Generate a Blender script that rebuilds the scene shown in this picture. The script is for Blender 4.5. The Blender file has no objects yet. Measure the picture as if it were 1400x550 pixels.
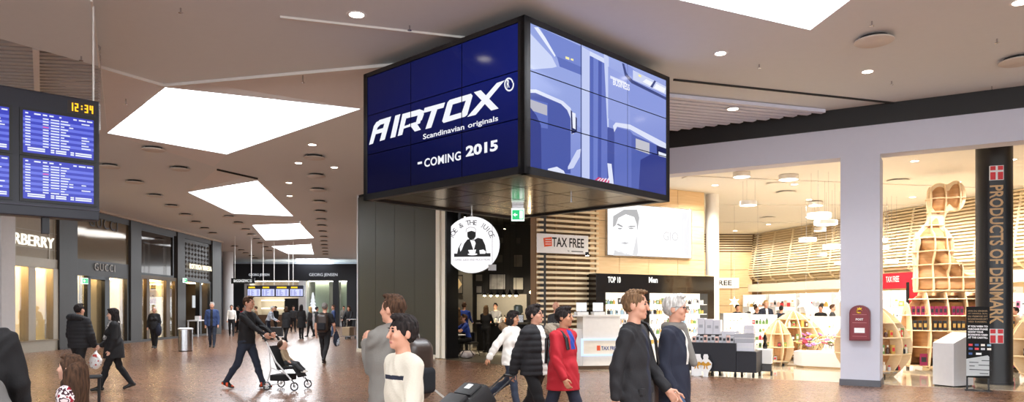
import bpy, bmesh, math, random
import numpy as np
from mathutils import Vector, Matrix
from mathutils.geometry import tessellate_polygon

sc = bpy.context.scene
COL = sc.collection
rnd = random.Random(7)
PI = math.pi

# ------------------------------------------------------------------ camera
FPX, HOR, EYE = 1000.0, 421.0, 1.6            # focal length / horizon row in a 1400x550 frame, eye height
cam_data = bpy.data.cameras.new('camera')
cam_data.sensor_width = 36.0
cam_data.lens = 36.0 * FPX / 1400.0
cam_data.shift_y = (HOR - 275.0) / 1400.0
cam_data.clip_end = 400
cam = bpy.data.objects.new('camera', cam_data)
cam.location = (0, 0, EYE)
cam.rotation_euler = (PI / 2, 0, 0)
COL.objects.link(cam)
sc.camera = cam

# ------------------------------------------------------------------ world, exposure
world = bpy.data.worlds.new('world')
sc.world = world
world.use_nodes = True
bg = world.node_tree.nodes['Background']
bg.inputs[0].default_value = (0.90, 0.95, 1.0, 1)
bg.inputs[1].default_value = 3.9
sc.view_settings.view_transform = 'Standard'
sc.view_settings.look = 'None'
sc.view_settings.exposure = 0.0
sc.view_settings.gamma = 1.0
sc.view_settings.use_curve_mapping = False

SKY_E = 17.0        # daylight in the skylight panes
SHOP_E = 1.6       # factor on shop lamps

def area(name, loc, sx, sy, power, col=(1, 1, 1), rot=(0, 0, 0), label=None):
    l = bpy.data.lights.new(name, 'AREA')
    l.shape = 'RECTANGLE'; l.size = sx; l.size_y = sy
    l.energy = power; l.color = col
    o = bpy.data.objects.new(name, l)
    o.location = loc; o.rotation_euler = rot
    COL.objects.link(o)
    return o

def spot(name, loc, power, col=(1, .93, .82), ang=110, r=.06):
    l = bpy.data.lights.new(name, 'SPOT')
    l.energy = power; l.color = col; l.spot_size = math.radians(ang); l.spot_blend = .6
    l.shadow_soft_size = r
    o = bpy.data.objects.new(name, l); o.location = loc
    COL.objects.link(o)
    return o

# ------------------------------------------------------------------ pixel -> place
def ray(px, py, Y):
    return Vector(((px - 700) * Y / FPX, Y, EYE + (HOR - py) * Y / FPX))
def onfloor(px, py):
    return ray(px, py, EYE * FPX / (py - HOR))
def onceil(px, py, z=5.7):
    return ray(px, py, (z - EYE) * FPX / (HOR - py))

class Frame:
    """A vertical plane: local x to the viewer's right, local -y towards the viewer."""
    def __init__(s, a, b):
        s.o = Vector((a[0], a[1])); d = Vector((b[0] - a[0], b[1] - a[1]))
        s.len = d.length; s.d = d.normalized(); s.rz = math.atan2(s.d.y, s.d.x)
        s.loc = (a[0], a[1], 0)
    def s(s, px, off=0):
        n = Vector((s.d.y, -s.d.x)); o = s.o + n * off
        k = (px - 700) / FPX
        # o.x + d.x t = k (o.y + d.y t)
        return (k * o.y - o.x) / (s.d.x - k * s.d.y)
    def Y(s, px, off=0):
        n = Vector((s.d.y, -s.d.x))
        return s.o.y + n.y * off + s.d.y * s.s(px, off)
    def z(s, px, py, off=0):
        return EYE + (HOR - py) * s.Y(px, off) / FPX
    def sz(s, px, py, off=0):
        return (s.s(px, off), s.z(px, py, off))
    def w(s, t, off, z):
        n = Vector((s.d.y, -s.d.x)); p = s.o + s.d * t + n * off
        return Vector((p.x, p.y, z))

# ------------------------------------------------------------------ materials
def lin(c):
    out = []
    for v in c[:3]:
        v = v / 255.0
        out.append(v / 12.92 if v <= .04045 else ((v + .055) / 1.055) ** 2.4)
    return (*out, 1.0)

MATS = {}
def mat(name, col, rough=.55, metal=0.0, var=.06, scale=9.0, bump=0.0, bscale=60.0, coat=0.0, spec=.5, col2=None):
    if name in MATS: return MATS[name]
    m = bpy.data.materials.new(name); m.use_nodes = True
    nt = m.node_tree; N = nt.nodes; L = nt.links
    p = N['Principled BSDF']
    c = lin(col)
    tc = N.new('ShaderNodeTexCoord')
    nz = N.new('ShaderNodeTexNoise'); nz.inputs['Scale'].default_value = scale; nz.inputs['Detail'].default_value = 3
    L.new(tc.outputs['Object'], nz.inputs['Vector'])
    mx = N.new('ShaderNodeMix'); mx.data_type = 'RGBA'
    c2 = lin(col2) if col2 else tuple(min(1, x * (1 + var)) for x in c[:3]) + (1,)
    c1 = c if col2 else tuple(x * (1 - var) for x in c[:3]) + (1,)
    mx.inputs[6].default_value = c1; mx.inputs[7].default_value = c2
    L.new(nz.outputs['Fac'], mx.inputs[0]); L.new(mx.outputs[2], p.inputs['Base Color'])
    p.inputs['Roughness'].default_value = rough
    p.inputs['Metallic'].default_value = metal
    p.inputs['Specular IOR Level'].default_value = spec
    p.inputs['Coat Weight'].default_value = coat
    if bump:
        n2 = N.new('ShaderNodeTexNoise'); n2.inputs['Scale'].default_value = bscale
        L.new(tc.outputs['Object'], n2.inputs['Vector'])
        b = N.new('ShaderNodeBump'); b.inputs['Strength'].default_value = bump; b.inputs['Distance'].default_value = .01
        L.new(n2.outputs['Fac'], b.inputs['Height']); L.new(b.outputs['Normal'], p.inputs['Normal'])
    MATS[name] = m
    return m

def emis(name, col, strength=1.0, base=(10, 10, 10), rough=.3):
    if name in MATS: return MATS[name]
    m = bpy.data.materials.new(name); m.use_nodes = True
    p = m.node_tree.nodes['Principled BSDF']
    p.inputs['Base Color'].default_value = lin(base)
    p.inputs['Roughness'].default_value = rough
    p.inputs['Emission Color'].default_value = lin(col)
    p.inputs['Emission Strength'].default_value = strength
    MATS[name] = m
    return m

def vcol_emis(name, strength=1.0, rough=.12):
    m = bpy.data.materials.new(name); m.use_nodes = True
    N = m.node_tree.nodes; p = N['Principled BSDF']
    a = N.new('ShaderNodeVertexColor'); a.layer_name = 'Col'
    m.node_tree.links.new(a.outputs['Color'], p.inputs['Emission Color'])
    p.inputs['Emission Strength'].default_value = strength
    p.inputs['Base Color'].default_value = (.002, .002, .003, 1)
    p.inputs['Specular IOR Level'].default_value = .22
    p.inputs['Roughness'].default_value = rough
    MATS[name] = m
    return m

def glass(name, tint=(255, 255, 255), refl=.08):
    if name in MATS: return MATS[name]
    m = bpy.data.materials.new(name); m.use_nodes = True
    nt = m.node_tree; N = nt.nodes; L = nt.links
    N.remove(N['Principled BSDF'])
    t = N.new('ShaderNodeBsdfTransparent'); t.inputs[0].default_value = lin(tint)
    g = N.new('ShaderNodeBsdfGlossy'); g.inputs['Roughness'].default_value = .02
    lw_ = N.new('ShaderNodeLayerWeight'); lw_.inputs[0].default_value = .5
    pw = N.new('ShaderNodeMath'); pw.operation = 'POWER'; pw.inputs[1].default_value = 5
    L.new(lw_.outputs['Facing'], pw.inputs[0])
    fr = N.new('ShaderNodeMath'); fr.operation = 'MULTIPLY_ADD'; fr.inputs[1].default_value = .9; fr.inputs[2].default_value = refl * .5
    L.new(pw.outputs[0], fr.inputs[0])
    mx = N.new('ShaderNodeMixShader')
    L.new(fr.outputs[0], mx.inputs[0]); L.new(t.outputs[0], mx.inputs[1]); L.new(g.outputs[0], mx.inputs[2])
    L.new(mx.outputs[0], N['Material Output'].inputs[0])
    MATS[name] = m
    return m

def wood_mat(name, c1, c2, rough=.45, scale=3.0, stretch=(1, 1, 12)):
    if name in MATS: return MATS[name]
    m = bpy.data.materials.new(name); m.use_nodes = True
    nt = m.node_tree; N = nt.nodes; L = nt.links; p = N['Principled BSDF']
    tc = N.new('ShaderNodeTexCoord'); mp = N.new('ShaderNodeMapping')
    mp.inputs['Scale'].default_value = stretch
    nz = N.new('ShaderNodeTexNoise'); nz.inputs['Scale'].default_value = scale; nz.inputs['Detail'].default_value = 5
    cr = N.new('ShaderNodeValToRGB')
    cr.color_ramp.elements[0].position = .3; cr.color_ramp.elements[0].color = lin(c1)
    cr.color_ramp.elements[1].position = .7; cr.color_ramp.elements[1].color = lin(c2)
    L.new(tc.outputs['Object'], mp.inputs[0]); L.new(mp.outputs[0], nz.inputs['Vector'])
    L.new(nz.outputs['Fac'], cr.inputs[0]); L.new(cr.outputs[0], p.inputs['Base Color'])
    p.inputs['Roughness'].default_value = rough
    MATS[name] = m
    return m

def patt(name, cols, scale, rough=.85):
    m = bpy.data.materials.new(name); m.use_nodes = True
    nt = m.node_tree; N = nt.nodes; L = nt.links; p = N['Principled BSDF']
    tc = N.new('ShaderNodeTexCoord'); nz = N.new('ShaderNodeTexNoise'); nz.inputs['Scale'].default_value = scale; nz.inputs['Detail'].default_value = 1
    L.new(tc.outputs['Object'], nz.inputs['Vector'])
    cr = N.new('ShaderNodeValToRGB'); cr.color_ramp.interpolation = 'CONSTANT'
    e = cr.color_ramp.elements; n = len(cols)
    while len(e) < n: e.new(.5)
    for i, c in enumerate(cols): e[i].position = 0 if i == 0 else .38 + .24 * (i - 1) / max(1, n - 2); e[i].color = lin(c)
    L.new(nz.outputs['Fac'], cr.inputs[0]); L.new(cr.outputs[0], p.inputs['Base Color']); p.inputs['Roughness'].default_value = rough
    MATS[name] = m
    return m

def floor_mat():
    m = bpy.data.materials.new('wood_block_floor'); m.use_nodes = True
    nt = m.node_tree; N = nt.nodes; L = nt.links; p = N['Principled BSDF']
    tc = N.new('ShaderNodeTexCoord'); mp = N.new('ShaderNodeMapping')
    mp.inputs['Rotation'].default_value = (0, 0, math.radians(28))
    br = N.new('ShaderNodeTexBrick'); br.inputs['Scale'].default_value = 1.0
    br.inputs['Brick Width'].default_value = .42; br.inputs['Row Height'].default_value = .07
    br.inputs['Mortar Size'].default_value = .004; br.inputs['Mortar Smooth'].default_value = .2
    br.inputs['Color1'].default_value = lin((150, 108, 80)); br.inputs['Color2'].default_value = lin((108, 72, 52))
    br.inputs['Mortar'].default_value = lin((84, 56, 42)); br.inputs['Bias'].default_value = -.1
    L.new(tc.outputs['Object'], mp.inputs[0]); L.new(mp.outputs[0], br.inputs['Vector'])
    nz = N.new('ShaderNodeTexNoise'); nz.inputs['Scale'].default_value = 1.3; nz.inputs['Detail'].default_value = 6
    L.new(tc.outputs['Object'], nz.inputs['Vector'])
    mx = N.new('ShaderNodeMix'); mx.data_type = 'RGBA'; mx.blend_type = 'MULTIPLY'; mx.inputs[0].default_value = .5
    L.new(br.outputs['Color'], mx.inputs[6])
    cr = N.new('ShaderNodeValToRGB'); cr.color_ramp.elements[0].color = (.55, .5, .5, 1); cr.color_ramp.elements[1].color = (1, 1, 1, 1)
    cr.color_ramp.elements[0].position = .3; cr.color_ramp.elements[1].position = .65
    L.new(nz.outputs['Fac'], cr.inputs[0]); L.new(cr.outputs[0], mx.inputs[7])
    L.new(mx.outputs[2], p.inputs['Base Color'])
    n3 = N.new('ShaderNodeTexNoise'); n3.inputs['Scale'].default_value = 14
    L.new(tc.outputs['Object'], n3.inputs['Vector'])
    mr = N.new('ShaderNodeMapRange'); mr.inputs[3].default_value = .22; mr.inputs[4].default_value = .34
    L.new(n3.outputs['Fac'], mr.inputs[0]); L.new(mr.outputs[0], p.inputs['Roughness'])
    b = N.new('ShaderNodeBump'); b.inputs['Strength'].default_value = .015; b.inputs['Distance'].default_value = .01
    p.inputs['Specular IOR Level'].default_value = .6
    p.inputs['Coat Weight'].default_value = .25; p.inputs['Coat Roughness'].default_value = .22
    return m

# ------------------------------------------------------------------ mesh building
class MB:
    def __init__(s): s.v = []; s.f = []; s.m = []
    def add(s, vs, fs, mi=0):
        k = len(s.v); s.v += [tuple(v) for v in vs]
        for f in fs: s.f.append(tuple(i + k for i in f)); s.m.append(mi)
        return s
    def box(s, x0, x1, y0, y1, z0, z1, mi=0):
        vs = [(x0, y0, z0), (x1, y0, z0), (x1, y1, z0), (x0, y1, z0), (x0, y0, z1), (x1, y0, z1), (x1, y1, z1), (x0, y1, z1)]
        return s.add(vs, [(0, 3, 2, 1), (4, 5, 6, 7), (0, 1, 5, 4), (1, 2, 6, 5), (2, 3, 7, 6), (3, 0, 4, 7)], mi)
    def prism(s, poly, y0, y1, mi=0):              # poly in (x, z), extruded along y
        n = len(poly)
        vs = [(a, y0, b) for a, b in poly] + [(a, y1, b) for a, b in poly]
        fs = [tuple(range(n)), tuple(range(2 * n - 1, n - 1, -1))] + [(i, i + n, (i + 1) % n + n, (i + 1) % n) for i in range(n)]
        return s.add(vs, fs, mi)
    def hprism(s, poly, z0, z1, mi=0):             # poly in (x, y), extruded along z
        n = len(poly)
        vs = [(a, b, z0) for a, b in poly] + [(a, b, z1) for a, b in poly]
        fs = [tuple(range(n - 1, -1, -1)), tuple(range(n, 2 * n))] + [(i, (i + 1) % n, (i + 1) % n + n, i + n) for i in range(n)]
        return s.add(vs, fs, mi)
    def poly(s, pts, mi=0):
        return s.add(pts, [tuple(range(len(pts)))], mi)
    def cyl(s, c, r, h, n=16, r2=None, axis=2, mi=0, cap=True):
        r2 = r if r2 is None else r2
        vs = []
        for k, (rr, t) in enumerate(((r, 0), (r2, h))):
            for i in range(n):
                a = 2 * PI * i / n; q = [rr * math.cos(a), rr * math.sin(a)]
                p = [0, 0, 0]; o = [x for x in (0, 1, 2) if x != axis]
                p[o[0]] = q[0]; p[o[1]] = q[1]; p[axis] = t
                vs.append((p[0] + c[0], p[1] + c[1], p[2] + c[2]))
        fs = [(i, (i + 1) % n, (i + 1) % n + n, i + n) for i in range(n)]
        if cap: fs += [tuple(range(n - 1, -1, -1)), tuple(range(n, 2 * n))]
        return s.add(vs, fs, mi)
    def lathe(s, prof, c=(0, 0, 0), n=16, mi=0):
        vs = []; m = len(prof)
        for r, z in prof:
            for i in range(n):
                a = 2 * PI * i / n
                vs.append((c[0] + r * math.cos(a), c[1] + r * math.sin(a), c[2] + z))
        fs = []
        for j in range(m - 1):
            for i in range(n): fs.append((j * n + i, j * n + (i + 1) % n, (j + 1) * n + (i + 1) % n, (j + 1) * n + i))
        fs += [tuple(range(n - 1, -1, -1)), tuple((m - 1) * n + i for i in range(n))]
        return s.add(vs, fs, mi)
    def tube(s, pts, r, n=8, mi=0, closed=False):
        pts = [Vector(p) for p in pts]; m = len(pts); vs = []
        for j, p in enumerate(pts):
            if closed: d = pts[(j + 1) % m] - pts[j - 1]
            else: d = pts[min(j + 1, m - 1)] - pts[max(j - 1, 0)]
            d.normalize()
            u = d.cross(Vector((0, 0, 1)))
            if u.length < .05: u = d.cross(Vector((1, 0, 0)))
            u.normalize(); w = d.cross(u)
            rr = r[j] if isinstance(r, (list, tuple)) else r
            for i in range(n):
                a = 2 * PI * i / n
                vs.append(p + u * (rr * math.cos(a)) + w * (rr * math.sin(a)))
        fs = []
        for j in range(m if closed else m - 1):
            k = (j + 1) % m
            for i in range(n): fs.append((j * n + i, j * n + (i + 1) % n, k * n + (i + 1) % n, k * n + i))
        if not closed: fs += [tuple(range(n - 1, -1, -1)), tuple((m - 1) * n + i for i in range(n))]
        return s.add(vs, fs, mi)
    def ell(s, c, r, n=12, m=8, mi=0):
        if not isinstance(r, (tuple, list)): r = (r, r, r)
        prof = [(math.sin(PI * j / m), -math.cos(PI * j / m)) for j in range(m + 1)]
        vs = []
        for q, z in prof:
            q = max(q, .001)
            for i in range(n):
                a = 2 * PI * i / n
                vs.append((c[0] + r[0] * q * math.cos(a), c[1] + r[1] * q * math.sin(a), c[2] + r[2] * z))
        fs = []
        for j in range(m):
            for i in range(n): fs.append((j * n + i, j * n + (i + 1) % n, (j + 1) * n + (i + 1) % n, (j + 1) * n + i))
        return s.add(vs, fs, mi)

def make_mesh(name, mb, mats, smooth=False, bevel=0, recalc=True):
    me = bpy.data.meshes.new(name)
    me.from_pydata(mb.v, [], mb.f)
    if not isinstance(mats, (list, tuple)): mats = [mats]
    for m in mats: me.materials.append(m)
    if len(mats) > 1: me.polygons.foreach_set('material_index', mb.m)
    if recalc or bevel:
        bm = bmesh.new(); bm.from_mesh(me)
        bmesh.ops.recalc_face_normals(bm, faces=bm.faces)
        if bevel:
            es = [e for e in bm.edges if len(e.link_faces) == 2 and e.calc_face_angle(0) > .6]
            bmesh.ops.bevel(bm, geom=es, offset=bevel, segments=2, affect='EDGES', profile=.6)
        bm.to_mesh(me); bm.free()
    if smooth:
        me.polygons.foreach_set('use_smooth', [True] * len(me.polygons))
        me.set_sharp_from_angle(angle=math.radians(40))
    return me

def tag(o, label=None, cat=None, group=None, kind=None):
    if label: o['label'] = label
    if cat: o['category'] = cat
    if group: o['group'] = group
    if kind: o['kind'] = kind
    return o

def obj(name, mb, mats, parent=None, loc=(0, 0, 0), rz=0, smooth=False, bevel=0, rot=None, **kw):
    me = mb if isinstance(mb, bpy.types.Mesh) else make_mesh(name, mb, mats, smooth, bevel)
    o = bpy.data.objects.new(name, me)
    o.location = loc
    o.rotation_euler = rot if rot else (0, 0, rz)
    if parent: o.parent = parent
    COL.objects.link(o)
    return tag(o, **kw)

def thing(name, label, cat, loc=(0, 0, 0), rz=0, group=None, kind=None):
    o = bpy.data.objects.new(name, None); o.empty_display_size = .1
    o.location = loc; o.rotation_euler = (0, 0, rz)
    COL.objects.link(o)
    return tag(o, label, cat, group, kind)

def struct(name, mb, mats, label=None, **kw):
    return obj(name, mb, mats, kind='structure', label=label, **kw)

def dup(root, loc, rz=0, label=None, group=None, scale=None):
    r = root.copy(); COL.objects.link(r); r.location = loc; r.rotation_euler = (0, 0, rz)
    if label: r['label'] = label
    if group: r['group'] = group
    if scale: r.scale = scale
    for ch in list(root.children):
        c = ch.copy(); COL.objects.link(c); c.parent = r
        for g in list(ch.children):
            d = g.copy(); COL.objects.link(d); d.parent = c
    return r

def text_mesh(s, w=None, h=None, bold=0.0, depth=.004, m=None, shear=0, anchor='l', space=1.0):
    """Lettering in the local x/z plane, readable from -y, scaled to w x h."""
    cu = bpy.data.curves.new('lettering', 'FONT'); cu.body = s; cu.size = 1; cu.offset = bold; cu.shear = shear
    cu.space_character = space; cu.resolution_u = 3
    o = bpy.data.objects.new('lettering', cu)
    me = bpy.data.meshes.new_from_object(o)
    bpy.data.objects.remove(o); bpy.data.curves.remove(cu)
    n = len(me.vertices); co = np.empty(n * 3, 'f'); me.vertices.foreach_get('co', co); co = co.reshape(-1, 3)
    lo = co.min(0); hi = co.max(0); d = np.maximum(hi - lo, 1e-5)
    sx = (w / d[0]) if w else None; sy = (h / d[1]) if h else None
    sx = sx or sy; sy = sy or sx
    x = (co[:, 0] - lo[0]) * sx; y = (co[:, 1] - lo[1]) * sy
    if anchor == 'c': x = x - d[0] * sx / 2; y = y - d[1] * sy / 2
    fs = [tuple(p.vertices) for p in me.polygons]
    bpy.data.meshes.remove(me)
    mb = MB()
    mb.v = [(float(a), 0.0, float(b)) for a, b in zip(x, y)]; mb.f = fs; mb.m = [0] * len(fs)
    out = bpy.data.meshes.new('lettering'); out.from_pydata(mb.v, [], mb.f)
    bm = bmesh.new(); bm.from_mesh(out)
    if depth:
        r = bmesh.ops.extrude_face_region(bm, geom=bm.faces[:])
        bmesh.ops.translate(bm, vec=(0, -depth, 0), verts=[e for e in r['geom'] if isinstance(e, bmesh.types.BMVert)])
    bmesh.ops.recalc_face_normals(bm, faces=bm.faces)
    bm.to_mesh(out); bm.free()
    if m: out.materials.append(m)
    return out

def lettering(s, parent, loc, w=None, h=None, m=None, bold=.0, depth=.004, anchor='l', shear=0, name='lettering', rz=0, rot=None, space=1.0):
    return obj(name, text_mesh(s, w, h, bold, depth, m, shear, anchor, space), None, parent, loc, rz, rot=rot)

ORD = ['nearest', 'second nearest', 'third nearest', 'fourth nearest', 'fifth nearest', 'sixth nearest', 'seventh nearest', 'eighth nearest',
       'ninth nearest', 'tenth nearest', 'eleventh nearest', 'twelfth nearest', 'thirteenth nearest', 'fourteenth nearest', 'fifteenth nearest']
LORD = ['leftmost', 'second from the left', 'third from the left', 'fourth from the left', 'fifth from the left', 'sixth from the left',
        'seventh from the left', 'eighth from the left', 'ninth from the left', 'tenth from the left']
NTH = 'first second third fourth fifth sixth seventh eighth ninth tenth eleventh twelfth thirteenth fourteenth fifteenth sixteenth seventeenth eighteenth nineteenth'.split()
def nth(i):
    if i < 19: return NTH[i]
    tens, u = divmod(i + 1, 10); w = {2: 'twent', 3: 'thirt', 4: 'fort', 5: 'fift'}[tens]
    return w + 'ieth' if u == 0 else w + 'y-' + NTH[u - 1]
CN = ['red', 'blue', 'off-white', 'black', 'ochre', 'green', 'mauve', 'pale blue', 'blush', 'brown', 'silver', 'orange']
# shared materials
m_ceil = mat('ceiling_paint', (218, 223, 224), .8, var=.02)
m_facet = mat('ceiling_facet_paint', (226, 226, 226), .8, var=.02)
m_white = mat('white_paint', (226, 226, 226), .6, var=.02)
m_wall = mat('pale_grey_paint', (200, 200, 212), .65, var=.02)
m_black = mat('black_satin', (16, 16, 18), .4)
m_dark = mat('dark_grey_metal', (42, 42, 44), .4, .3)
m_steel = mat('brushed_steel', (190, 190, 192), .25, 1.0)
m_sky = emis('daylit_opal_glass', (244, 249, 255), SKY_E)
m_lamp = emis('lamp_glow', (255, 244, 225), 14.0)
m_warm = emis('warm_lamp_glow', (255, 226, 170), 34.0)
m_wl = emis('white_sign_glow', (255, 255, 255), 1.3)

# ================================================================== SETTING
CZ = 5.7
def trim_bar(a, b, wdt, h, m, name='ceiling_trim', parent=None, z1=CZ, **kw):
    a = Vector(a); b = Vector(b); d = (b - a); n = Vector((-d.y, d.x, 0)).normalized() * wdt / 2
    mb = MB().hprism([(a.x - n.x, a.y - n.y), (b.x - n.x, b.y - n.y), (b.x + n.x, b.y + n.y), (a.x + n.x, a.y + n.y)], z1 - h, z1)
    return obj(name, mb, m, parent, **kw)

floor = struct('floor', MB().hprism([(-42, -14), (32, -14), (32, 74), (-42, 74)], -.1, 0), floor_mat(), 'glossy brown wood block floor of the concourse')
fs_a, fs_b = onfloor(574, 517), onfloor(640, 571)
_t = trim_bar((fs_a.x, fs_a.y, 0), (fs_b.x, fs_b.y, 0), .05, .005, mat('floor_strip_metal', (225, 225, 225), .3, .6), name='trim_1', z1=.0055)
tag(_t, 'thin pale metal strip set diagonally in the wood floor', kind='structure')

# ---- ceiling with skylight openings
def cxy(p, z=CZ):
    q = onceil(p[0], p[1], z); return (q.x, q.y)
S1 = [(147, 182), (226, 120), (493, 149), (310, 211)]
H1 = [(137, 90), (224, 115.5), (548, 86), (493, 149), (310, 211), (293, 228), (147, 182)]
S2 = [(257, 263), (352, 247.5), (401, 296), (318, 292)]
H2 = [(257, 263), (297, 231), (352, 243.5), (404, 296), (318, 292)]
S3 = [(345, 308), (410, 306), (429, 325.5), (363, 329)]
H3 = [(345, 308), (379, 299), (411, 303), (431, 325.5), (363, 329)]
S4 = [(371, 337), (425, 334.5), (429, 348), (393, 347)]
H4 = [(371, 337), (399, 330.5), (426, 332.5), (431, 348), (393, 347)]
S5 = [(404, 354), (449, 354), (455, 360), (407, 360)]
X6 = [(2.3, 9.77), (.2, 8.75), (1.2, 6.2), (4.72, 7.4), (4.4, 10.79)]
X7 = [(-9, 5), (-5, 6.5), (-3.5, 2), (-8, 0)]  # this and the next two: unseen skylights added to light the hall
X8 = [(3, 2.5), (7.5, 4), (8.5, -2), (4, -4)]
X9 = [(-6, -5), (-1, -4), (-1.5, -10), (-6, -10)]
holes = [[cxy(p) for p in h] for h in (H1, H2, H3, H4, S5)] + [X6, X7, X8, X9]
wells = [[cxy(p) for p in h] for h in (S1, S2, S3, S4, S5)] + [X6, X7, X8, X9]
outer = [(-42, -14), (32, -14), (32, 74), (-42, 74)]
loops = [[Vector((x, y, 0)) for x, y in lp] for lp in [outer] + holes]
flat = [v for lp in loops for v in lp]
mb = MB(); mb.v = [(v.x, v.y, CZ) for v in flat]
mb.f = [tuple(t) for t in tessellate_polygon(loops)]; mb.m = [0] * len(mb.f)
ceiling = struct('ceiling', mb, m_ceil, 'pale ceiling of the concourse with skylight openings')
def up(p, dz=.14): x, y = cxy(p); return (x, y, CZ + dz)
def dn(p): x, y = cxy(p); return (x, y, CZ)
for poly in ([up(H1[0]), up(H1[1]), dn(S1[1]), dn(S1[0])], [up(H1[1]), up(H1[2]), dn(S1[2]), dn(S1[1])], [dn(S1[0]), dn(S1[3]), dn(H1[5])],
             [dn(S2[0]), up(H2[1]), up(H2[2]), dn(S2[1])], [dn(S2[1]), dn(H2[2]), dn(H2[3]), dn(S2[2])],
             [dn(S3[0]), up(H3[1]), dn(S3[1])], [dn(S3[1]), up(H3[1]), up(H3[2])], [dn(S3[1]), dn(H3[2]), dn(H3[3]), dn(S3[2])],
             [dn(S4[0]), up(H4[1]), dn(S4[1])], [dn(S4[1]), up(H4[1]), up(H4[2])], [dn(S4[1]), dn(H4[2]), dn(H4[3]), dn(S4[2])]):
    obj('ceiling_facet', MB().poly(poly), m_facet, ceiling)
for h in (H1, H2, H3, H4):
    for k in range(len(h)):
        a, b = cxy(h[k - 1]), cxy(h[k])
        obj('opening_lip', MB().poly([(*a, CZ), (*b, CZ), (*b, CZ + .16), (*a, CZ + .16)]), m_facet, ceiling)
sky_names = ['large kite-shaped skylight nearest the video cube', 'kite-shaped skylight second nearest over the shopping street', 'third skylight over the shopping street',
             'fourth skylight over the shopping street', 'farthest narrow skylight before the dark jewellery shop', 'pointed skylight at the top edge right of the video cube',
             'unseen skylight added for light behind the camera to the left', 'unseen skylight added for light behind the camera to the right', 'unseen skylight added for light farthest behind the camera']
for i, wl in enumerate(wells):
    n = len(wl); top = CZ + (.9 if i < 2 or i > 4 else .6)
    t = thing('window_%d' % (i + 1), sky_names[i], None, (0, 0, 0), kind='structure')
    mb = MB()
    for k in range(n):
        a, b = wl[k], wl[(k + 1) % n]
        mb.poly([(a[0], a[1], CZ), (b[0], b[1], CZ), (b[0], b[1], top), (a[0], a[1], top)])
    obj('light_well', mb, m_white, t)
    obj('pane', MB().poly([(x, y, top) for x, y in wl]), m_sky, t)
m_edge = mat('pale_trim', (222, 218, 212), .5)
m_gap = mat('shadow_gap_profile', (38, 36, 34), .7)
tn = [1]
def ctrim(p, q, w, h, m, label):
    tn[0] += 1
    a, b = cxy(p), cxy(q)
    o = trim_bar((*a, 0), (*b, 0), w, h, m, name='trim_%d' % tn[0]); tag(o, label, kind='structure')
ctrim((137, 90), (224, 115.5), .05, .05, m_edge, 'pale edge profile along the near left side of the large skylight')
ctrim((224, 115.5), (548, 86), .05, .05, m_edge, 'pale edge profile along the near right side of the large skylight')
ctrim((383, 22), (640, 51), .04, .03, m_edge, 'pale ceiling joint profile running behind the video cube')
ctrim((921, 108), (1222, 140), .035, .03, m_gap, 'dark ceiling joint profile right of the video cube')
ctrim((297, 231), (352, 243.5), .04, .05, m_gap, 'dark strip painted as the shadow edge on the near side of the second skylight')  # shade behind the near ceiling edge, put in as a dark strip
ctrim((921, 110), (1100, 128), .02, .01, m_edge, 'thin pale line beside the dark ceiling joint right of the video cube')
# lower ceiling field above the flight board
LZ = 5.55
low = [onceil(*p, LZ) for p in ((136, 91), (125, 0))]
lp = [(low[0].x, low[0].y), (low[1].x, low[1].y), (-3.75, 6.36), (-2.4, 4.0), (-15, 4.0), (-12.5, 8.2)]
q = onceil(0, 53, LZ); lp.append((q.x, q.y))
o = struct('ceiling_lowered', MB().hprism(lp, LZ, CZ + .02), m_ceil, 'lowered smooth ceiling field above the flight board')
a, b = Vector((low[0].x, low[0].y, 0)), Vector((low[1].x, low[1].y, 0))
o = trim_bar(a, b, .025, .03, m_edge, name='trim_20', z1=LZ + .01); tag(o, 'pale edge profile on the lowered ceiling field', kind='structure')
# slatted metal ceilings
m_slat = mat('ceiling_slat_metal', (178, 176, 176), .4, .3)
slc = thing('ceiling_slats_left', 'metal slat ceiling field above the flight board', None, kind='structure')
d0 = Vector((1.64, .24)).normalized(); n0 = Vector((-d0.y, d0.x))
for i in range(30):
    base = Vector((-8.6, 11.0)) + n0 * (.19 * i)
    # right end on the ray through column 136
    k = (136 - 700) / 1000
    t1 = (k * base.y - base.x) / (d0.x - k * d0.y)
    a = base + d0 * (t1 - 4.6); b = base + d0 * t1
    trim_bar((a.x, a.y, 0), (b.x, b.y, 0), .12, .05, m_slat, name='slat', parent=slc, z1=5.66)
bar_a, bar_b = onceil(49, 66, 5.6), onceil(52, 170, 5.6)
trim_bar((bar_a.x, bar_a.y, 0), (bar_b.x, bar_b.y, 0), .09, .04, m_edge, name='cross_rail', parent=slc, z1=5.61)
src = thing('ceiling_slats_right', 'metal slat ceiling field between video cube and pale shop wall', None, kind='structure')
d1 = Vector((2.9, .93)).normalized(); n1 = Vector((-d1.y, d1.x))
ea, eb = Vector((6.9, 14.85)), Vector((2.0, 17.55))
for i in range(15):
    base = Vector((2.2, 13.75)) + n1 * (.2 * i)
    # meet the line ea-eb
    e = eb - ea
    den = d1.x * e.y - d1.y * e.x
    t1 = ((ea.x - base.x) * e.y - (ea.y - base.y) * e.x) / den
    if t1 < .2: continue
    a = base + d1 * (-.6); b = base + d1 * t1
    trim_bar((a.x, a.y, 0), (b.x, b.y, 0), .13, .07, mat('ceiling_slat_pale', (216, 218, 232), .5), name='slat', parent=src, z1=5.69)

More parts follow.
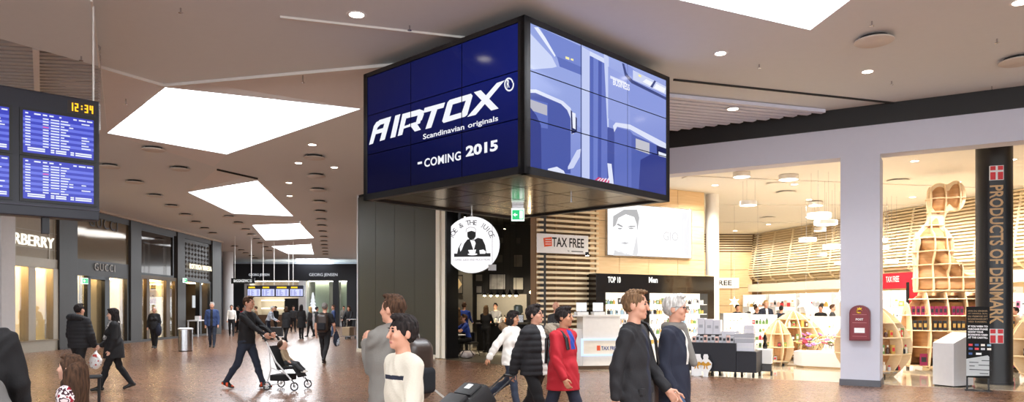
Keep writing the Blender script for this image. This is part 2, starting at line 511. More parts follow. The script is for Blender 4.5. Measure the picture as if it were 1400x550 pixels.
# ---- frames (vertical planes of the place)
FL = Frame((-17.2, 26.0), (-18.0, 45.0))        # left shopping street
FR = Frame((3.75, 16.9), (9.5, 13.5))           # pale header wall, right
FT = Frame((2.335, 20.3), (5.84, 22.2))         # tax free wall
FG = Frame((-5.6, 26.6), (-2.36, 22.9))         # dark core
FJ = Frame((-24.0, 62.0), (-13.0, 62.0))        # far jewellery shop
FB = Frame((11.1, 34.7), (14.6, 20.8))          # slatted wall inside the shop
ZI = 5.1                                        # shop ceiling

# ---- right header wall
t = thing('wall_right', 'pale grey header wall with black band over the open shop front', None, FR.loc, FR.rz, kind='structure')
s0, s1 = -3.2, 14
zs = 4.7
obj('header', MB().box(s0, s1, 0, .45, zs, 5.3), m_wall, t)
obj('band', MB().box(s0, s1, -.04, .4, 5.3, CZ), mat('band_black', (24, 22, 22), .55), t)
pa, pb = FR.s(1149), FR.s(1203)
obj('pillar', MB().box(pa, pb, 0, .8, 0, zs), m_wall, t)
obj('skirting', MB().box(pa - .02, pb + .02, -.02, .82, 0, .13), mat('skirting_grey', (92, 92, 98), .5), t)

# ---- shop floor and ceiling
cor = FR.w(-4.3, -.5, 0)
shopf = [FR.w(-3.2, -.55, 0), FR.w(14, -.55, 0), Vector((24, 38, 0)), Vector((2.5, 38, 0)), FT.w(-1.6, -.1, 0), FT.w(-1.6, .9, 0)]
fl2 = struct('floor_shop', MB().hprism([(p.x, p.y) for p in shopf], -.02, .006), mat('polished_stone', (196, 182, 160), .08, var=.15, scale=3, coat=.3), 'polished pale stone floor of the tax free shop')
cl = [FR.w(-3.6, -.3, 0), FR.w(14, -.3, 0), Vector((24, 38, 0)), Vector((1.5, 38, 0)), FT.w(-2.0, -.2, 0)]
m_sc = mat('shop_ceiling_paint', (236, 231, 220), .75, var=.02)
shop_ceil = struct('ceiling_shop', MB().hprism([(p.x, p.y) for p in cl], ZI, ZI + .05), m_sc, 'cream ceiling of the tax free shop')
for k, (u, v) in enumerate((((4.6, 19.5), (14, 21.5)), ((6, 25), (14, 25)), ((7, 30), (13, 30)))):
    trim_bar((*u, 0), (*v, 0), .35, .03, m_sc, name='ceiling_rib', parent=shop_ceil, z1=ZI + .001)

# ---- tax free wall: oak panels and slats
m_oak = wood_mat('oak_veneer', (226, 190, 140), (238, 206, 160), .45, 2.0, (1, 1, 10))
twall = thing('wall_tax_free', 'oak clad wall of the tax free shop', None, FT.loc, FT.rz, kind='structure')
sl, sr = FT.s(807), FT.s(963)
obj('core', MB().box(FT.s(733), sr, .03, .3, 0, ZI), mat('core_brown', (128, 98, 66), .7), twall)
rows = [2.53, 3.03, 3.54, 4.04, 4.55, ZI]
cols = [FT.s(p) for p in (807, 847, 887, 926.6, 963)]
for i in range(5):
    for j in range(4):
        obj('panel', MB().box(cols[j] + .006, cols[j + 1] - .006, 0, .03, rows[i] + .006, rows[i + 1] - .006), m_oak, twall)
m_slw = wood_mat('pale_slat_wood', (228, 208, 170), (240, 224, 190), .5)
sa, sb = FT.s(733), FT.s(816)
pitch = .139; k = 0
me_sl = make_mesh('slat', MB().box(sa, sb, -.10, -.02, 0, .062), m_slw)
while .2 + pitch * k < 4.75:
    obj('slat', me_sl, None, twall, (0, 0, .15 + pitch * k)); k += 1
for px in (734.5, 760, 787, 814):
    obj('upright', MB().box(FT.s(px) - .02, FT.s(px) + .02, -.02, .03, 0, 4.8), mat('slat_upright', (150, 118, 80), .6), twall)
obj('counter_plinth', MB().box(FT.s(733), FT.s(816), -.14, -.02, 0, .15), mat('plinth_brown', (90, 66, 44), .6), twall)

# light box with a fashion portrait, TAX FREE sign
def printed(parent, polys, y, name='print', strength=1.0, mname=None):
    """flat print: list of (points in local (x, z), colour) stacked in thin layers"""
    mb = MB(); cols = []
    for i, (pts, c) in enumerate(polys):
        if len(pts) < 3: continue
        mb.poly([(p[0], y - .0006 * i, p[1]) for p in pts]); cols.append(c)
    me = bpy.data.meshes.new(name); me.from_pydata(mb.v, [], mb.f)
    ca = me.color_attributes.new('Col', 'FLOAT_COLOR', 'CORNER')
    data = []
    for p, c in zip(me.polygons, cols):
        if isinstance(c, list):
            for q in range(p.loop_total): data += lin(c[q])
        else: data += list(lin(c)) * p.loop_total
    ca.data.foreach_set('color', data)
    me.materials.append(MATS[mname or 'screen_glow'])
    return obj(name, me, None, parent)
vcol_emis('screen_glow', 1.0); vcol_emis('lightbox_glow', 1.25, .25)

t = thing('light_box_advert', 'bright white light box advert with a pale grey portrait on the oak wall', 'advert', FT.loc, FT.rz)
la, lb = FT.s(827.5), FT.s(943); z0, z1 = 3.06, 4.54
obj('case', MB().box(la, lb, -.09, -.005, z0, z1), m_steel, t)
def LBX(cx, cy):   # crop coords (707/180 zoom of 810,260)
    px, py = 810 + cx / 3.928, 260 + cy / 3.928
    return (FT.s(px, .1), FT.z(px, py, .1))
g = lambda v: (v, v, v + 2)
ell2 = lambda x, y, rx, ry, n=14: [(x + rx * math.cos(2 * PI * i / n), y + ry * math.sin(2 * PI * i / n)) for i in range(n)]
pl = [([(la + .02, z0 + .02), (lb - .02, z0 + .02), (lb - .02, z1 - .02), (la + .02, z1 - .02)], g(252))]
for pts, c in (([(238, 125), (300, 110), (305, 352), (225, 352), (245, 250)], 236), ([(112, 352), (120, 320), (135, 330), (215, 350), (215, 354)], 205),
               ([(110, 200), (112, 140), (170, 105), (240, 105), (252, 150), (240, 225), (238, 180), (225, 145), (180, 130), (140, 150), (125, 190)], 170),
               ([(128, 185), (140, 180), (165, 195), (160, 200)], 150), ([(185, 200), (205, 192), (232, 193), (230, 198)], 150),
               (ell2(148, 207, 12, 4), 160), (ell2(208, 206, 13, 4), 160), ([(168, 205), (178, 205), (184, 255), (172, 260), (160, 254)], 232),
               ([(150, 284), (175, 279), (198, 285), (176, 292)], 185), ([(140, 318), (175, 338), (215, 322), (213, 330), (176, 346), (140, 328)], 222),
               ([(215, 350), (238, 240), (245, 330), (240, 352)], 210), ([(408, 100), (415, 100), (415, 155), (408, 155)], 228), ([(480, 120), (520, 120), (520, 360), (480, 340)], 226),
               ([(488, 160), (492, 160), (492, 345), (488, 345)], 238), ([(520, 100), (524, 100), (500, 200), (496, 200)], 245)):
    pl.append(([LBX(*p) for p in pts], g(c)))
printed(t, pl, -.092, 'portrait_print', mname='lightbox_glow')
a = LBX(380, 270); b = LBX(460, 228)
lettering('GIO', t, (a[0], -.1045, a[1]), b[0] - a[0], b[1] - a[1], emis('print_grey', (224, 224, 226), 1.0), depth=.001)

t = thing('tax_free_sign', 'white TAX FREE sign board with orange bag mark on the slats', 'sign', FT.loc, FT.rz)
ta, tb = FT.s(735, .15), FT.s(804, .15); za, zb = FT.z(770, 347, .15), FT.z(770, 321, .15)
obj('board', MB().box(ta, tb, -.16, -.1, za, zb), mat('sign_white', (240, 240, 240), .4), t, bevel=.005)
m_or = mat('mark_orange', (235, 92, 50), .5); m_blk = mat('print_black', (14, 14, 14), .5)
x0, x1 = FT.s(743, .15), FT.s(753, .15); zc = (za + zb) / 2 + .04
mb = MB(); q = .115
mb.prism([(x0 + .02, zc - q - .02), (x1 + .03, zc - q + .01), (x1 + .02, zc + q + .02), (x0 - .01, zc + q - .02)], -.167, -.16)
mk = obj('bag_mark', mb, m_or, t)
for dz in (-.06, 0, .06): obj('bar', MB().prism([(x0 + .05, zc + dz - .012), (x1, zc + dz - .004), (x1, zc + dz + .012), (x0 + .05, zc + dz + .006)], -.17, -.166), MATS['sign_white'], mk)
tx0, tx1 = FT.s(754.5, .15), FT.s(798, .15)
lettering('TAX FREE', t, (tx0, -.161, zc - .12), tx1 - tx0, .25, m_blk, bold=.015)
lettering('by', t, (FT.s(776, .15), -.161, za + .05), None, .05, m_blk)
obj('small_mark', MB().box(FT.s(781, .15), FT.s(797, .15), -.163, -.16, za + .055, za + .085), mat('print_grey_mark', (120, 120, 120), .5), t)
# spotlight under the sign
sp = FT.w(FT.s(790), .45, FT.z(790, 351))
t = thing('spot_lamp', 'small bright spot lamp below the tax free sign', 'lamp', tuple(sp))
obj('head', MB().cyl((0, 0, 0), .05, .09, 12), m_dark, t)
obj('bulb', MB().cyl((0, 0, -.012), .04, .012, 12), emis('spot_glow', (255, 248, 230), 30), t)
obj('stem', MB().cyl((0, .04, .04), .012, .30, 8, axis=1), m_dark, t)

# ---- wood wall at the back of the shop with FREE sign, slatted bulging wall
bw = thing('wall_back', 'oak clad back wall of the tax free shop', None, (4.0, 34.7, 0), 0, kind='structure')
obj('core', MB().box(0, 10.5, .04, .3, 0, ZI), MATS['core_brown'], bw)
for i in range(5):
    for j in range(5):
        obj('panel', MB().box(2.4 + j * 1.0 + .01, 3.4 + j * 1.0 - .01, 0, .04, i * .85 + .01, min(i * .85 + .84, 4.24)), m_oak, bw)
me_b = make_mesh('slat', MB().box(2.4, 7.4, -.04, .02, 0, .05), m_slw)
for k in range(7): obj('slat', me_b, None, bw, (0, 0, 4.3 + k * .115))
t = thing('tax_free_hanging_sign', 'white sign reading FREE on the oak back wall', 'sign', (ray(983, 0, 34.3).x - 1.2, 34.699, 0), 0)
obj('board', MB().box(0, 2.25, -.05, .0, 2.52, 3.02), MATS['sign_white'], t)
lettering('TAX FREE', t, (.15, -.052, 2.66), 1.75, .24, m_blk, bold=.015)

sw = thing('wall_slatted', 'bulging wall of pale horizontal wood slats behind the shop', None, FB.loc, FB.rz, kind='structure')
obj('backing', MB().box(0, 19, .75, .9, 0, ZI), mat('backing_brown', (208, 184, 144), .7), sw)
nrow = 22
for k in range(nrow):
    f = k / (nrow - 1)                    # 0 bottom .. 1 top
    z = 2.72 + f * 2.3
    dep = .62 - .85 * math.sin(min(1, f * 1.35 + .06) * PI / 2) ** 1.0 * .62 if f < .3 else .08 + (f - .3) * .45
    dep = .55 * (1 - min(1, f / .22)) ** 2 + .06 + .4 * f
    obj('slat', MB().box(0, 19, dep - .05, dep, z, z + .062), m_slw, sw)
for j in range(14):
    pts = []
    x = .35 + j * 1.35
    for f in [i / 10 for i in range(11)]:
        pts.append((x, .55 * (1 - min(1, f / .22)) ** 2 + .03 + .4 * f, 2.74 + f * 2.3))
    obj('rib', MB().tube(pts, .045, 4), m_slw, sw)
# shops beneath the slatted wall
obj('fascia', MB().box(0, 19, .1, .74, 2.35, 2.7), mat('fascia_cream', (238, 228, 208), .6), sw)
m_red = mat('banner_red', (196, 26, 44), .5)
ban = FB.s(1203), FB.s(1237)
obj('red_fascia', MB().box(ban[0], ban[1] + 1, .04, .1, FB.z(1215, 395), FB.z(1215, 374)), m_red, sw)
bnl = ray(1218, 384, FB.Y(1218)); 
lettering('TAX FREE', sw, (FB.s(1210), .036, FB.z(1215, 386)), FB.s(1228) - FB.s(1210), .2, MATS['sign_white'])

# ---- dark core wall beside the cafe
t = thing('wall_core', 'tall dark green-grey panelled core wall under the video cube', None, FG.loc, FG.rz, kind='structure')
m_green = mat('perforated_dark_green', (66, 66, 56), .5, .1, var=.2, scale=220, bump=.3, bscale=300)
m_green2 = mat('core_fill', (30, 30, 26), .7)
dl = Vector((-.21, 1, 0)).normalized()
# back corners in local coordinates
c, s_ = math.cos(-FG.rz), math.sin(-FG.rz)
loc2 = lambda v: (v.x * c - v.y * s_, v.x * s_ + v.y * c)
bl = loc2(dl * 9); br = loc2(Vector((.0, 1, 0)) * 9)
LEN = FG.len
obj('core', MB().hprism([(0, .03), (LEN, .03), (LEN + br[0], br[1]), bl], 0, CZ), m_green2, t)
npan = 4
for i in range(npan):
    obj('panel', MB().box(LEN * i / npan + .008, LEN * (i + 1) / npan - .008, 0, .03, .14, CZ - .1), m_green, t)
obj('skirting', MB().box(-.03, LEN + .02, -.05, .03, 0, .12), mat('skirting_cream', (214, 206, 186), .5), t)
obj('corner_strip', MB().box(-.05, 0, -.02, .06, 0, CZ), m_white, t)
t2 = thing('wall_pilaster', 'cream double pilaster between the dark core wall and the cafe', None, FG.loc, FG.rz, kind='structure')
pw = FG.s(610) - LEN
for k in range(2):
    obj('shaft', MB().box(LEN + .03 + k * pw * .52, LEN + pw * (.45 + k * .53), -.06 + k * .03, .4, 0, CZ), mat('pilaster_cream', (236, 228, 210), .5), t2, bevel=.01)
obj('black_edge', MB().box(LEN + pw, LEN + pw + .09, -.04, .4, 0, CZ), m_black, t2)
obj('baseplate', MB().box(LEN + .02, LEN + pw + .1, -.08, .42, 0, .04), m_steel, t2)

# ---- cafe interior shell
m_cafe = mat('cafe_charcoal', (60, 57, 54), .6)
m_cafe2 = mat('cafe_grey', (104, 100, 92), .7)
m_cfl = mat('cafe_floor_dark', (74, 66, 52), .4, var=.25, scale=4)
j0 = FG.w(FG.s(612), .02, 0); j1 = FT.w(FT.s(733), .12, 0)
struct('floor_cafe', MB().hprism([(j0.x, j0.y), (j1.x, j1.y), (2.3, 31), (-4.2, 31)], -.02, .008), m_cfl, 'dark floor of the cafe')
struct('wall_cafe_back', MB().box(-4.4, 2.4, 30.0, 30.2, 0, 5.2), m_cafe, 'charcoal back wall of the cafe hung with framed pictures')
struct('wall_cafe_right', MB().hprism([(j1.x + .05, j1.y + .1), (j1.x + .2, j1.y + .1), (2.5, 30), (2.3, 30)], 0, 5.2), m_cafe, 'charcoal right wall of the cafe')
struct('wall_cafe_left', MB().box(-2.62, -1.55, 28.6, 28.75, 0, 5.0), m_cafe2, 'grey side wall of the cafe with a poster')
struct('ceiling_cafe', MB().hprism([(j0.x, j0.y), (j1.x, j1.y), (2.3, 31), (-4.4, 31)], 5.0, 5.05), m_cafe, 'black ceiling of the cafe')
struct('wall_cafe_niche', MB().box(ray(652, 0, 29.9).x, ray(720, 0, 29.9).x, 29.86, 29.99, 1.1, 2.15), mat('niche_tile', (216, 208, 190), .4), 'pale tiled wall behind the cafe counter')

# ---- left shopping street shell
lw = thing('wall_left', 'dark pilasters and fascia of the left shop row', None, FL.loc, FL.rz, kind='structure')
m_pil = mat('pilaster_charcoal', (58, 54, 50), .45, .1, var=.1)
def S(px): return FL.s(px)
for a, b in ((77, 102), (175.5, 190), (240, 250), (288, 300)):
    obj('pilaster', MB().box(S(a), S(b), -.12, .5, 0, CZ), m_pil, lw, bevel=.01)
obj('fascia', MB().box(S(77), S(300), -.06, .4, 5.36, CZ), m_pil, lw)
obj('cornice', MB().box(S(77) - .1, S(300) + .1, -.2, .0, 5.6, CZ - .005), mat('cornice_beige', (206, 188, 168), .6), lw)
obj('backing', MB().box(S(-60), S(300), 3.2, 3.3, 0, CZ), m_pil, lw)
obj('end_wall', MB().box(S(300) - .1, S(300), -.1, 6, 0, CZ), m_pil, lw)
obj('plinth', MB().box(S(77), S(290), -.14, .3, 0, .1), m_pil, lw)

# far end
struct('wall_far', MB().box(-42, -12, 66, 66.2, 0, CZ), mat('far_wall_pale', (206, 212, 224), .6), 'pale far wall of the concourse')
struct('wall_far_left', MB().box(-30, -24.6, 60, 60.2, 0, 5.5), mat('blue_grey_panel', (120, 140, 164), .5), 'blue-grey wall beyond the left shop row')
struct('wall_outer_left', MB().box(-42, -41.8, -14, 74, 0, CZ), m_wall, 'outer left wall')
struct('wall_outer_right', MB().box(31.8, 32, -14, 74, 0, CZ), m_wall, 'outer right wall')
colw = MB().cyl((0, 0, 0), .36, CZ, 24)
struct('column_far', colw, m_white, 'round white column left of the far jewellery shop', loc=ray(312, 0, 54.0) * Vector((1, 1, 0)) if False else (ray(312, 0, 54).x, 54, 0), smooth=True)
struct('column_shop', MB().cyl((0, 0, 0), .2, ZI, 24), mat('column_cream', (246, 243, 236), .5), 'round cream column at the end of the oak wall', loc=(ray(974, 0, 22.6).x, 22.6, 0), smooth=True)
struct('column_left', MB().box(-.55, .45, -.3, .3, 0, CZ), mat('column_grey', (206, 200, 196), .6), 'pale square column at the left edge before the burberry shop', loc=(ray(-2, 0, 22).x - .15, 22, 0))

# ================================================================== VIDEO CUBE
N = Vector((.165, 9.72)); dL = Vector((-.727, .687)).normalized(); dR = Vector((.687, .727)).normalized(); CW = 3.64
Lc = N + dL * CW; Rc = N + dR * CW
ZB, ZT = 3.39, 5.5
FCL = Frame(tuple(Lc), tuple(N)); FCR = Frame(tuple(N), tuple(Rc))
cube = thing('video_cube', 'large black cube of video wall screens hanging from the ceiling', 'video wall', (N.x, N.y, 0), 0)
wr = lambda v: (v.x - N.x, v.y - N.y)
Bc = Lc + dR * CW
m_frame = mat('cube_frame_black', (20, 20, 22), .35)
obj('housing', MB().hprism([wr(N + dL * .09 + dR * .09), wr(Rc - dR * .02 + dL * .09), wr(Bc - (dL + dR) * .05), wr(Lc - dL * .02 + dR * .09)], ZB + .1, ZT - .02), m_frame, cube)
def bar(a, b, w, z0, z1, nm='frame_bar'):
    a = Vector(a); b = Vector(b); d = (b - a).normalized(); n = Vector((-d.y, d.x)) * w
    obj(nm, MB().hprism([wr(a), wr(b), wr(b + n), wr(a + n)], z0, z1), m_frame, cube)
oL, oR = Vector((-dR.x, -dR.y)), Vector((-dL.x, -dL.y))     # outward normals
for fa, fb in ((Lc, N), (N, Rc)):
    bar(fa, fb, .12, ZT - .07, ZT); bar(fa, fb, .12, ZB, ZB + .10)
bar(Lc + dR * CW, Lc, .1, ZB, ZT); bar(Rc, Rc + dL * CW, .1, ZB, ZT)
for p, q in ((Lc, .07), (N - (Vector((N.x - Lc.x, N.y - Lc.y)).normalized()) * .07, .07)):
    bar(p, p - dL * q, .12, ZB, ZT, 'frame_post')
for p, q in ((N, .05), (Rc - dR * .05, .05)):
    bar(p, p + dR * q, .12, ZB, ZT, 'frame_post')
hg = thing('cube_hanger', 'dark hanging frame joining the video cube to the ceiling', 'bracket', (0, 0, 0))
for f in (.25, .75):
    for g_ in (.25, .75):
        p = N + dL * (CW * f) + dR * (CW * g_)
        obj('hanger_post', MB().box(p.x - .06, p.x + .06, p.y - .06, p.y + .06, ZT - .019, CZ - .001), m_frame, hg)
# underside panels
m_under = mat('bronze_mirror_panel', (128, 112, 92), .16, .85, var=.08)
for i in range(4):
    for j in range(4):
        e = .012; w = (CW - .1) / 4
        a0, a1 = .05 + w * i + e, .05 + w * (i + 1) - e; b0, b1 = .05 + w * j + e, .05 + w * (j + 1) - e
        pts = [N + dL * a0 + dR * b0, N + dL * a1 + dR * b0, N + dL * a1 + dR * b1, N + dL * a0 + dR * b1]
        obj('soffit_panel', MB().hprism([wr(p) for p in pts], ZB + .03, ZB + .05), m_under, cube)
# small sprinkler under the cube
for px, py in ((781, 272), (645, 291)):
    p = onceil(px, py, ZB); t = thing('sprinkler', 'small sprinkler under the video cube, %s' % ('right' if px > 700 else 'left'), 'sprinkler', (p.x, p.y, ZB - .05))
    obj('stem', MB().cyl((0, 0, 0), .012, .08, 8), m_steel, t); obj('rose', MB().cyl((0, 0, -.01), .03, .01, 10), m_steel, t)

def clip(poly, x0, x1, z0, z1):
    for ax, lim, sg in ((0, x0, 1), (0, x1, -1), (1, z0, 1), (1, z1, -1)):
        out = []
        for i in range(len(poly)):
            a, b = poly[i - 1], poly[i]
            ia, ib = (a[ax] - lim) * sg >= 0, (b[ax] - lim) * sg >= 0
            if ia != ib:
                t_ = (lim - a[ax]) / (b[ax] - a[ax]); out.append((a[0] + (b[0] - a[0]) * t_, a[1] + (b[1] - a[1]) * t_))
            if ib: out.append(b)
        poly = out
        if not poly: return []
    return poly

def video_face(F, polys, xa, xb, za, zb, base):
    """3 x 3 screens on a face; each screen its own part carrying its piece of the picture"""
    root_off = (F.o.x - N.x, F.o.y - N.y, 0)
    for i in range(3):
        for j in range(3):
            x0 = xa + (xb - xa) * i / 3 + .007; x1 = xa + (xb - xa) * (i + 1) / 3 - .007
            z0 = za + (zb - za) * j / 3 + .007; z1 = za + (zb - za) * (j + 1) / 3 - .007
            sc_ = obj('screen_panel', MB().box(x0, x1, .012, .05, z0, z1), m_black, cube, root_off, F.rz)
            g_ = 8; pp = []
            for u in range(g_):
                for v in range(6):
                    q = [(x0 + (x1 - x0) * (u + a) / g_, z0 + (z1 - z0) * (v + b) / 6) for a, b in ((0, 0), (1, 0), (1, 1), (0, 1))]
                    pp.append((q, [base((p[0] - xa) / (xb - xa), (p[1] - za) / (zb - za)) for p in q]))
            k0 = len(pp)
            mb = MB(); cols = []
            for q, c in pp: mb.poly([(p[0], .011, p[1]) for p in q]); cols.append(c)
            n = 0
            for q, c in polys:
                r = clip(q, x0, x1, z0, z1)
                if len(r) >= 3:
                    n += 1; mb.poly([(p[0], .011 - .0004 * n, p[1]) for p in r]); cols.append(c)
            me = bpy.data.meshes.new('picture'); me.from_pydata(mb.v, [], mb.f)
            ca = me.color_attributes.new('Col', 'FLOAT_COLOR', 'CORNER'); data = []
            for p, c in zip(me.polygons, cols):
                if isinstance(c, list):
                    for w in range(p.loop_total): data += lin(c[w])
                else: data += list(lin(c)) * p.loop_total
            ca.data.foreach_set('color', data); me.materials.append(MATS['screen_glow'])
            pc = obj('picture', me, None, sc_)
def smooth_mix(a, b, t_): t_ = max(0, min(1, t_)); return tuple(a[k] + (b[k] - a[k]) * t_ for k in range(3))

# left face: AIRTOX
def A_(x, y): px, py = 490 + x / 2.748, 90 + y / 2.748; return (FCL.s(px), FCL.z(px, py))
Wt = (246, 248, 255); P = []
def poly_a(*pts): P.append(([A_(*p) for p in pts], Wt))
poly_a((38, 297), (56, 226), (66, 211), (82, 203), (80, 222), (70, 232), (53, 292))
poly_a((76, 204), (121, 190), (116, 210), (72, 224))
poly_a((121, 190), (97, 277), (78, 283), (101, 196))
poly_a((60, 243), (110, 228), (105, 245), (56, 259))
poly_a((118, 272), (137, 267), (156, 181), (137, 187))
poly_a((146, 264), (163, 259), (183, 176), (164, 181))
poly_a((164, 181), (228, 163), (242, 168), (239, 182), (160, 202))
poly_a((243, 168), (244, 182), (236, 204), (214, 214), (222, 182), (232, 166))
poly_a((154, 232), (232, 206), (230, 216), (150, 242))
poly_a((188, 219), (214, 211), (233, 240), (210, 247))
poly_a((247, 158), (324, 137), (318, 157), (242, 177))
poly_a((273, 168), (295, 162), (272, 232), (250, 238))
poly_a((313, 208), (333, 138), (354, 140), (336, 206), (318, 214))
poly_a((333, 138), (341, 128), (421, 104), (416, 126), (350, 146))
poly_a((421, 104), (427, 112), (407, 184), (398, 191), (385, 180), (403, 126))
poly_a((336, 190), (390, 174), (398, 191), (318, 215), (326, 200))
poly_a((432, 99), (458, 91), (525, 160), (497, 168))
poly_a((518, 64), (548, 54), (439, 184), (407, 192))
ring = ell2(565, 70, 18, 26, 22); ri = ell2(565, 70, 13.5, 20, 22)
for i in range(22): poly_a(ring[i - 1], ring[i], ri[i], ri[i - 1])
video_face(FCL, P, .07, CW - .07, ZB + .10, ZT - .07, lambda u, v: smooth_mix((5, 8, 44), (12, 30, 118), .15 + .55 * u + .25 * v - .5 * abs(v - .65)))
offL = (FCL.o.x - N.x, FCL.o.y - N.y, 0)
def cube_text(s, cx0, cy0, cx1, hgt, bold, sp=1.0):
    a = A_(cx0, cy0); b = A_(cx1, cy0)
    o = lettering(s, cube, (0, 0, 0), b[0] - a[0], hgt, emis('screen_white', (246, 248, 255), 1.0), bold, .001, space=sp)
    d = FCL.d; off = FCL.w(a[0], -.004, a[1])
    o.location = (off.x - N.x, off.y - N.y, off.z); o.rotation_euler = (0, 0, FCL.rz)
hs = FCL.z(630, 100) - FCL.z(630, 100 + 25 / 2.748)
cube_text('Scandinavian', 242, 277, 397, hs * .82, .012)
cube_text('originals', 411, 240, 524, hs * 1.0, .012)
cube_text('-', 222, 371, 238, hs * .35, .02)
cube_text('COMING', 247, 382, 384, hs * 1.35, .02, 1.08)
cube_text('2015', 403, 343, 523, hs * 1.6, .04)
a = A_(557, 84); o = lettering('R', cube, (0, 0, 0), .05, .11, MATS['screen_white'], .02, .001)
off = FCL.w(a[0], -.004, a[1]); o.location = (off.x - N.x, off.y - N.y, off.z); o.rotation_euler = (0, 0, FCL.rz)

# right face: cabin picture
def B_(x, y): px, py = 710 + x / 2.116, 20 + y / 2.116; return (FCR.s(px), FCR.z(px, py))
P = []
def pb_(c, *pts): P.append(([B_(*p) for p in pts], c))
pb_((206, 216, 248), (20, 40), (95, 120), (110, 150), (60, 165), (20, 150))
pb_((150, 166, 226), (20, 18), (60, 36), (120, 140), (95, 120), (20, 35))
pb_((232, 238, 255), (44, 36), (56, 36), (110, 112), (104, 122))
pb_((118, 136, 208), (60, 36), (182, 92), (182, 160), (125, 150))
pb_((96, 114, 190), (110, 120), (182, 152), (182, 175), (118, 150))
pb_((250, 240, 170), (135, 120), (146, 124), (146, 131), (135, 127))
pb_((250, 240, 170), (150, 126), (158, 128), (158, 134), (150, 131))
pb_((150, 166, 226), (120, 152), (182, 176), (182, 330), (168, 320), (168, 300), (60, 240), (20, 215), (20, 160))
pb_((196, 206, 244), (183, 92), (205, 105), (205, 480), (183, 470))
pb_((86, 104, 184), (205, 120), (216, 118), (216, 490), (205, 480))
pb_((112, 130, 206), (216, 118), (230, 125), (228, 495), (216, 490))
pb_((76, 92, 172), (230, 125), (240, 132), (238, 495), (228, 495))
pb_((104, 120, 198), (240, 132), (256, 145), (256, 500), (238, 495))
pb_((216, 224, 250), (205, 105), (258, 132), (258, 146), (205, 118))
pb_((200, 210, 246), (245, 100), (260, 125), (260, 330), (256, 330))
pb_((150, 164, 226), (258, 150), (322, 185), (322, 330), (258, 300))
pb_((222, 228, 252), (264, 176), (320, 200), (320, 206), (264, 184))
pb_((138, 154, 222), (300, 140), (322, 150), (440, 240), (440, 300), (322, 260))
pb_((60, 72, 130), (298, 140), (304, 142), (312, 170), (330, 190), (440, 246), (440, 254), (326, 198), (306, 176))
pb_((206, 214, 244), (330, 160), (440, 215), (440, 238), (330, 188))
pb_((244, 247, 255), (368, 186), (392, 198), (384, 208), (358, 194)); pb_((244, 247, 255), (398, 200), (425, 214), (420, 226), (390, 212))
pb_((60, 72, 130), (392, 190), (397, 193), (386, 212), (380, 208))
pb_((250, 240, 170), (346, 172), (354, 176), (354, 182), (346, 178))
# seats
pb_((222, 228, 250), (20, 216), (50, 216), (128, 250), (150, 270), (160, 300), (160, 345), (152, 345), (150, 300), (140, 276), (122, 258), (48, 226), (20, 226))
pb_((74, 90, 168), (20, 226), (48, 226), (122, 258), (140, 276), (150, 300), (150, 460), (20, 450))
pb_((98, 116, 194), (24, 240), (84, 256), (84, 330), (24, 320))
pb_((186, 186, 200), (30, 244), (82, 262), (82, 292), (34, 276))
pb_((54, 66, 140), (20, 250), (50, 290), (64, 320), (66, 455), (20, 450))
pb_((30, 38, 90), (150, 275), (168, 300), (168, 340), (152, 345))
pb_((236, 240, 255), (154, 282), (164, 286), (164, 332), (156, 328))
pb_((70, 84, 160), (256, 325), (322, 345), (440, 400), (440, 530), (256, 500))
pb_((222, 228, 250), (272, 322), (280, 312), (322, 318), (425, 372), (440, 400), (440, 412), (412, 384), (322, 332), (284, 324), (276, 340))
pb_((98, 114, 192), (276, 340), (284, 326), (322, 336), (330, 345), (326, 515), (276, 500))
pb_((84, 100, 178), (326, 345), (400, 378), (412, 520), (326, 515))
pb_((196, 196, 206), (338, 358), (378, 372), (378, 404), (338, 390))
pb_((54, 64, 138), (352, 420), (390, 400), (440, 420), (440, 535), (346, 520))
pb_((30, 36, 86), (398, 378), (438, 392), (438, 420), (400, 405)); pb_((232, 238, 252), (404, 396), (438, 408), (438, 418), (404, 408))
pb_((226, 232, 252), (84, 446), (110, 440), (130, 452), (138, 470), (110, 470), (84, 462))
pb_((206, 214, 246), (142, 440), (168, 392), (180, 388), (176, 412), (158, 444), (142, 448))
pb_((226, 232, 252), (256, 430), (268, 432), (276, 505), (262, 500))
pb_((206, 60, 110), (205, 490), (230, 470), (262, 480), (258, 500), (240, 502))
for k in range(4): pb_((240, 226, 240), (212 + k * 12, 492), (216 + k * 12, 492), (238 + k * 8, 474), (234 + k * 8, 473))
video_face(FCR, P, .05, CW - .05, ZB + .10, ZT - .07, lambda u, v: smooth_mix((112, 128, 204), (168, 182, 236), .3 + .7 * v - .25 * u))
a = B_(270, 194); b = B_(318, 206)
o = lettering('BUSINESS', cube, (0, 0, 0), b[0] - a[0], .10, MATS['screen_white'], .02, .001)
off = FCR.w(a[0], .008, a[1] - .05); o.location = (off.x - N.x, off.y - N.y, off.z); o.rotation_euler = (0, 0, FCR.rz)

# exit sign under the cube
p = onceil(708, 283, ZB)
t = thing('exit_sign', 'green and white running exit sign hanging under the video cube', 'sign', (p.x, p.y, 0))
m_gr = emis('exit_green', (0, 190, 110), 1.2); m_ew = emis('exit_white', (235, 255, 245), 1.6)
obj('case', MB().box(-.115, .115, -.03, .03, ZB - .25, ZB - .03), m_ew, t, bevel=.004)
obj('bracket', MB().box(-.1, .1, -.02, .02, ZB - .03, ZB + .028), m_steel, t)
obj('green_field', MB().box(-.1, .1, -.034, -.03, ZB - .23, ZB - .06), m_gr, t)
obj('arrow', MB().prism([(-.085, ZB - .145), (-.045, ZB - .11), (-.045, ZB - .135), (-.01, ZB - .135), (-.01, ZB - .155), (-.045, ZB - .155), (-.045, ZB - .18)], -.038, -.034), m_ew, t)
obj('door_mark', MB().box(.03, .085, -.038, -.034, ZB - .215, ZB - .075), m_ew, t)

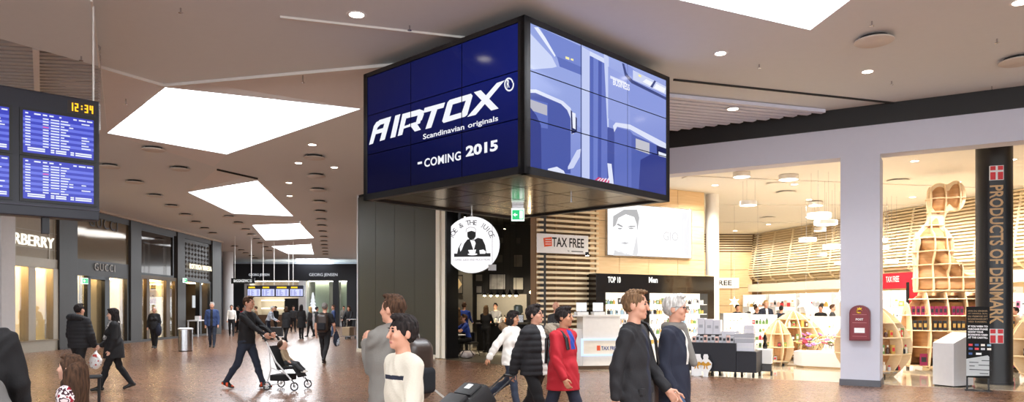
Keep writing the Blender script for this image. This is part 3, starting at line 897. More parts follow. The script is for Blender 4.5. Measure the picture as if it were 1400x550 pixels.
# ================================================================== CEILING FIXTURES
def vent(px, py, label, dia=.56, group='ceiling air vents'):
    p = onceil(px, py, 5.62)
    if not vent.proto:
        t = thing('ceiling_vent', label, 'air vent', (p.x, p.y, 5.62), 0, group)
        obj('disc', MB().lathe([(.26, 0), (.28, .012), (.28, .025), (.2, .03)], n=28), mat('vent_disc', (206, 198, 188), .45), t, smooth=True)
        obj('collar', MB().cyl((0, 0, .03), .2, .055, 20), m_gap, t)
        vent.proto = t; return t
    return dup(vent.proto, (p.x, p.y, 5.62), 0, label, group)
vent.proto = None
vent(1195, 58, 'large round ceiling vent disc above the right shop band')
vent(1392, 86, 'round ceiling vent disc cut by the right edge of the picture')
vent(105, 117, 'round ceiling vent disc on the slats above the flight board clock')
vent(210, 206, 'round ceiling vent disc just below the large skylight at left')
vent(430, 217, 'small round ceiling disc nearest the video cube at left')
for i, (x, y) in enumerate(((432.5, 242), (435, 261), (437, 277.5), (438, 290.5), (439, 301.5), (440, 310), (441.5, 318), (442.3, 325), (443, 331), (443.6, 336), (444.2, 340.7), (444.7, 345), (445, 348.5))):
    vent(x, y, 'ceiling vent disc, %s in the row right of the skylights' % ORD[i])
for i, (x, y) in enumerate(((150, 229), (184.5, 250.5), (212, 269), (235, 283), (254, 295), (268, 305), (280, 313.5), (291, 320))):
    vent(x, y, 'ceiling vent disc, %s in the row above the left shops' % ORD[i])
for i, (x, y) in enumerate(((246, 232.5), (313, 297.5), (326, 306), (336, 315), (344, 322), (351, 328), (357, 333.5), (363, 339), (368, 344))):
    vent(x, y, 'ceiling vent disc, %s in the row left of the skylights' % ORD[i])
for i, (x, y) in enumerate(((321, 338), (330, 343), (336, 347), (344, 350.5), (349, 354))):
    vent(x, y, 'ceiling vent disc, %s in the far left row' % ORD[i])

def downlight(px, py, label, z=CZ, power=60, group='ceiling downlights', r=.1, glow=None):
    p = onceil(px, py, z)
    key = glow or 'lamp_glow'
    t = thing('downlight', label, 'lamp', (p.x, p.y, z), 0, group)
    if 'ring' not in downlight.me:
        downlight.me['ring'] = make_mesh('ring', MB().lathe([(.085, -.004), (.115, -.008), (.12, 0)], n=20), m_white, True)
        downlight.me['lens'] = make_mesh('lens', MB().cyl((0, 0, -.0065), .084, .006, 20), MATS[key])
    k = r / .1
    for n in ('ring', 'lens'):
        o = obj(n, downlight.me[n], None, t); o.scale = (k, k, 1)
    if power:
        l = spot('downlight_beam', (0, 0, -.03), power); l.parent = t
    return t
downlight.me = {}
downlight(487.5, 20, 'round white ceiling downlight left of the video cube', r=.12, power=120)
downlight(985, 73, 'recessed reflector downlight between skylight and video cube', r=.1, power=120)
downlight(1186, 98, 'recessed downlight below the large vent disc above the pale wall', r=.1, power=120)
downlight(1396, 3, 'recessed downlight in the top right corner', r=.12, power=120)
downlight(1002, 149, 'recessed downlight in the slatted ceiling right of the video cube', r=.12, power=90, z=5.61)
for i, (x, y) in enumerate(((427, 198), (408, 223), (395, 250), (457, 229), (396, 268))):
    downlight(x, y, 'recessed downlight, %s of the cluster right of the large skylight' % ORD[i], r=.11, power=60)
for i, (px, py, nm) in enumerate(((1192, 29, 'above the large vent disc'), (1038, 88, 'left of the large vent disc'), (1363, 53, 'near the upper right corner'), (1219, 111, 'right of the downlight above the pale wall'), (1356, 118, 'just above the black band at right'),
                           (247, 11, 'at the top left above the large skylight'), (111, 77, 'in the lowered ceiling field'), (414, 108, 'on the facet right of the large skylight'), (172, 138, 'on the facet left of the large skylight'), (560, 35, 'behind the video cube'))):
    zc_ = LZ if px == 111 else CZ
    p = onceil(px, py, zc_)
    t = thing('sprinkler', 'small ceiling sprinkler %s' % nm, 'sprinkler', (p.x, p.y, zc_), 0, 'ceiling sprinklers')
    obj('stem', MB().cyl((0, 0, -.07), .012, .07 if px not in (414, 172) else .2, 8), m_steel, t); obj('rose', MB().lathe([(.012, -.075), (.032, -.07), (.03, -.064), (.01, -.06)], n=10), m_steel, t)

# ================================================================== FLIGHT BOARD (left)
pl_, pr_ = ray(-70, 0, 8.45), ray(136, 0, 9.5)
FF = Frame((pl_.x, pl_.y), (pr_.x, pr_.y))
fb = thing('flight_board', 'hanging dark flight information board with blue timetable screens and clock', 'display board', FF.loc, FF.rz)
zt, zb_ = FF.z(136, 139), FF.z(136, 302)
Lf = FF.len
m_navy = mat('board_navy', (22, 22, 36), .35)
obj('case', MB().box(0, Lf, 0, .25, zb_, zt), m_navy, fb, bevel=.012)
ledge = FF.z(60, 281)
obj('ledge', MB().box(0, Lf, -.02, 0, ledge - .02, ledge), mat('board_ledge', (50, 48, 62), .4), fb)
obj('bracket', MB().box(Lf * .6, Lf * .6 + .08, .08, .16, zb_ - .2, zb_), m_dark, fb)
obj('suspension_rod', MB().cyl((FF.s(131), .12, zt), .012, LZ - zt - .002, 8), m_edge, fb)
obj('suspension_rod', MB().cyl((.3, .12, zt), .012, LZ - zt - .002, 8), m_edge, fb)
m_txt = emis('timetable_text', (235, 240, 255), 1.0)
m_row1 = emis('timetable_blue', (40, 52, 190), 1.0); m_row2 = emis('timetable_pale_blue', (96, 110, 225), 1.0)
m_pink = emis('timetable_pink', (230, 90, 170), 1.0)
def timetable(x0, x1, z0, z1, seed, parent, rows=11):
    s_ = obj('screen', MB().box(x0 - .035, x1 + .035, -.02, 0, z0 - .035, z1 + .035), m_black, parent)
    r = random.Random(seed); w = x1 - x0; h = z1 - z0
    mb = MB(); mb.poly([(x0, -.021, z0), (x1, -.021, z0), (x1, -.021, z1), (x0, -.021, z1)], 0)
    rh = h * .74 / rows
    for i in range(rows):
        zc_ = z1 - h * .11 - rh * i
        if i % 2: mb.poly([(x0, -.0214, zc_ - rh), (x1, -.0214, zc_ - rh), (x1, -.0214, zc_), (x0, -.0214, zc_)], 1)
        for a, b, pr in ((.03, .1, 1), (.27, .35, 1), (.38, .5, .9), (.52, .52 + r.uniform(.05, .14), 1), (.82, .82 + r.uniform(.06, .14), .4), (.64, .7, .25)):
            if r.random() < pr:
                mb.poly([(x0 + w * a, -.0218, zc_ - rh * .72), (x0 + w * b, -.0218, zc_ - rh * .72), (x0 + w * b, -.0218, zc_ - rh * .3), (x0 + w * a, -.0218, zc_ - rh * .3)], 3 if (i == 3 and a == .27) else 2)
    for a, b in ((.03, .07), (.15, .24), (.27, .33), (.36, .42), (.5, .53), (.7, .75), (.78, .88), (.9, .98)):
        mb.poly([(x0 + w * a, -.0218, z1 - h * .075), (x0 + w * b, -.0218, z1 - h * .075), (x0 + w * b, -.0218, z1 - h * .04), (x0 + w * a, -.0218, z1 - h * .04)], 2)
    for a, b in ((.06, .3), (.38, .43), (.45, .6), (.66, .71), (.73, .97)):
        for k in range(2):
            mb.poly([(x0 + w * a, -.0218, z0 + h * (.05 + .05 * k)), (x0 + w * b, -.0218, z0 + h * (.05 + .05 * k)), (x0 + w * b, -.0218, z0 + h * (.085 + .05 * k)), (x0 + w * a, -.0218, z0 + h * (.085 + .05 * k))], 2)
    me = make_mesh('timetable', mb, [m_row1, m_row2, m_txt, m_pink], recalc=False)
    obj('timetable', me, None, s_)
sx0, sx1 = FF.s(31), FF.s(127.5)
wS = sx1 - sx0
zu0, zu1 = FF.z(80, 214), FF.z(80, 158); zd0, zd1 = FF.z(80, 275.5), FF.z(80, 222)
gapS = FF.s(31) - FF.s(12)
for k, (a, b) in enumerate(((zu0, zu1), (zd0, zd1))):
    timetable(sx0, sx1, a, b, 5 + k, fb)
    timetable(sx0 - gapS - wS, sx0 - gapS, a, b, 9 + k, fb)
# clock
m_amb = emis('clock_amber', (255, 190, 20), 1.6)
ck = obj('clock', MB().box(FF.s(92), FF.s(131), -.006, 0, FF.z(110, 156), FF.z(110, 139.5)), mat('clock_brown', (40, 28, 26), .4), fb)
seg = {'1': 'bc', '2': 'abged', '3': 'abgcd', '4': 'fgbc'}
dw = (FF.s(129.5) - FF.s(95)) / 5.1; dh = FF.z(110, 142.5) - FF.z(110, 153.5); z0 = FF.z(110, 153.5); th = dh * .15
mb = MB()
for i, ch in enumerate('12:34'):
    x = FF.s(95) + dw * (i * 1.02 + (0 if i < 2 else -.05)); w = dw * .72
    if ch == ':':
        mb = MB()
        for zz in (.3, .65): mb.box(x + dw * .3, x + dw * .3 + th * 1.1, -.009, -.006, z0 + dh * zz, z0 + dh * zz + th * 1.2)
        obj('digit', mb, m_amb, ck, kind='stuff'); continue
    mb = MB()
    for s_ in seg[ch]:
        {'a': lambda: mb.box(x, x + w, -.009, -.006, z0 + dh - th, z0 + dh), 'g': lambda: mb.box(x, x + w, -.009, -.006, z0 + dh / 2 - th / 2, z0 + dh / 2 + th / 2),
         'd': lambda: mb.box(x, x + w, -.009, -.006, z0, z0 + th), 'b': lambda: mb.box(x + w - th, x + w, -.009, -.006, z0 + dh / 2, z0 + dh),
         'c': lambda: mb.box(x + w - th, x + w, -.009, -.006, z0, z0 + dh / 2), 'f': lambda: mb.box(x, x + th, -.009, -.006, z0 + dh / 2, z0 + dh),
         'e': lambda: mb.box(x, x + th, -.009, -.006, z0, z0 + dh / 2)}[s_]()
    obj('digit', mb, m_amb, ck)


# ================================================================== LEFT SHOPS
def recess(parent, s0, s1, z0, z1, dep, m, lamp='warm_lamp_glow', y0=.0, lampw=.12, nm='display_recess', mfloor=None):
    mb = MB()
    mb.poly([(s0, dep, z0), (s1, dep, z0), (s1, dep, z1), (s0, dep, z1)])
    mb.poly([(s0, y0, z0), (s0, dep, z0), (s0, dep, z1), (s0, y0, z1)])
    mb.poly([(s1, y0, z0), (s1, dep, z0), (s1, dep, z1), (s1, y0, z1)])
    mb.poly([(s0, y0, z1), (s1, y0, z1), (s1, dep, z1), (s0, dep, z1)])
    mb.poly([(s0, y0, z0), (s1, y0, z0), (s1, dep, z0), (s0, dep, z0)])
    r = obj(nm, mb, m, parent)
    if lamp: obj('lamp_strip', MB().box(s0 + .1, s1 - .1, y0 + .25, y0 + .25 + lampw, z1 - .06, z1 - .01), MATS[lamp], r)
    return r
def frame_rect(parent, s0, s1, z0, z1, w, y0, y1, m, nm='window_frame'):
    mb = MB()
    mb.box(s0, s1, y0, y1, z0, z0 + w).box(s0, s1, y0, y1, z1 - w, z1).box(s0, s0 + w, y0, y1, z0 + w, z1 - w).box(s1 - w, s1, y0, y1, z0 + w, z1 - w)
    return obj(nm, mb, m, parent)
m_glass = glass('shop_glass')
m_cream = mat('display_cream', (248, 234, 194), .6)
m_bur = mat('burberry_beige', (150, 134, 112), .5, .2, var=.08)
m_burf = mat('burberry_frame', (166, 154, 136), .4, .3)
m_gold = mat('display_gold', (226, 190, 120), .5)

# -- Burberry
t = thing('shop_front', 'beige shop front with white BURBERRY letters over tall lit windows', 'shop front', FL.loc, FL.rz)
b0, b1 = S(-60), S(77)
hz = FL.z(40, 365)
obj('header_panel', MB().box(b0, b1, 0, .25, hz + .35, CZ), m_bur, t)
obj('header_band', MB().box(b0, b1, -.05, .25, hz, hz + .35), m_burf, t)
for k in range(3): obj('panel_line', MB().box(b0, b1, -.015, 0, 3.75 + k * .62, 3.77 + k * .62), m_burf, t)
for x in (S(66), S(73), S(20)): obj('panel_rib', MB().box(x, x + .05, -.02, 0, hz + .35, CZ), m_burf, t)
sill = .42
obj('base_panel', MB().box(b0, b1, -.05, .25, 0, sill), m_burf, t)
obj('base_moulding', MB().box(b0, b1, -.09, -.05, sill - .05, sill), m_bur, t)
mul = [S(-60), S(-18), S(39), S(76)]
for a, b in ((S(36), S(46)), (S(70), S(77)), (S(-24), S(-16))): obj('mullion', MB().box(a, b, -.08, .25, sill, hz), m_burf, t, bevel=.015)
for a, b in ((S(-16), S(36)), (S(46), S(70))):
    obj('pane', MB().box(a, b, .05, .06, sill, hz), m_glass, t)
    recess(t, a, b, sill, hz, .75, m_cream, y0=.1)
    obj('shelf_column', MB().box(a + (b - a) * .57, a + (b - a) * .59, .68, .74, sill, hz - .07), m_gold, t)
    obj('back_shelf', MB().box(a + .1, b - .1, .5, .72, 1.9, 1.95), m_gold, t)
wB = S(72) - S(-6)
lettering('BURBERRY', t, (S(-6), -.02, FL.z(45, 337)), wB, FL.z(45, 322) - FL.z(45, 337), emis('sign_warm_white', (255, 250, 235), 1.2), bold=.0, depth=.05)
bg_ = FL.w(S(51), -.36, sill)
t = thing('trolley_case', 'small black case standing in the beige shop window', 'suitcase', tuple(bg_), FL.rz)
obj('body', MB().box(-.2, .2, -.12, .12, .04, .5), m_black, t, bevel=.03)
obj('handle', MB().tube([(-.1, 0, .5), (-.1, 0, .58), (.1, 0, .58), (.1, 0, .5)], .012), m_dark, t)
for x in (-.16, .16): obj('wheel', MB().cyl((x, -.03, .025), .025, .05, 10, axis=1), m_dark, t)

# -- Gucci
m_gp = mat('bronze_glass_panel', (132, 116, 92), .08, .35, coat=.5)
t = thing('shop_front', 'dark shop front with GUCCI on a bronze glass panel and dark fascia', 'shop front', FL.loc, FL.rz)
g0, g1 = S(102), S(175.5)
zf = FL.z(140, 358); zd = FL.z(140, 379)
obj('upper_panel', MB().box(g0, g1, 0, .1, zf, 5.36), m_gp, t)
obj('fascia', MB().box(g0, g1, -.04, .3, zd, zf), m_pil, t)
m_gl = mat('letter_dark', (38, 32, 28), .4)
lettering('GUCCI', t, (S(121), -.02, FL.z(140, 313)), S(160) - S(121), FL.z(140, 299) - FL.z(140, 313), m_gl, depth=.02, space=1.25)
lettering('GUCCI', t, (S(127), -.06, FL.z(140, 371)), S(155) - S(127), FL.z(140, 361) - FL.z(140, 371), mat('letter_grey', (176, 168, 158), .4), depth=.02, space=1.25)
for a, b in ((102, 104.5), (118, 122.5), (142, 148.5), (172.5, 175.5)): obj('mullion', MB().box(S(a), S(b), -.05, .3, .1, zd), m_black, t)
r = recess(t, S(104.5), S(118), .1, zd, .6, m_cream, y0=.1); obj('pane', MB().box(S(104.5), S(118), .05, .06, .1, zd), m_glass, t)
obj('drape', MB().prism([(S(108), 1.0), (S(116), .9), (S(117), zd - .2), (S(110), zd - .3)], .4, .45), mat('drape_white', (226, 226, 222), .8), t)
r = recess(t, S(122.5), S(142), .1, zd, 1.6, mat('gucci_interior', (150, 136, 112), .6), y0=.1)
for k in range(8): obj('lit_shelf', MB().box(S(124), S(138), 1.3, 1.58, .5 + k * .27, .6 + k * .27), emis('shelf_glow', (255, 246, 220), 3.0), t)
r = recess(t, S(148.5), S(172.5), .1, zd, 1.0, m_cream, y0=.1); obj('pane', MB().box(S(148.5), S(172.5), .05, .06, .1, zd), m_glass, t)
obj('poster', MB().box(S(155), S(171), .75, .8, .3, zd - .1), mat('poster_pink', (226, 190, 176), .5, col2=(170, 96, 84), scale=3), t)
obj('door_head', MB().box(S(118), S(148), -.05, .2, zd - .12, zd), m_black, t)
for (px, py, w) in ((128, 409, 0), (127, 425, 0)): pass
def exit_small(px, py, lbl, off=.3):
    p = FL.w(S(px), off, FL.z(px, py, off))
    t = thing('exit_sign', lbl, 'sign', tuple(p), FL.rz)
    obj('case', MB().box(-.22, .22, -.03, .03, -.12, .12), m_ew, t)
    obj('green_field', MB().box(-.2, .2, -.035, -.03, -.1, .1), m_gr, t)
    obj('arrow', MB().prism([(-.15, 0), (-.08, .07), (-.08, .02), (0, .02), (0, -.02), (-.08, -.02), (-.08, -.07)], -.04, -.035), m_ew, t)
    obj('bracket', MB().box(-.02, .02, .03, off, -.02, .02), m_dark, t)
exit_small(110, 384, 'small green exit sign in the doorway of the dark GUCCI shop', .16)
exit_small(245, 383, 'green exit sign on the pilaster left of the woven dark shop front', .3)

# -- third shop (handbags)
m_dg = mat('dark_reflecting_glass', (58, 50, 42), .05, .55)
t = thing('shop_front', 'shop front with dark reflecting upper glass over lit handbag window', 'shop front', FL.loc, FL.rz)
h0, h1 = S(190), S(240); zm = FL.z(215, 378)
obj('upper_glass', MB().box(h0, S(236), 0, .05, zm, 5.36), m_dg, t)
frame_rect(t, h0, S(236), zm, 5.36, .1, -.06, .06, m_black)
obj('transom', MB().box(h0, h1, -.06, .2, zm - .18, zm), mat('bronze_frame', (84, 66, 46), .4, .5), t)
for a, b in ((190, 193), (199, 203), (226, 231), (238, 240)): obj('mullion', MB().box(S(a), S(b), -.06, .2, .1, zm - .18), MATS['bronze_frame'], t)
for a, b, d in ((193, 199, .5), (203, 226, .8), (231, 238, .4)):
    recess(t, S(a), S(b), .1, zm - .18, d, m_cream, y0=.08); obj('pane', MB().box(S(a), S(b), .03, .04, .1, zm - .18), m_glass, t)
for k in range(3): obj('glass_shelf', MB().box(S(204), S(225),   .4, .76, 1.05 + k * .72, 1.08 + k * .72), m_white, t)
def handbag(px, py, c, lbl, f=FL, off=-.55):
    p = f.w(f.s(px, off), off, 0); z = {0: 2.53, 1: 1.81, 2: 1.09}[py]
    t = thing('handbag', lbl, 'handbag', (p.x, p.y, z), f.rz, 'handbags in the lit window')
    m = mat('bag_' + lbl.split()[0], c, .4)
    obj('body', MB().prism([(-.2, 0), (.2, 0), (.16, .24), (-.16, .24)], -.07, .07), m, t, bevel=.02)
    obj('handle', MB().tube([(-.1, 0, .23), (-.09, 0, .36), (0, 0, .42), (.09, 0, .36), (.1, 0, .23)], .012), m, t)
    obj('flap', MB().prism([(-.17, .12), (.17, .12), (.16, .25), (-.16, .25)], -.085, -.07), m, t)
    obj('clasp', MB().box(-.02, .02, -.095, -.085, .12, .16), mat('brass', (200, 160, 80), .3, 1), t)
handbag(210, 0, (52, 40, 34), 'black handbag on the top shelf of the lit handbag window')
handbag(209, 1, (120, 52, 40), 'red-brown handbag on the middle shelf of the lit handbag window')
handbag(207, 2, (150, 106, 66), 'tan handbag on the lower shelf of the lit handbag window')
handbag(219, 2, (60, 60, 70), 'grey handbag beside the tan one in the lit handbag window')

# -- woven dark front
t = thing('shop_front', 'dark woven-pattern shop front with lit BOTTEGA VENETA letters', 'shop front', FL.loc, FL.rz)
v0, v1 = S(250), S(288); zw = FL.z(270, 384)
m_wv = mat('woven_dark', (62, 58, 54), .4, .2)
obj('upper_panel', MB().box(v0, v1, .02, .2, zw, 5.36), m_wv, t)
nx, nz_ = 8, 8
tile = MB().prism([(-.5, 0), (0, -.5), (.5, 0), (0, .5)], -.06, .03)
dx = (v1 - v0 - .4) / nx; dz = (5.2 - zw - .1) / nz_
tm = make_mesh('woven_tile', MB().add([(-.46 * dx, 0, 0), (0, 0, -.46 * dz), (.46 * dx, 0, 0), (0, 0, .46 * dz), (0, -.07, .1 * dz)], [(0, 1, 4), (1, 2, 4), (2, 3, 4), (3, 0, 4)]), m_wv)
for i in range(nx):
    for j in range(nz_):
        obj('woven_tile', tm, None, t, (v0 + .2 + dx * (i + .5 + (.25 if j % 2 else -.25) * 0), .02, zw + .1 + dz * (j + .5)))
lettering('BOTTEGA VENETA', t, (S(257), -.08, FL.z(270, 369)), S(287) - S(257), FL.z(270, 362.5) - FL.z(270, 369), emis('sign_warm_white2', (255, 240, 205), 1.6), bold=.01, depth=.03)
obj('transom', MB().box(v0, v1, -.05, .2, zw - .1, zw), m_black, t)
for a, b in ((250, 253), (272, 275), (286, 288)): obj('mullion', MB().box(S(a), S(b), -.04, .2, .1, zw - .1), m_black, t)
recess(t, S(253), S(286), .1, zw - .1, 2.2, mat('dim_interior', (70, 56, 40), .6), y0=.1, lampw=.05)
obj('poster', MB().box(S(276), S(285), .5, .55, 1.6, 2.3), emis('poster_pale', (220, 224, 226), .9), t)
p = FL.w(S(262), .35, 0)
t = thing('display_table', 'small pale display table with white legs outside the woven dark shop', 'table', tuple(p), FL.rz)
obj('top', MB().box(-.75, .75, -.3, .3, .86, .92), m_white, t)
for x in (-.7, .7):
    for y in (-.26, .26): obj('leg', MB().box(x - .03, x + .03, y - .03, y + .03, 0, .86), m_white, t)
t = thing('gift_box', 'small pale gift box with red ribbon on the display table', 'box', (p.x, p.y, .92), FL.rz)
obj('carton', MB().box(-.15, .15, -.12, .12, 0, .22), m_white, t); obj('ribbon', MB().box(-.03, .03, -.125, .125, 0, .225), m_red, t)

# bin
p = onfloor(249.5, 481)
t = thing('litter_bin', 'round brushed steel litter bin on the concourse floor', 'bin', (p.x, p.y + .25, 0))
obj('body', MB().cyl((0, 0, .03), .25, .78, 28), m_steel, t, smooth=True)
obj('plinth', MB().cyl((0, 0, 0), .235, .03, 28), m_black, t)
obj('rim', MB().lathe([(.26, .8), (.265, .84), (.2, .86), (.14, .84)], n=28), m_white, t, smooth=True)

# ================================================================== FAR JEWELLERY SHOP
t = thing('shop_front', 'far dark shop front with two GEORG JENSEN signs', 'shop front', FJ.loc, FJ.rz)
J = lambda px: FJ.s(px)
JZ = lambda py: EYE + (HOR - py) * 62 / 1000
m_jd = mat('jensen_charcoal', (38, 40, 46), .5)
jt = JZ(361)
obj('upper_wall', MB().box(J(316), J(489), 0, .3, JZ(384), jt), m_jd, t)
for a, b in ((316, 334), (334, 341), (408, 418), (455, 463), (474, 489)):
    obj('pier', MB().box(J(a), J(b), 0, .3, 0, JZ(384)), m_jd if b != 341 and a != 408 else m_white, t)
m_jw = emis('jensen_letters', (225, 228, 235), .9)
lettering('GEORG JENSEN', t, (J(340.5), -.04, JZ(378.5)), J(368.5) - J(340.5), .26, m_jw, depth=.03)
lettering('GEORG JENSEN', t, (J(423), -.04, JZ(379)), J(461.5) - J(423), .32, m_jw, depth=.03)
recess(t, J(341), J(408), 0, JZ(384), 3, mat('jensen_interior', (206, 196, 180), .6), 'lamp_glow', .3, .4)
recess(t, J(418), J(474), 0, JZ(384), 3, mat('jensen_interior2', (190, 196, 190), .6), 'lamp_glow', .3, .4)
for a, b in ((427, 446), (463, 475)): obj('curtain', MB().box(J(a), J(b), .9, 1.0, 1.2, JZ(385)), mat('curtain_sage', (150, 166, 148), .8), t)
obj('counter', MB().box(J(420), J(470), .5, .9, 0, 1.1), m_white, t)
obj('counter', MB().box(J(343), J(405), .5, .9, 0, 1.0), mat('counter_brown', (120, 92, 70), .5), t)
obj('black_panel', MB().box(J(383), J(406), 1.2, 1.3, 1.0, 2.4), m_black, t)
for k in range(2): obj('lit_shelf', MB().box(J(344), J(382), 2.4, 2.8, 1.5 + .7 * k, 1.6 + .7 * k), MATS['shelf_glow'], t)
p = ray(422.5, 404, 61.3)
t = thing('white_tree_ornament', 'white cone-shaped christmas tree in the far shop window', 'ornament', (p.x, 62.5, 1.1 * 0 + 1.11), 0)
for k in range(5): obj('tier', MB().cyl((0, 0, .18 + k * .3), .42 - .07 * k, .42, 12, .05), emis('tree_white', (240, 244, 250), 1.0), t)
obj('trunk', MB().cyl((0, 0, 0), .05, .3, 8), m_white, t)
# hanging far board
FD = Frame((ray(337.5, 0, 45).x, 45.0), (ray(415, 0, 45).x, 45.0))
t = thing('flight_board', 'small far hanging flight board with four pale screens and yellow headings', 'display board', FD.loc, 0)
z0, z1 = FD.z(370, 406), FD.z(370, 390.5)
obj('case', MB().box(0, FD.len, 0, .25, z0, z1), m_navy, t)
m_ps = emis('pale_screen', (206, 212, 255), 1.15); m_ye = emis('yellow_heading', (255, 214, 40), 1.2)
for k in range(4):
    w = FD.len / 4
    s_ = obj('screen', MB().box(w * k + .05, w * (k + 1) - .05, -.01, 0, z0 + .05, z0 + .47), m_ps, t)
    mb = MB()
    for r_ in range(9):
        for a, b in ((.1, .22), (.3, .3 + rnd.uniform(.1, .3)), (.7, .85)): mb.box(w * k + w * a, w * k + w * b, -.012, -.01, z0 + .08 + r_ * .04, z0 + .1 + r_ * .04)
    obj('timetable', mb, emis('far_timetable', (110, 116, 190), .9), s_)
    obj('heading', MB().box(w * k + .1, w * k + (.5 if k != 2 else .7), -.01, 0, z0 + .53, z0 + .62), m_ye, t)
for px in (359, 374, 394, 400):
    obj('suspension_rod', MB().cyl((FD.s(px), .12, z1), .022, CZ - z1 - .01, 8), m_edge, t)
t = thing('direction_sign', 'black hanging baggage direction sign with white letters', 'sign', (ray(316, 0, 42).x, 42, 0))
q0, q1 = ray(0, 388, 42).z, ray(0, 380.5, 42).z
w = (348 - 316) * .042
obj('board', MB().box(0, w, 0, .1, q0, q1), m_black, t)
lettering('BAGGAGE/WC 22', t, (.15, -.005, q0 + .08), w - .3, .16, emis('sign_white2', (250, 250, 250), 1.0), bold=.02)
for x in (.2, w - .2): obj('suspension_rod', MB().cyl((x, .05, q1), .015, CZ - q1, 8), m_edge, t)

# ================================================================== SOLID SHAPES FROM DISTANCE FIELDS
def prim_bounds(p):
    if p[0] in 'ck':
        r = max(p[3], p[4]); lo = np.minimum(p[1], p[2]) - r; hi = np.maximum(p[1], p[2]) + r
    elif p[0] == 'e':
        r = max(p[2]); lo = np.array(p[1]) - r; hi = np.array(p[1]) + r
    else:
        r = float(np.linalg.norm(p[2])) + p[3]; lo = np.array(p[1]) - r; hi = np.array(p[1]) + r
    return np.asarray(lo, float), np.asarray(hi, float)
def prim_dist(p, X, Y, Z):
    if p[0] in 'ck':
        a = np.array(p[1], float); b = np.array(p[2], float); fy = 1.0
        if p[0] == 'k':
            fy = p[6]; yc = a[1]; Y = (Y - yc) / fy; a = a.copy(); b = b.copy(); b[1] = (b[1] - yc) / fy; a[1] = 0
        ba = b - a; bb = float(ba @ ba) + 1e-9
        x, y, z = X - a[0], Y - a[1], Z - a[2]
        h = np.clip((x * ba[0] + y * ba[1] + z * ba[2]) / bb, 0, 1)
        d = np.sqrt((x - ba[0] * h) ** 2 + (y - ba[1] * h) ** 2 + (z - ba[2] * h) ** 2) - (p[3] + (p[4] - p[3]) * h)
        return d
    x, y, z = X - p[1][0], Y - p[1][1], Z - p[1][2]
    R = p[4] if p[0] == 'e' and len(p) > 4 else (p[5] if p[0] == 'b' and len(p) > 5 else None)
    if R is not None:
        x, y, z = (x * R[0][0] + y * R[1][0] + z * R[2][0], x * R[0][1] + y * R[1][1] + z * R[2][1], x * R[0][2] + y * R[1][2] + z * R[2][2])
    if p[0] == 'e':
        r = p[2]
        k0 = np.sqrt((x / r[0]) ** 2 + (y / r[1]) ** 2 + (z / r[2]) ** 2)
        k1 = np.sqrt((x / r[0] ** 2) ** 2 + (y / r[1] ** 2) ** 2 + (z / r[2] ** 2) ** 2) + 1e-6
        return k0 * (k0 - 1) / k1
    h = p[2]; qx, qy, qz = np.abs(x) - h[0] + p[3], np.abs(y) - h[1] + p[3], np.abs(z) - h[2] + p[3]
    return np.sqrt(np.maximum(qx, 0) ** 2 + np.maximum(qy, 0) ** 2 + np.maximum(qz, 0) ** 2) + np.minimum(np.maximum(np.maximum(qx, qy), qz), 0) - p[3]

def surface_nets(F, xs, ys, zs):
    I = F < 0
    nx, ny, nz = F.shape
    c = np.zeros((nx - 1, ny - 1, nz - 1), np.int8)
    for i in (0, 1):
        for j in (0, 1):
            for k in (0, 1): c += I[i:nx - 1 + i, j:ny - 1 + j, k:nz - 1 + k]
    act = (c > 0) & (c < 8)
    ci = np.argwhere(act)
    if len(ci) == 0: return np.zeros((0, 3)), np.zeros((0, 4), int)
    idx = -np.ones(c.shape, np.int32); idx[act] = np.arange(len(ci))
    acc = np.zeros((len(ci), 3)); cnt = np.zeros(len(ci))
    for ax in range(3):
        o = [a for a in range(3) if a != ax]
        for u in (0, 1):
            for v in (0, 1):
                d0 = [0, 0, 0]; d0[o[0]] = u; d0[o[1]] = v; d1 = list(d0); d1[ax] = 1
                f0 = F[ci[:, 0] + d0[0], ci[:, 1] + d0[1], ci[:, 2] + d0[2]]; f1 = F[ci[:, 0] + d1[0], ci[:, 1] + d1[1], ci[:, 2] + d1[2]]
                m = (f0 < 0) != (f1 < 0); t = np.where(m, f0 / np.where(m, f0 - f1, 1), 0)
                p = np.zeros((len(ci), 3)); p[:, o[0]] = u; p[:, o[1]] = v; p[:, ax] = t
                acc += p * m[:, None]; cnt += m
    q = ci + acc / cnt[:, None]
    V = np.stack([np.interp(q[:, 0], np.arange(nx), xs), np.interp(q[:, 1], np.arange(ny), ys), np.interp(q[:, 2], np.arange(nz), zs)], 1)
    faces = []
    for ax in range(3):
        o = [(ax + 1) % 3, (ax + 2) % 3]
        sl0 = [slice(None)] * 3; sl1 = [slice(None)] * 3
        sl0[ax] = slice(0, -1); sl1[ax] = slice(1, None)
        for a in o: sl0[a] = slice(1, -1); sl1[a] = slice(1, -1)
        A = I[tuple(sl0)]; B = I[tuple(sl1)]
        e = np.argwhere(A != B); s = A[tuple(e.T)]
        if len(e) == 0: continue
        e = e.copy(); e[:, o[0]] += 1; e[:, o[1]] += 1
        def cell(du, dv):
            k = e.copy(); k[:, o[0]] -= du; k[:, o[1]] -= dv
            return idx[k[:, 0], k[:, 1], k[:, 2]]
        qd = np.stack([cell(0, 0), cell(1, 0), cell(1, 1), cell(0, 1)], 1)
        qd[~s] = qd[~s][:, ::-1]
        faces.append(qd)
    return V, np.concatenate(faces)

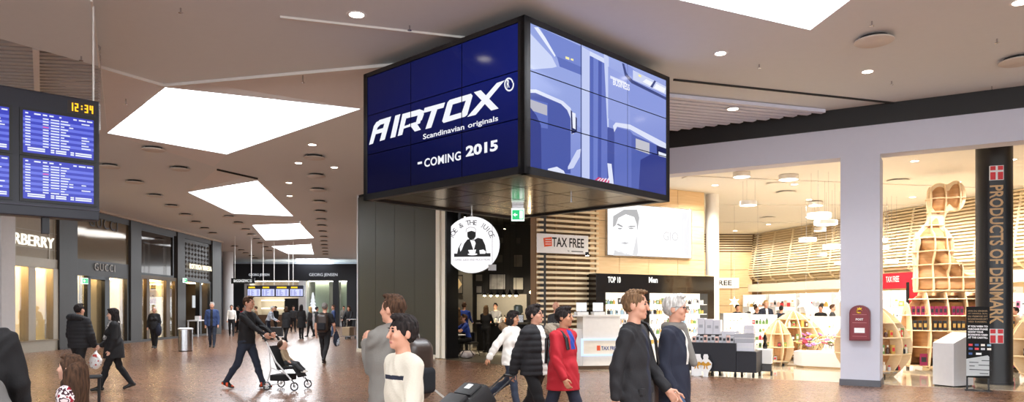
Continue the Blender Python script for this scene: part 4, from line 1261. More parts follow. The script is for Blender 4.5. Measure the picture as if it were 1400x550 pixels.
def solid_field(groups, xs, ys, zs, base=.09):
    F = np.full((len(xs), len(ys), len(zs)), base, np.float32)
    for g in groups:
        G = np.full(F.shape, base, np.float32); k = g.get('k', .025)
        for p in g['p']:
            lo, hi = prim_bounds(p); m = base
            s = [slice(max(0, int(np.searchsorted(ax, lo[i] - m)) - 1), int(np.searchsorted(ax, hi[i] + m)) + 1) for i, ax in enumerate((xs, ys, zs))]
            if any(q.stop <= q.start for q in s): continue
            X = xs[s[0]][:, None, None]; Yv = ys[s[1]][None, :, None]; Z = zs[s[2]][None, None, :]
            d = prim_dist(p, X, Yv, Z); sub = G[s[0], s[1], s[2]]
            h = np.clip(.5 + .5 * (sub - d) / k, 0, 1)
            G[s[0], s[1], s[2]] = sub * (1 - h) + d * h - k * h * (1 - h)
        X = xs[:, None, None]; Yv = ys[None, :, None]; Z = zs[None, None, :]
        if 'mod' in g: G = G + g['mod'](X, Yv, Z)
        for pt, n in g.get('cut', ()):
            G = np.maximum(G, (X - pt[0]) * n[0] + (Yv - pt[1]) * n[1] + (Z - pt[2]) * n[2])
        k = g.get('join', .012)
        if k <= 0: F = np.minimum(F, G)
        else:
            h = np.clip(.5 + .5 * (F - G) / k, 0, 1); F = F * (1 - h) + G * h - k * h * (1 - h)
    return F

def solid_mesh(name, groups, res, mats, paint=(), smooth=True, post=None, resv=None):
    los, his = zip(*[prim_bounds(p) for g in groups for p in g['p']])
    lo = np.min(los, 0) - 2.5 * res; hi = np.max(his, 0) + 2.5 * res
    r3 = resv or (res, res, res)
    xs, ys, zs = [np.arange(lo[i], hi[i] + r3[i], r3[i]) for i in range(3)]
    F = solid_field(groups, xs, ys, zs)
    if post: F = post(F, xs[:, None, None], ys[None, :, None], zs[None, None, :])
    F[0] = F[-1] = .05; F[:, 0] = F[:, -1] = .05; F[:, :, 0] = F[:, :, -1] = .05
    V, Q = surface_nets(F, xs, ys, zs)
    me = bpy.data.meshes.new(name)
    me.from_pydata(V.tolist(), [], Q.tolist())
    names = []
    prims = [p for g in groups for p in g['p']]
    C = V[Q].mean(1)
    best = np.full(len(C), 9e9); mi = np.zeros(len(C), int)
    for p in prims:
        mn = p[5] if p[0] in 'ck' else (p[3] if p[0] == 'e' else p[4])
        if mn not in names: names.append(mn)
        d = prim_dist(p, C[:, 0], C[:, 1], C[:, 2]); b = d < best
        best[b] = d[b]; mi[b] = names.index(mn)
    for mn, fn in paint:
        if mn not in names: names.append(mn)
        mi[fn(C[:, 0], C[:, 1], C[:, 2])] = names.index(mn)
    for n in names: me.materials.append(mats[n] if isinstance(mats, dict) and n in mats else MATS[n])
    me.polygons.foreach_set('material_index', mi.astype(np.int32))
    if smooth: me.polygons.foreach_set('use_smooth', np.ones(len(Q), bool))
    me.update()
    return me

# ================================================================== TAX FREE SHOP
# lamps in the shop ceiling
k = 0
for i in range(5):
    for j in range(5):
        x = 5.2 + j * 2.2 + (i % 2) * .6; y = 17.8 + i * 3.1 - .18 * j
        w = FR.w(0, -.7, 0)
        if y < 16.9 - .591 * (x - 3.75) + .8 or x > 13.2 - (y - 22) * .12: continue
        if x < 2.335 + (y - 20.3) / .543 + .6: continue
        t = thing('downlight', 'recessed shop ceiling lamp, %s from the left in the %s row from the pale wall' % (nth(j), nth(i)), 'lamp', (x, y, ZI), 0, 'shop ceiling lamps')
        obj('ring', downlight.me['ring'], None, t); obj('lens', downlight.me['lens'], None, t)
        l = spot('downlight_beam', (0, 0, -.03), 330 * SHOP_E, (1, .96, .89), 150); l.parent = t
for i in range(6):  # extra lamp row added to brighten the slatted wall
    w = FB.w(1.2 + i * 2.6, 1.3, ZI)
    t = thing('downlight', 'added ceiling lamp brightening the slatted wall, %s from its far end' % nth(i), 'lamp', tuple(w), 0, 'added slat wall lamps')
    obj('ring', downlight.me['ring'], None, t); obj('lens', downlight.me['lens'], None, t)
    l = spot('downlight_beam', (0, 0, -.03), 420, (1, .94, .84), 160); l.parent = t
m_drum = mat('drum_white', (244, 240, 232), .5)
m_dif = emis('drum_diffuser', (255, 248, 232), 5.0)
drums = [(1014, 238, 23, 18.9, 1), (1078, 242, 26, 19.3, 1), (1023, 281, 23, 20, 0), (1115, 281.5, 19, 24, 0), (1120, 298, 32, 18.8, 0), (1129, 307.5, 31, 20.4, 0), (1121, 316, 16, 26, 0),
         (1104, 330, 24, 25, 0), (1139, 340, 27, 22, 0), (1124, 350, 13, 27, 0), (1146, 362, 11, 25.5, 0), (1207, 330, 13, 24.5, 0), (1210, 341, 11, 25, 0), (1219, 360, 17, 23, 0)]
for i, (px, py, w, Y, fl_) in enumerate(drums):
    r = w * Y / 2000; p = ray(px, py, Y); p.z = min(p.z, ZI - .14) if not fl_ else ZI - .12
    t = thing('pendant_lamp', 'white drum pendant lamp in the shop, %s' % ((['flush under the ceiling left', 'flush under the ceiling right', 'upper left of the group', 'smaller one high beside the pale pillar', 'largest, highest of the cluster', 'wide one just below the largest', 'small one in the middle of the cluster', 'wide one at the left of the cluster', 'wide low one against the pale pillar',
            'small low one of the cluster', 'lowest small one by the pale pillar', 'upper one just right of the pale pillar', 'middle one just right of the pale pillar', 'lower one right of the pale pillar'])[i]), 'lamp', (p.x, p.y, p.z), 0, 'drum pendant lamps')
    h = .11 if w > 14 else .09
    obj('drum', MB().lathe([(r, 0), (r, h), (r * .96, h + .008)], n=26), m_drum, t, smooth=True)
    obj('diffuser', MB().cyl((0, 0, -.004), r * .94, .004, 26), m_dif, t)
    if p.z + h < ZI - .03:
        for a in (0, 2.1, 4.2): obj('cable', MB().cyl((r * .8 * math.cos(a), r * .8 * math.sin(a), h), .004, ZI - p.z - h, 5), m_steel, t)
for i, (x, y, r) in enumerate(((1228, 246, 14), (1352, 213, 12), (1075, 262, 11), (1050, 297, 9), (1062, 250, 8))):
    p = onceil(x, y, ZI)
    t = thing('ceiling_vent', 'round cream vent disc in the shop ceiling, %s' % ['above the plywood figure', 'left of the black column', 'between the pendant lamps', 'farther back', 'beside the flush lamp'][i], 'air vent', (p.x, p.y, ZI - .05), 0, 'shop ceiling vents')
    obj('disc', MB().lathe([(.27, 0), (.29, .012), (.2, .02)], n=24), m_sc, t); obj('collar', MB().cyl((0, 0, .02), .18, .031, 16), m_sc, t)

PAL = [(222, 60, 70), (60, 90, 150), (238, 232, 220), (40, 40, 44), (210, 170, 90), (120, 160, 90), (190, 110, 150), (150, 180, 200), (236, 200, 190), (90, 60, 50), (200, 200, 205), (230, 140, 60)]
PM = [mat('product_%d' % i, c, .4) for i, c in enumerate(PAL)]
m_capd = mat('cap_dark', (30, 30, 34), .3); m_capg = mat('cap_gold', (200, 165, 90), .3, .8)
def product_mesh(kind, w, d, h, ma, mb_):
    b = MB()
    if kind == 'box':
        b.box(-w / 2, w / 2, -d / 2, d / 2, 0, h, 0); b.box(-w * .36, w * .36, -d / 2 - .002, -d / 2, h * .3, h * .72, 1)
    elif kind == 'bottle':
        b.lathe([(w * .46, 0), (w * .5, h * .06), (w * .5, h * .6), (w * .2, h * .72), (w * .2, h * .76)], n=8); b.cyl((0, 0, h * .76), w * .24, h * .24, 8, mi=1)
    else:
        b.box(-w / 2, w / 2, -d / 2, d / 2, 0, h * .7, 0); b.cyl((0, 0, h * .7), w * .25, h * .3, 8, mi=1)
    return make_mesh('product', b, [ma, mb_])
PROD = {}
def prod(kind, w, d, h, i, j=None):
    key = (kind, round(w, 2), round(d, 2), round(h, 2), i, j)
    if key not in PROD: PROD[key] = product_mesh(kind, w, d, h, PM[i] if isinstance(i, int) else MATS[i], (PM[j] if isinstance(j, int) else MATS[j]) if j is not None else m_white)
    return PROD[key]
def place(me, name, loc, label, cat, group, rz=0):
    o = bpy.data.objects.new(name, me); o.location = loc; o.rotation_euler = (0, 0, rz); COL.objects.link(o)
    return tag(o, label, cat, group)

# -- TOP 10 perfume wall
m_gloss = mat('gloss_black', (26, 22, 18), .12, coat=.6)
t = thing('perfume_shelf', 'glossy black TOP 10 perfume wall unit with lit white shelves', 'shelf', FT.loc, FT.rz)
f = .45
u0, u1 = FT.s(815, f), FT.s(976.5, f); uz = FT.z(895, 376, f)
obj('body', MB().box(u0, u1, -.1, -.02, 0, uz), m_gloss, t)
zs0, zs1 = .55, FT.z(895, 401, f)
obj('header', MB().box(u0, u1, -f, -.1, zs1, uz), m_gloss, t, bevel=.004)
obj('edge_strip', MB().box(u0, u1, -f - .004, -f + .02, uz, uz + .02), m_oak, t)
bays = ((FT.s(828, f), FT.s(880, f)), (FT.s(888, f), FT.s(967.5, f)))
for a, b in ((u0, bays[0][0]), (bays[0][1], bays[1][0]), (bays[1][1], u1)): obj('upright', MB().box(a, b, -f, -.1, 0, zs1), m_gloss, t)
m_lit = emis('lit_back_panel', (255, 244, 224), 1.15, base=(240, 235, 225))
for a, b in bays:
    obj('lit_back', MB().box(a, b, -.12, -.1, zs0, zs1), m_lit, t)
    obj('base_cabinet', MB().box(a, b, -f, -.12, 0, zs0), m_white, t)
    for k in range(5):
        z = zs0 + .02 + k * (zs1 - zs0 - .05) / 5
        obj('shelf_board', MB().box(a, b, -f + .03, -.12, z - .02, z), m_white, t)
        n = int((b - a) / .1)
        for i in range(n):
            if rnd.random() < .1: continue
            x = a + .06 + i * (b - a - .1) / n
            kd = 'box' if rnd.random() < .4 else 'flask'; ci = rnd.choice((2, 3, 7, 10, 8, 10, 2, 4, 5))
            me = prod(kd, .07, .05, rnd.choice((.12, .15, .17)), ci, rnd.choice((3, 10, 4)))
            w = FT.w(x, f - .09, z)
            place(me, 'perfume_bottle', tuple(w), '%s perfume %s, %s from left, %s row, %s TOP 10 bay' % (CN[ci], 'carton' if kd == 'box' else 'flask', nth(i), nth(4 - k), 'left' if a == bays[0][0] else 'right'), 'perfume', 'perfumes on the TOP 10 unit, bay %d row %d' % (a != bays[0][0], k), FT.rz)
obj('red_panel', MB().box(FT.s(857, f), FT.s(884, f), -f - .02, -f, .3, .55), m_red, t)
m_sw = emis('sign_white3', (250, 248, 240), 1.4)
a = FT.s(831, f); lettering('TOP 10', t, (a, -f - .001, FT.z(840, 387, f)), FT.s(848.5, f) - a, FT.z(840, 378.5, f) - FT.z(840, 387, f), m_sw, bold=.03)
a = FT.s(887, f); lettering('Men', t, (a, -f - .001, FT.z(892, 387, f)), FT.s(899, f) - a, FT.z(892, 379, f) - FT.z(892, 387, f), m_sw, bold=.03)

# -- counter with tax free panel
cp = FT.w(FT.s(812), .95, 0)
FCo = Frame((ray(784, 0, 18.75).x, 18.75), (ray(848, 0, 19.0).x, 19.0))
t = thing('service_counter', 'white service counter with framed light panel in front of the slats', 'counter', FCo.loc, FCo.rz)
L_ = FCo.len
obj('body', MB().box(.25, L_, 0, .55, .1, FCo.z(810, 433)), mat('counter_white', (236, 232, 226), .35), t, bevel=.01)
obj('side_block', MB().box(0, .25, .05, .5, .1, FCo.z(790, 450)), MATS['counter_white'], t)
obj('plinth', MB().box(0, L_, .04, .55, 0, .1), MATS['plinth_brown'], t)
obj('worktop', MB().box(-.02, L_ + .02, -.03, .58, FCo.z(810, 433), FCo.z(810, 431)), MATS['counter_white'], t)
pz0, pz1 = FCo.z(815, 487), FCo.z(815, 463)
frame_rect(t, .2, L_, pz0, pz1, .05, -.05, 0, emis('frame_glow_blue', (206, 226, 255), 1.2), 'light_frame')
obj('panel', MB().box(.25, L_ - .05, -.02, 0, pz0 + .05, pz1 - .05), mat('panel_cream', (240, 232, 216), .4), t)
obj('bag_mark', MB().box(.62, .71, -.025, -.02, pz0 + .14, pz0 + .27), m_or, t)
lettering('TAX FREE', t, (.74, -.022, pz0 + .15), .45, .1, mat('print_blue', (40, 70, 140), .5), bold=.02)
zt_ = FCo.z(810, 431)
for i, x in enumerate((.3, .75)):
    w = FCo.w(x, -.3, zt_)
    t = thing('cash_till', 'pale cash till with small monitor on the white counter, %s' % ('left one' if i == 0 else 'right one'), 'cash till', tuple(w), FCo.rz, 'cash tills')
    obj('base', MB().box(-.15, .15, -.15, .15, 0, .08), m_white, t); obj('monitor', MB().box(-.14, .14, -.02, .02, .1, .32), m_steel, t); obj('neck', MB().box(-.02, .02, 0, .03, .08, .12), m_dark, t)

# -- black promotion table
p0 = onfloor(946, 511.5); p1 = onfloor(1034, 515)
p0 = ray(938, 0, 17.3); p1 = ray(1034, 0, 16.55)
FP = Frame((p0.x, p0.y), (p1.x, p1.y))
t = thing('promotion_table', 'stepped dark blue-black promotion table with perfume cut-outs', 'table', FP.loc, FP.rz)
m_nv = mat('navy_black', (24, 26, 36), .5)
xa = FP.s(1006); z1, z2 = FP.z(975, 470), FP.z(1020, 482)
obj('high_block', MB().box(0, xa, 0, 1.0, .12, z1), m_nv, t)
obj('low_block', MB().box(xa + .01, FP.len, 0, 1.0, .12, z2), m_nv, t)
obj('table_top', MB().box(0, xa, -.02, 1.0, z1, z1 + .02), m_capd, t)
obj('low_top', MB().box(xa + .01, FP.len, -.02, 1.0, z2, z2 + .02), m_capd, t)
for x in (.1, xa * .5, xa - .05, FP.len - .1):
    for y in (.1, .9): obj('caster', MB().cyl((x, y, .055), .055, .04, 12, axis=0), m_black, t); obj('caster_fork', MB().box(x, x + .03, y - .02, y + .02, .08, .13), m_dark, t)
m_cw = mat('cutout_white', (244, 244, 244), .4); m_bow = mat('bow_gold', (206, 150, 40), .4)
def cut(px, prof, lbl):
    w = FP.w(FP.s(px, .12), .12, 0); t = thing('perfume_cut_out', lbl, 'cut-out', (w.x, w.y, .0), FP.rz)
    obj('outline', MB().prism(prof, -.01, .01), m_cw, t)
    obj('ribbon', MB().box(-.12, .12, -.014, -.01, .27, .31), m_bow, t)
    for s_ in (-1, 1):
        obj('bow_loop', MB().prism([(0, .29), (s_ * .05, .35), (s_ * .09, .33), (s_ * .09, .27), (s_ * .04, .25)], -.02, -.014), m_bow, t)
        obj('bow_tail', MB().prism([(0, .28), (s_ * .03, .27), (s_ * .05, .17), (s_ * .02, .19)], -.02, -.014), m_bow, t)
    obj('foot', MB().box(-.06, .06, -.04, .04, 0, .02), m_cw, t)
cut(952.5, [(-.12, .015), (.12, .015), (.12, .4), (.09, .45), (.09, .52), (-.09, .52), (-.09, .45), (-.12, .4)], 'white square perfume bottle cut-out with gold bow')
cut(965, [(-.05, .015), (.05, .015), (.06, .1), (.13, .22), (.14, .32), (.09, .38), (.05, .41), (.06, .46), (.04, .52), (-.04, .52), (-.06, .46), (-.05, .41), (-.09, .38), (-.14, .32), (-.13, .22), (-.06, .1)], 'white rounded perfume bottle cut-out with gold bow')
m_bxw = mat('box_lilac_white', (216, 216, 224), .4); m_bxg = mat('box_grey', (170, 172, 180), .4)
bx = [(960, z1, .175, .38, 'leftmost tall pale carton at the back'), (971, z1, .185, .36, 'second pale carton at the back'), (981.5, z1, .165, .34, 'third pale carton at the back'), (1000, z1, .4, .2, 'wide pale carton on a riser')]
for i, (px, z, w, h, lb) in enumerate(bx):
    q = FP.w(FP.s(px, -.6), -.6, z + .02)
    t = thing('gift_carton', lb + ' of the promotion table', 'carton', tuple(q), FP.rz, 'cartons on the promotion table')
    zz = .0 if i < 3 else 0
    base = .18 if i < 3 else .06
    obj('riser', MB().box(-w / 2 * 1.02, w / 2 * 1.02, -.13, .13, 0, base), m_capd, t)
    obj('carton', MB().box(-w / 2, w / 2, -.12, .12, base, base + h), m_bxw, t, bevel=.006); obj('label_print', MB().box(-w * .25, w * .25, -.123, -.12, base + h * .4, base + h * .6), m_bxg, t)
for i in range(11):
    px = 949 + i * 5.2; q = FP.w(FP.s(px, -.15), -.15, z1 + .02)
    place(prod('box', .075, .06, .14 + .03 * (i % 2), 10 if i % 3 else 8, 3), 'perfume_carton', tuple(q), 'small silver perfume carton, %s from the left in the front row of the promotion table' % nth(i), 'carton', 'front row of the promotion table', FP.rz)
for i, (px, dz, lb) in enumerate(((1012, 0, 'lower left'), (1012, .2, 'upper left'), (1025, 0, 'lower right'), (1025, .2, 'upper middle right'), (1025, .4, 'topmost right'))):
    q = FP.w(FP.s(px, -.2), -.2, z2 + .02 + dz)
    t = thing('silver_carton', '%s silver-grey carton stacked on the low end of the promotion table' % lb, 'carton', tuple(q), FP.rz, 'stacked silver cartons')
    obj('carton', MB().box(-.11, .11, -.1, .1, 0, .195), m_bxg if i % 2 else m_bxw, t, bevel=.005); obj('band', MB().box(-.112, .112, -.102, .102, .085, .1), m_white, t)
q = ray(1046, 0, 17.4)
t = thing('wheeled_base', 'small white wheeled box stand beside the promotion table', 'stand', (q.x, q.y, 0), -.4)
obj('box', MB().box(-.16, .16, -.2, .2, .28, .62), m_white, t, bevel=.01); obj('shelf', MB().box(-.16, .16, -.2, .2, .1, .27), m_gloss, t)
for x in (-.13, .13):
    for y in (-.16, .16): obj('caster', MB().cyl((x, y, .05), .05, .03, 12, axis=0), m_black, t); obj('fork', MB().box(x, x + .02, y - .01, y + .01, .07, .11), m_dark, t)
t = thing('perfume_flacon', 'dark figurine perfume on the white wheeled stand', 'perfume', (q.x, q.y, .62), 0)
obj('flask', MB().lathe([(.05, 0), (.06, .08), (.03, .16), (.05, .24), (.02, .34)], n=10), m_gloss, t); obj('cap', MB().ell((0, 0, .36), .03), m_capg, t)

# -- flower case
q = ray(1080, 503, 19.5); q2 = ray(1154, 503, 18.7)
FW = Frame((q.x, q.y), (q2.x, q2.y))
t = thing('flower_case', 'white base display of mixed artificial flowers under glass', 'display case', FW.loc, FW.rz)
zb1 = FW.z(1115, 482)
obj('base', MB().hprism([(.3, 0), (FW.len, 0), (FW.len, .9), (0, .9), (0, .35)], .06, zb1), m_white, t, bevel=.01)
obj('plinth', MB().hprism([(.34, .05), (FW.len, .05), (FW.len, .85), (.05, .85), (.05, .4)], 0, .06), m_oak, t)
zg = FW.z(1115, 452)
for a, b in (((.3, .02), (FW.len, .02)), ((0, .36), (.3, .02))):
    obj('glass_pane', MB().poly([(a[0], a[1], zb1), (b[0], b[1], zb1), (b[0], b[1], zg), (a[0], a[1], zg)]), m_glass, t)
FLW = [mat('petal_%d' % i, c, .7) for i, c in enumerate(((226, 140, 60), (206, 110, 160), (236, 226, 200), (190, 70, 90), (120, 140, 70), (86, 60, 40), (230, 190, 120), (150, 110, 170), (170, 196, 200)))]
lf = mat('leaf_green', (70, 96, 50), .7)
fme = {}
for i in range(9):
    b = MB()
    for k in range(7):
        a = 2 * PI * k / 7
        b.ell((.05 * math.cos(a), .05 * math.sin(a), .02), (.04, .04, .02), 6, 4, 0)
    b.ell((0, 0, .035), (.025, .025, .02), 6, 4, 1); b.tube([(0, 0, 0), (.01, .01, -.12)], .008, 5, 2)
    fme[i] = make_mesh('flower', b, [FLW[i], FLW[(i + 6) % 9], lf])
FN = ['orange', 'pink', 'cream', 'crimson', 'olive', 'brown', 'sand', 'violet', 'pale blue']; fc = {}; fpos = []
for i in range(400):
    x = rnd.uniform(.15, FW.len - .05); y = rnd.uniform(.12, .75); z = zb1 + .13 + rnd.uniform(0, .06) + .4 * (y - .1)
    if len(fpos) >= 60 or min([(x - a) ** 2 + (y - b) ** 2 for a, b in fpos] + [9]) < .0135: continue
    fpos.append((x, y))
    c_ = 4 + (i % 2) if x > FW.len * .62 and rnd.random() < .7 else rnd.choice((0, 1, 2, 3, 6, 7, 8, 1))
    w = FW.w(x, -y, z); fc[c_] = fc.get(c_, -1) + 1
    o = place(fme[c_], 'flower', tuple(w), '%s artificial bloom, %s of its colour in the white flower case' % (FN[c_], nth(fc[c_])), 'flower', 'blooms in the flower case', rnd.uniform(0, 6)); o.rotation_euler = (rnd.uniform(.2, .7), rnd.uniform(-.25, .25), rnd.uniform(0, 6)); s_ = rnd.uniform(.85, 1.1); o.scale = (s_,) * 3

# -- round plywood shelves (onion shaped)
m_ply = wood_mat('plywood_face', (176, 126, 82), (206, 158, 108), .5, 3, (1, 1, 5)); m_plye = wood_mat('plywood_edge', (236, 208, 164), (246, 222, 184), .5, 8)
def onion(cx, cy, rmax, H, zsh, label, nrib=8, prods=True, seed=1, grp='', prof=None):
    r_ = random.Random(seed)
    prof = prof or (lambda z: rmax * (math.sin(min(1, (z + .22 * H) / (.62 * H)) * PI / 2) if z < .4 * H else math.cos((z - .4 * H) / (.62 * H) * PI / 2) ** .8))
    t = thing('round_shelf', label, 'shelf', (cx, cy, 0))
    obj('core', MB().lathe([(prof(z) * .55, z) for z in [.06 + (H - .12) * i / 8 for i in range(9)]], n=16), m_ply, t)
    for z in zsh: obj('shelf_disc', MB().cyl((0, 0, z - .012), prof(z), .024, 28), m_plye, t)
    for k in range(nrib):
        a = 2 * PI * k / nrib + .2
        pts = [(prof(H * i / 12), H * i / 12) for i in range(13)]
        inner = [(max(.02, x - .3 * rmax - .06), z) for x, z in reversed(pts)]
        o = obj('rib', MB().prism(pts + inner, -.014, .014), m_plye, t, (0, 0, 0), a)
    obj('foot_ring', MB().tube([(prof(.02) * 1.1 * math.cos(2 * PI * i / 20), prof(.02) * 1.1 * math.sin(2 * PI * i / 20), .12) for i in range(20)], .014, 6, closed=True), m_white, t)
    for k in range(4): obj('caster', MB().cyl((prof(.02) * .8 * math.cos(k * PI / 2 + .4), prof(.02) * .8 * math.sin(k * PI / 2 + .4), 0), .03, .07, 8), m_dark, t)
    if prods:
        for li, z in enumerate(zsh[:-1]):
            R = prof(z + .1) - .12
            n = int(2.4 * R / .1)
            for i in range(n):
                a = -PI / 2 + (i / max(1, n - 1) - .5) * 2.6
                if min(abs((a - (2 * PI * k / nrib + .2) + PI) % (2 * PI) - PI) for k in range(nrib)) * R < .06: continue
                ci = r_.choice((0, 2, 3, 4, 5, 9, 10, 2))
                place(prod(r_.choice(('box', 'box', 'bottle')), .08, .06, r_.choice((.12, .16, .2)), ci, r_.choice((0, 2, 4))), 'packet', (cx + R * math.cos(a), cy + R * math.sin(a), z + .013), '%s packet, %s from left, %s level up, %s' % (CN[ci], nth(i), nth(li), grp), 'packet', '%s level %d' % (grp, li), a + PI / 2)
    return t
q = ray(1192, 0, 17.1)
onion(q.x, q.y, .84, 1.7, (.16, .55, .92, 1.25), 'round plywood onion-shaped shelf partly behind the pale pillar', 9, True, 3, 'round shelf behind the pillar')
q = ray(1064, 0, 20.2)
onion(q.x, q.y, .42, 1.25, (.14, .52, .88), 'small round plywood shelf left of the flower case', 7, True, 4, 'round shelf left of the flowers')
q = ray(1085, 0, 22.6)
onion(q.x, q.y, .9, 1.5, (.2, .6, 1.0, 1.25), 'wide domed plywood shelf behind the flower case', 10, True, 5, 'domed shelf behind the flowers')
q = ray(1436, 0, 15.9)
onion(q.x, q.y, .8, 1.75, (.16, .55, .92, 1.3), 'round plywood shelf right of the black column', 9, True, 6, 'round shelf by the right edge')

# -- white gondolas with goods
def gondola(F, s0, s1, H, nsh, label, grp, pal, seed, lit=False, dep=.4, wname='display_gondola', pk=('box', 'bottle', 'flask'), mfr=None):
    r_ = random.Random(seed)
    t = thing(wname, label, 'shelf', F.loc, F.rz)
    mfr = mfr or m_white
    obj('back', MB().box(s0, s1, -.02, .02, 0, H), m_lit if lit else mfr, t)
    for x in (s0, s1): obj('side', MB().box(x - .02, x + .02, -dep, .0, 0, H), mfr, t)
    obj('base', MB().box(s0, s1, -dep, 0, 0, .15), mfr, t)
    for k in range(nsh):
        z = .15 + k * (H - .2) / nsh
        if k: obj('shelf_board', MB().box(s0, s1, -dep, 0, z - .025, z), mfr, t)
        step = .115 if wname != 'tall_shelf' else .24
        n = int((s1 - s0 - .1) / step)
        for i in range(n):
            if r_.random() < .08: continue
            w = F.w(s0 + .12 + i * step, dep - .1, z)
            ci = r_.choice(pal)
            place(prod(r_.choice(pk), .09 * step / .115, .07, r_.choice((.14, .18, .21)) * (1 + .3 * (step > .12)), ci, r_.choice((2, 3, 4, 10))), 'packaged_good', tuple(w), '%s packet, %s from left, %s row down, %s' % (CN[ci], nth(i), nth(nsh - k - 1), grp), 'packet', '%s row %d' % (grp, k), F.rz)
    return t
def GF(pa, Ya, pb, Yb): return Frame((ray(pa, 0, Ya).x, Ya), (ray(pb, 0, Yb).x, Yb))
G = GF(985, 24, 1022, 24); gondola(G, 0, G.len, 1.42, 4, 'white gondola of dark-capped bottles behind the promotion table', 'white bottle gondola', (2, 10, 2), 11, True, pk=('bottle',))
G = GF(1024, 27, 1062, 26.5); gondola(G, 0, G.len, 1.35, 4, 'white gondola of green and white packets left of the domed shelf', 'green packet gondola', (5, 2, 5, 0), 12, True)
G = GF(1100, 25.5, 1150, 25); gondola(G, 0, G.len, 1.3, 3, 'brightly lit white gondola behind the flower case', 'bright gondola', (2, 2, 10, 8), 13, True)
G = GF(1062, 29, 1088, 29); gondola(G, 0, G.len, 1.5, 3, 'gondola of red and green gift boxes at the back', 'gift box gondola', (0, 0, 5, 2), 14)
G = GF(1203, 24.5, 1243, 23.6); gondola(G, 0, G.len, 1.6, 4, 'white gondola between the pale pillar and the plywood figure', 'pillar gondola', (2, 8, 10, 4, 3), 15, True)
G = GF(1384, 20.5, 1460, 19.5); gondola(G, 0, G.len, 2.0, 5, 'white wall shelf at the right edge behind the black column', 'right edge shelf', (6, 8, 2, 9), 16, True)
for i, (a, b) in enumerate(((1026, 1058), (1062, 1100), (1104, 1149), (1203, 1228), (1232, 1262), (1320, 1400))):
    gondola(FB, FB.s(a, -.05), FB.s(b, -.05), 2.2, 4, 'tall lit wall shelf under the slats, %s' % LORD[i], '%s tall wall shelf' % LORD[i].replace(' from the left', ''), (2, 8, 4, 0, 3, 10), 20 + i, True, .35, 'tall_shelf')
# star ornaments hanging in the shop
def star(px, py, Y, r, lbl):
    p = ray(px, py, Y); t = thing('star_ornament', lbl, 'ornament', tuple(p), 0, 'hanging white stars')
    pts = [(r * (1 if i % 2 == 0 else .42) * math.cos(PI / 2 + i * PI / 6), r * (1 if i % 2 == 0 else .42) * math.sin(PI / 2 + i * PI / 6)) for i in range(12)]
    v = [(a, 0, b) for a, b in pts] + [(0, -.08, 0), (0, .08, 0)]
    obj('star', MB().add(v, [(i, (i + 1) % 12, 12) for i in range(12)] + [((i + 1) % 12, i, 13) for i in range(12)]), emis('star_white', (255, 252, 240), .9, (240, 240, 240)), t)
    obj('cord', MB().cyl((0, 0, r * .9), .004, ZI - p.z - r * .9, 5), m_steel, t)
star(1102, 414, 24, .34, 'largest white star hanging over the gondolas'); star(1036, 413, 24, .17, 'small white star hanging right of the FREE sign'); star(1004, 413, 25, .2, 'small white star left, under the FREE sign'); star(1148, 405, 22, .2, 'small white star hanging beside the pale pillar')
# red sale panel
FS = GF(1240, 21, 1263, 21)
t = thing('sale_banner', 'red sale banner with black post left of the plywood figure', 'banner', FS.loc, FS.rz)
obj('cloth', MB().box(.06, FS.len, 0, .03, FS.z(1250, 424), FS.z(1250, 388)), m_red, t)
obj('post', MB().box(0, .06, -.02, .05, 0, FS.z(1242, 386)), m_black, t)
lettering('-20%', t, (.16, -.004, FS.z(1250, 398)), .26, .11, m_white, bold=.02)

# ================================================================== POST BOX
t = thing('post_box', 'dark red arched post box on the pale pillar', 'post box', FR.loc, FR.rz)
cx = FR.s(1175.5, .15); hw = (FR.s(1190, .15) - FR.s(1161.5, .15)) / 2; zb0, zt0 = FR.z(1175, 466, .15), FR.z(1175, 417.5, .15)
arch = [(cx - hw, zb0), (cx + hw, zb0)] + [(cx + hw * math.cos(a), zt0 - hw * .85 + hw * .85 * math.sin(a)) for a in [PI * i / 12 for i in range(13)]]
m_pb = mat('post_red', (112, 24, 34), .35)
obj('body', MB().prism(arch, -.2, 0), m_pb, t, bevel=.01)
ins = [(cx + (x - cx) * .86, zb0 + (z - zb0) * .9 + .03) for x, z in arch]
obj('door', MB().prism(ins, -.212, -.2), mat('post_red_door', (124, 30, 40), .35), t)
hgt = zt0 - zb0
obj('label_plate', MB().box(cx - hw * .5, cx + hw * .5, -.218, -.212, zb0 + hgt * .22, zb0 + hgt * .36), MATS['sign_white'], t)
lettering('POST', t, (cx, -.213, zb0 + hgt * .6), hw * .72, hgt * .06, MATS['sign_white'], .03, .004, 'c')
for f_ in (.12, .5, .73): obj('rule_line', MB().box(cx - hw * .68, cx + hw * .68, -.215, -.212, zb0 + hgt * f_, zb0 + hgt * f_ + .006), mat('rule_pink', (196, 130, 130), .5), t)
m_crest = mat('crest_gold', (216, 176, 60), .35, .6)
cr = obj('horn_emblem', MB().tube([(cx + .05 * math.cos(a), -.222, zb0 + hgt * .83 + .035 * math.sin(a)) for a in [PI * .1 + PI * 1.6 * i / 12 for i in range(13)]], [.006 + .0012 * i for i in range(13)], 6), m_crest, t)
obj('crown', MB().prism([(cx - .035, zb0 + hgt * .885), (cx + .035, zb0 + hgt * .885), (cx + .045, zb0 + hgt * .935), (cx + .018, zb0 + hgt * .91), (cx, zb0 + hgt * .945), (cx - .018, zb0 + hgt * .91), (cx - .045, zb0 + hgt * .935)], -.22, -.212), m_crest, cr)

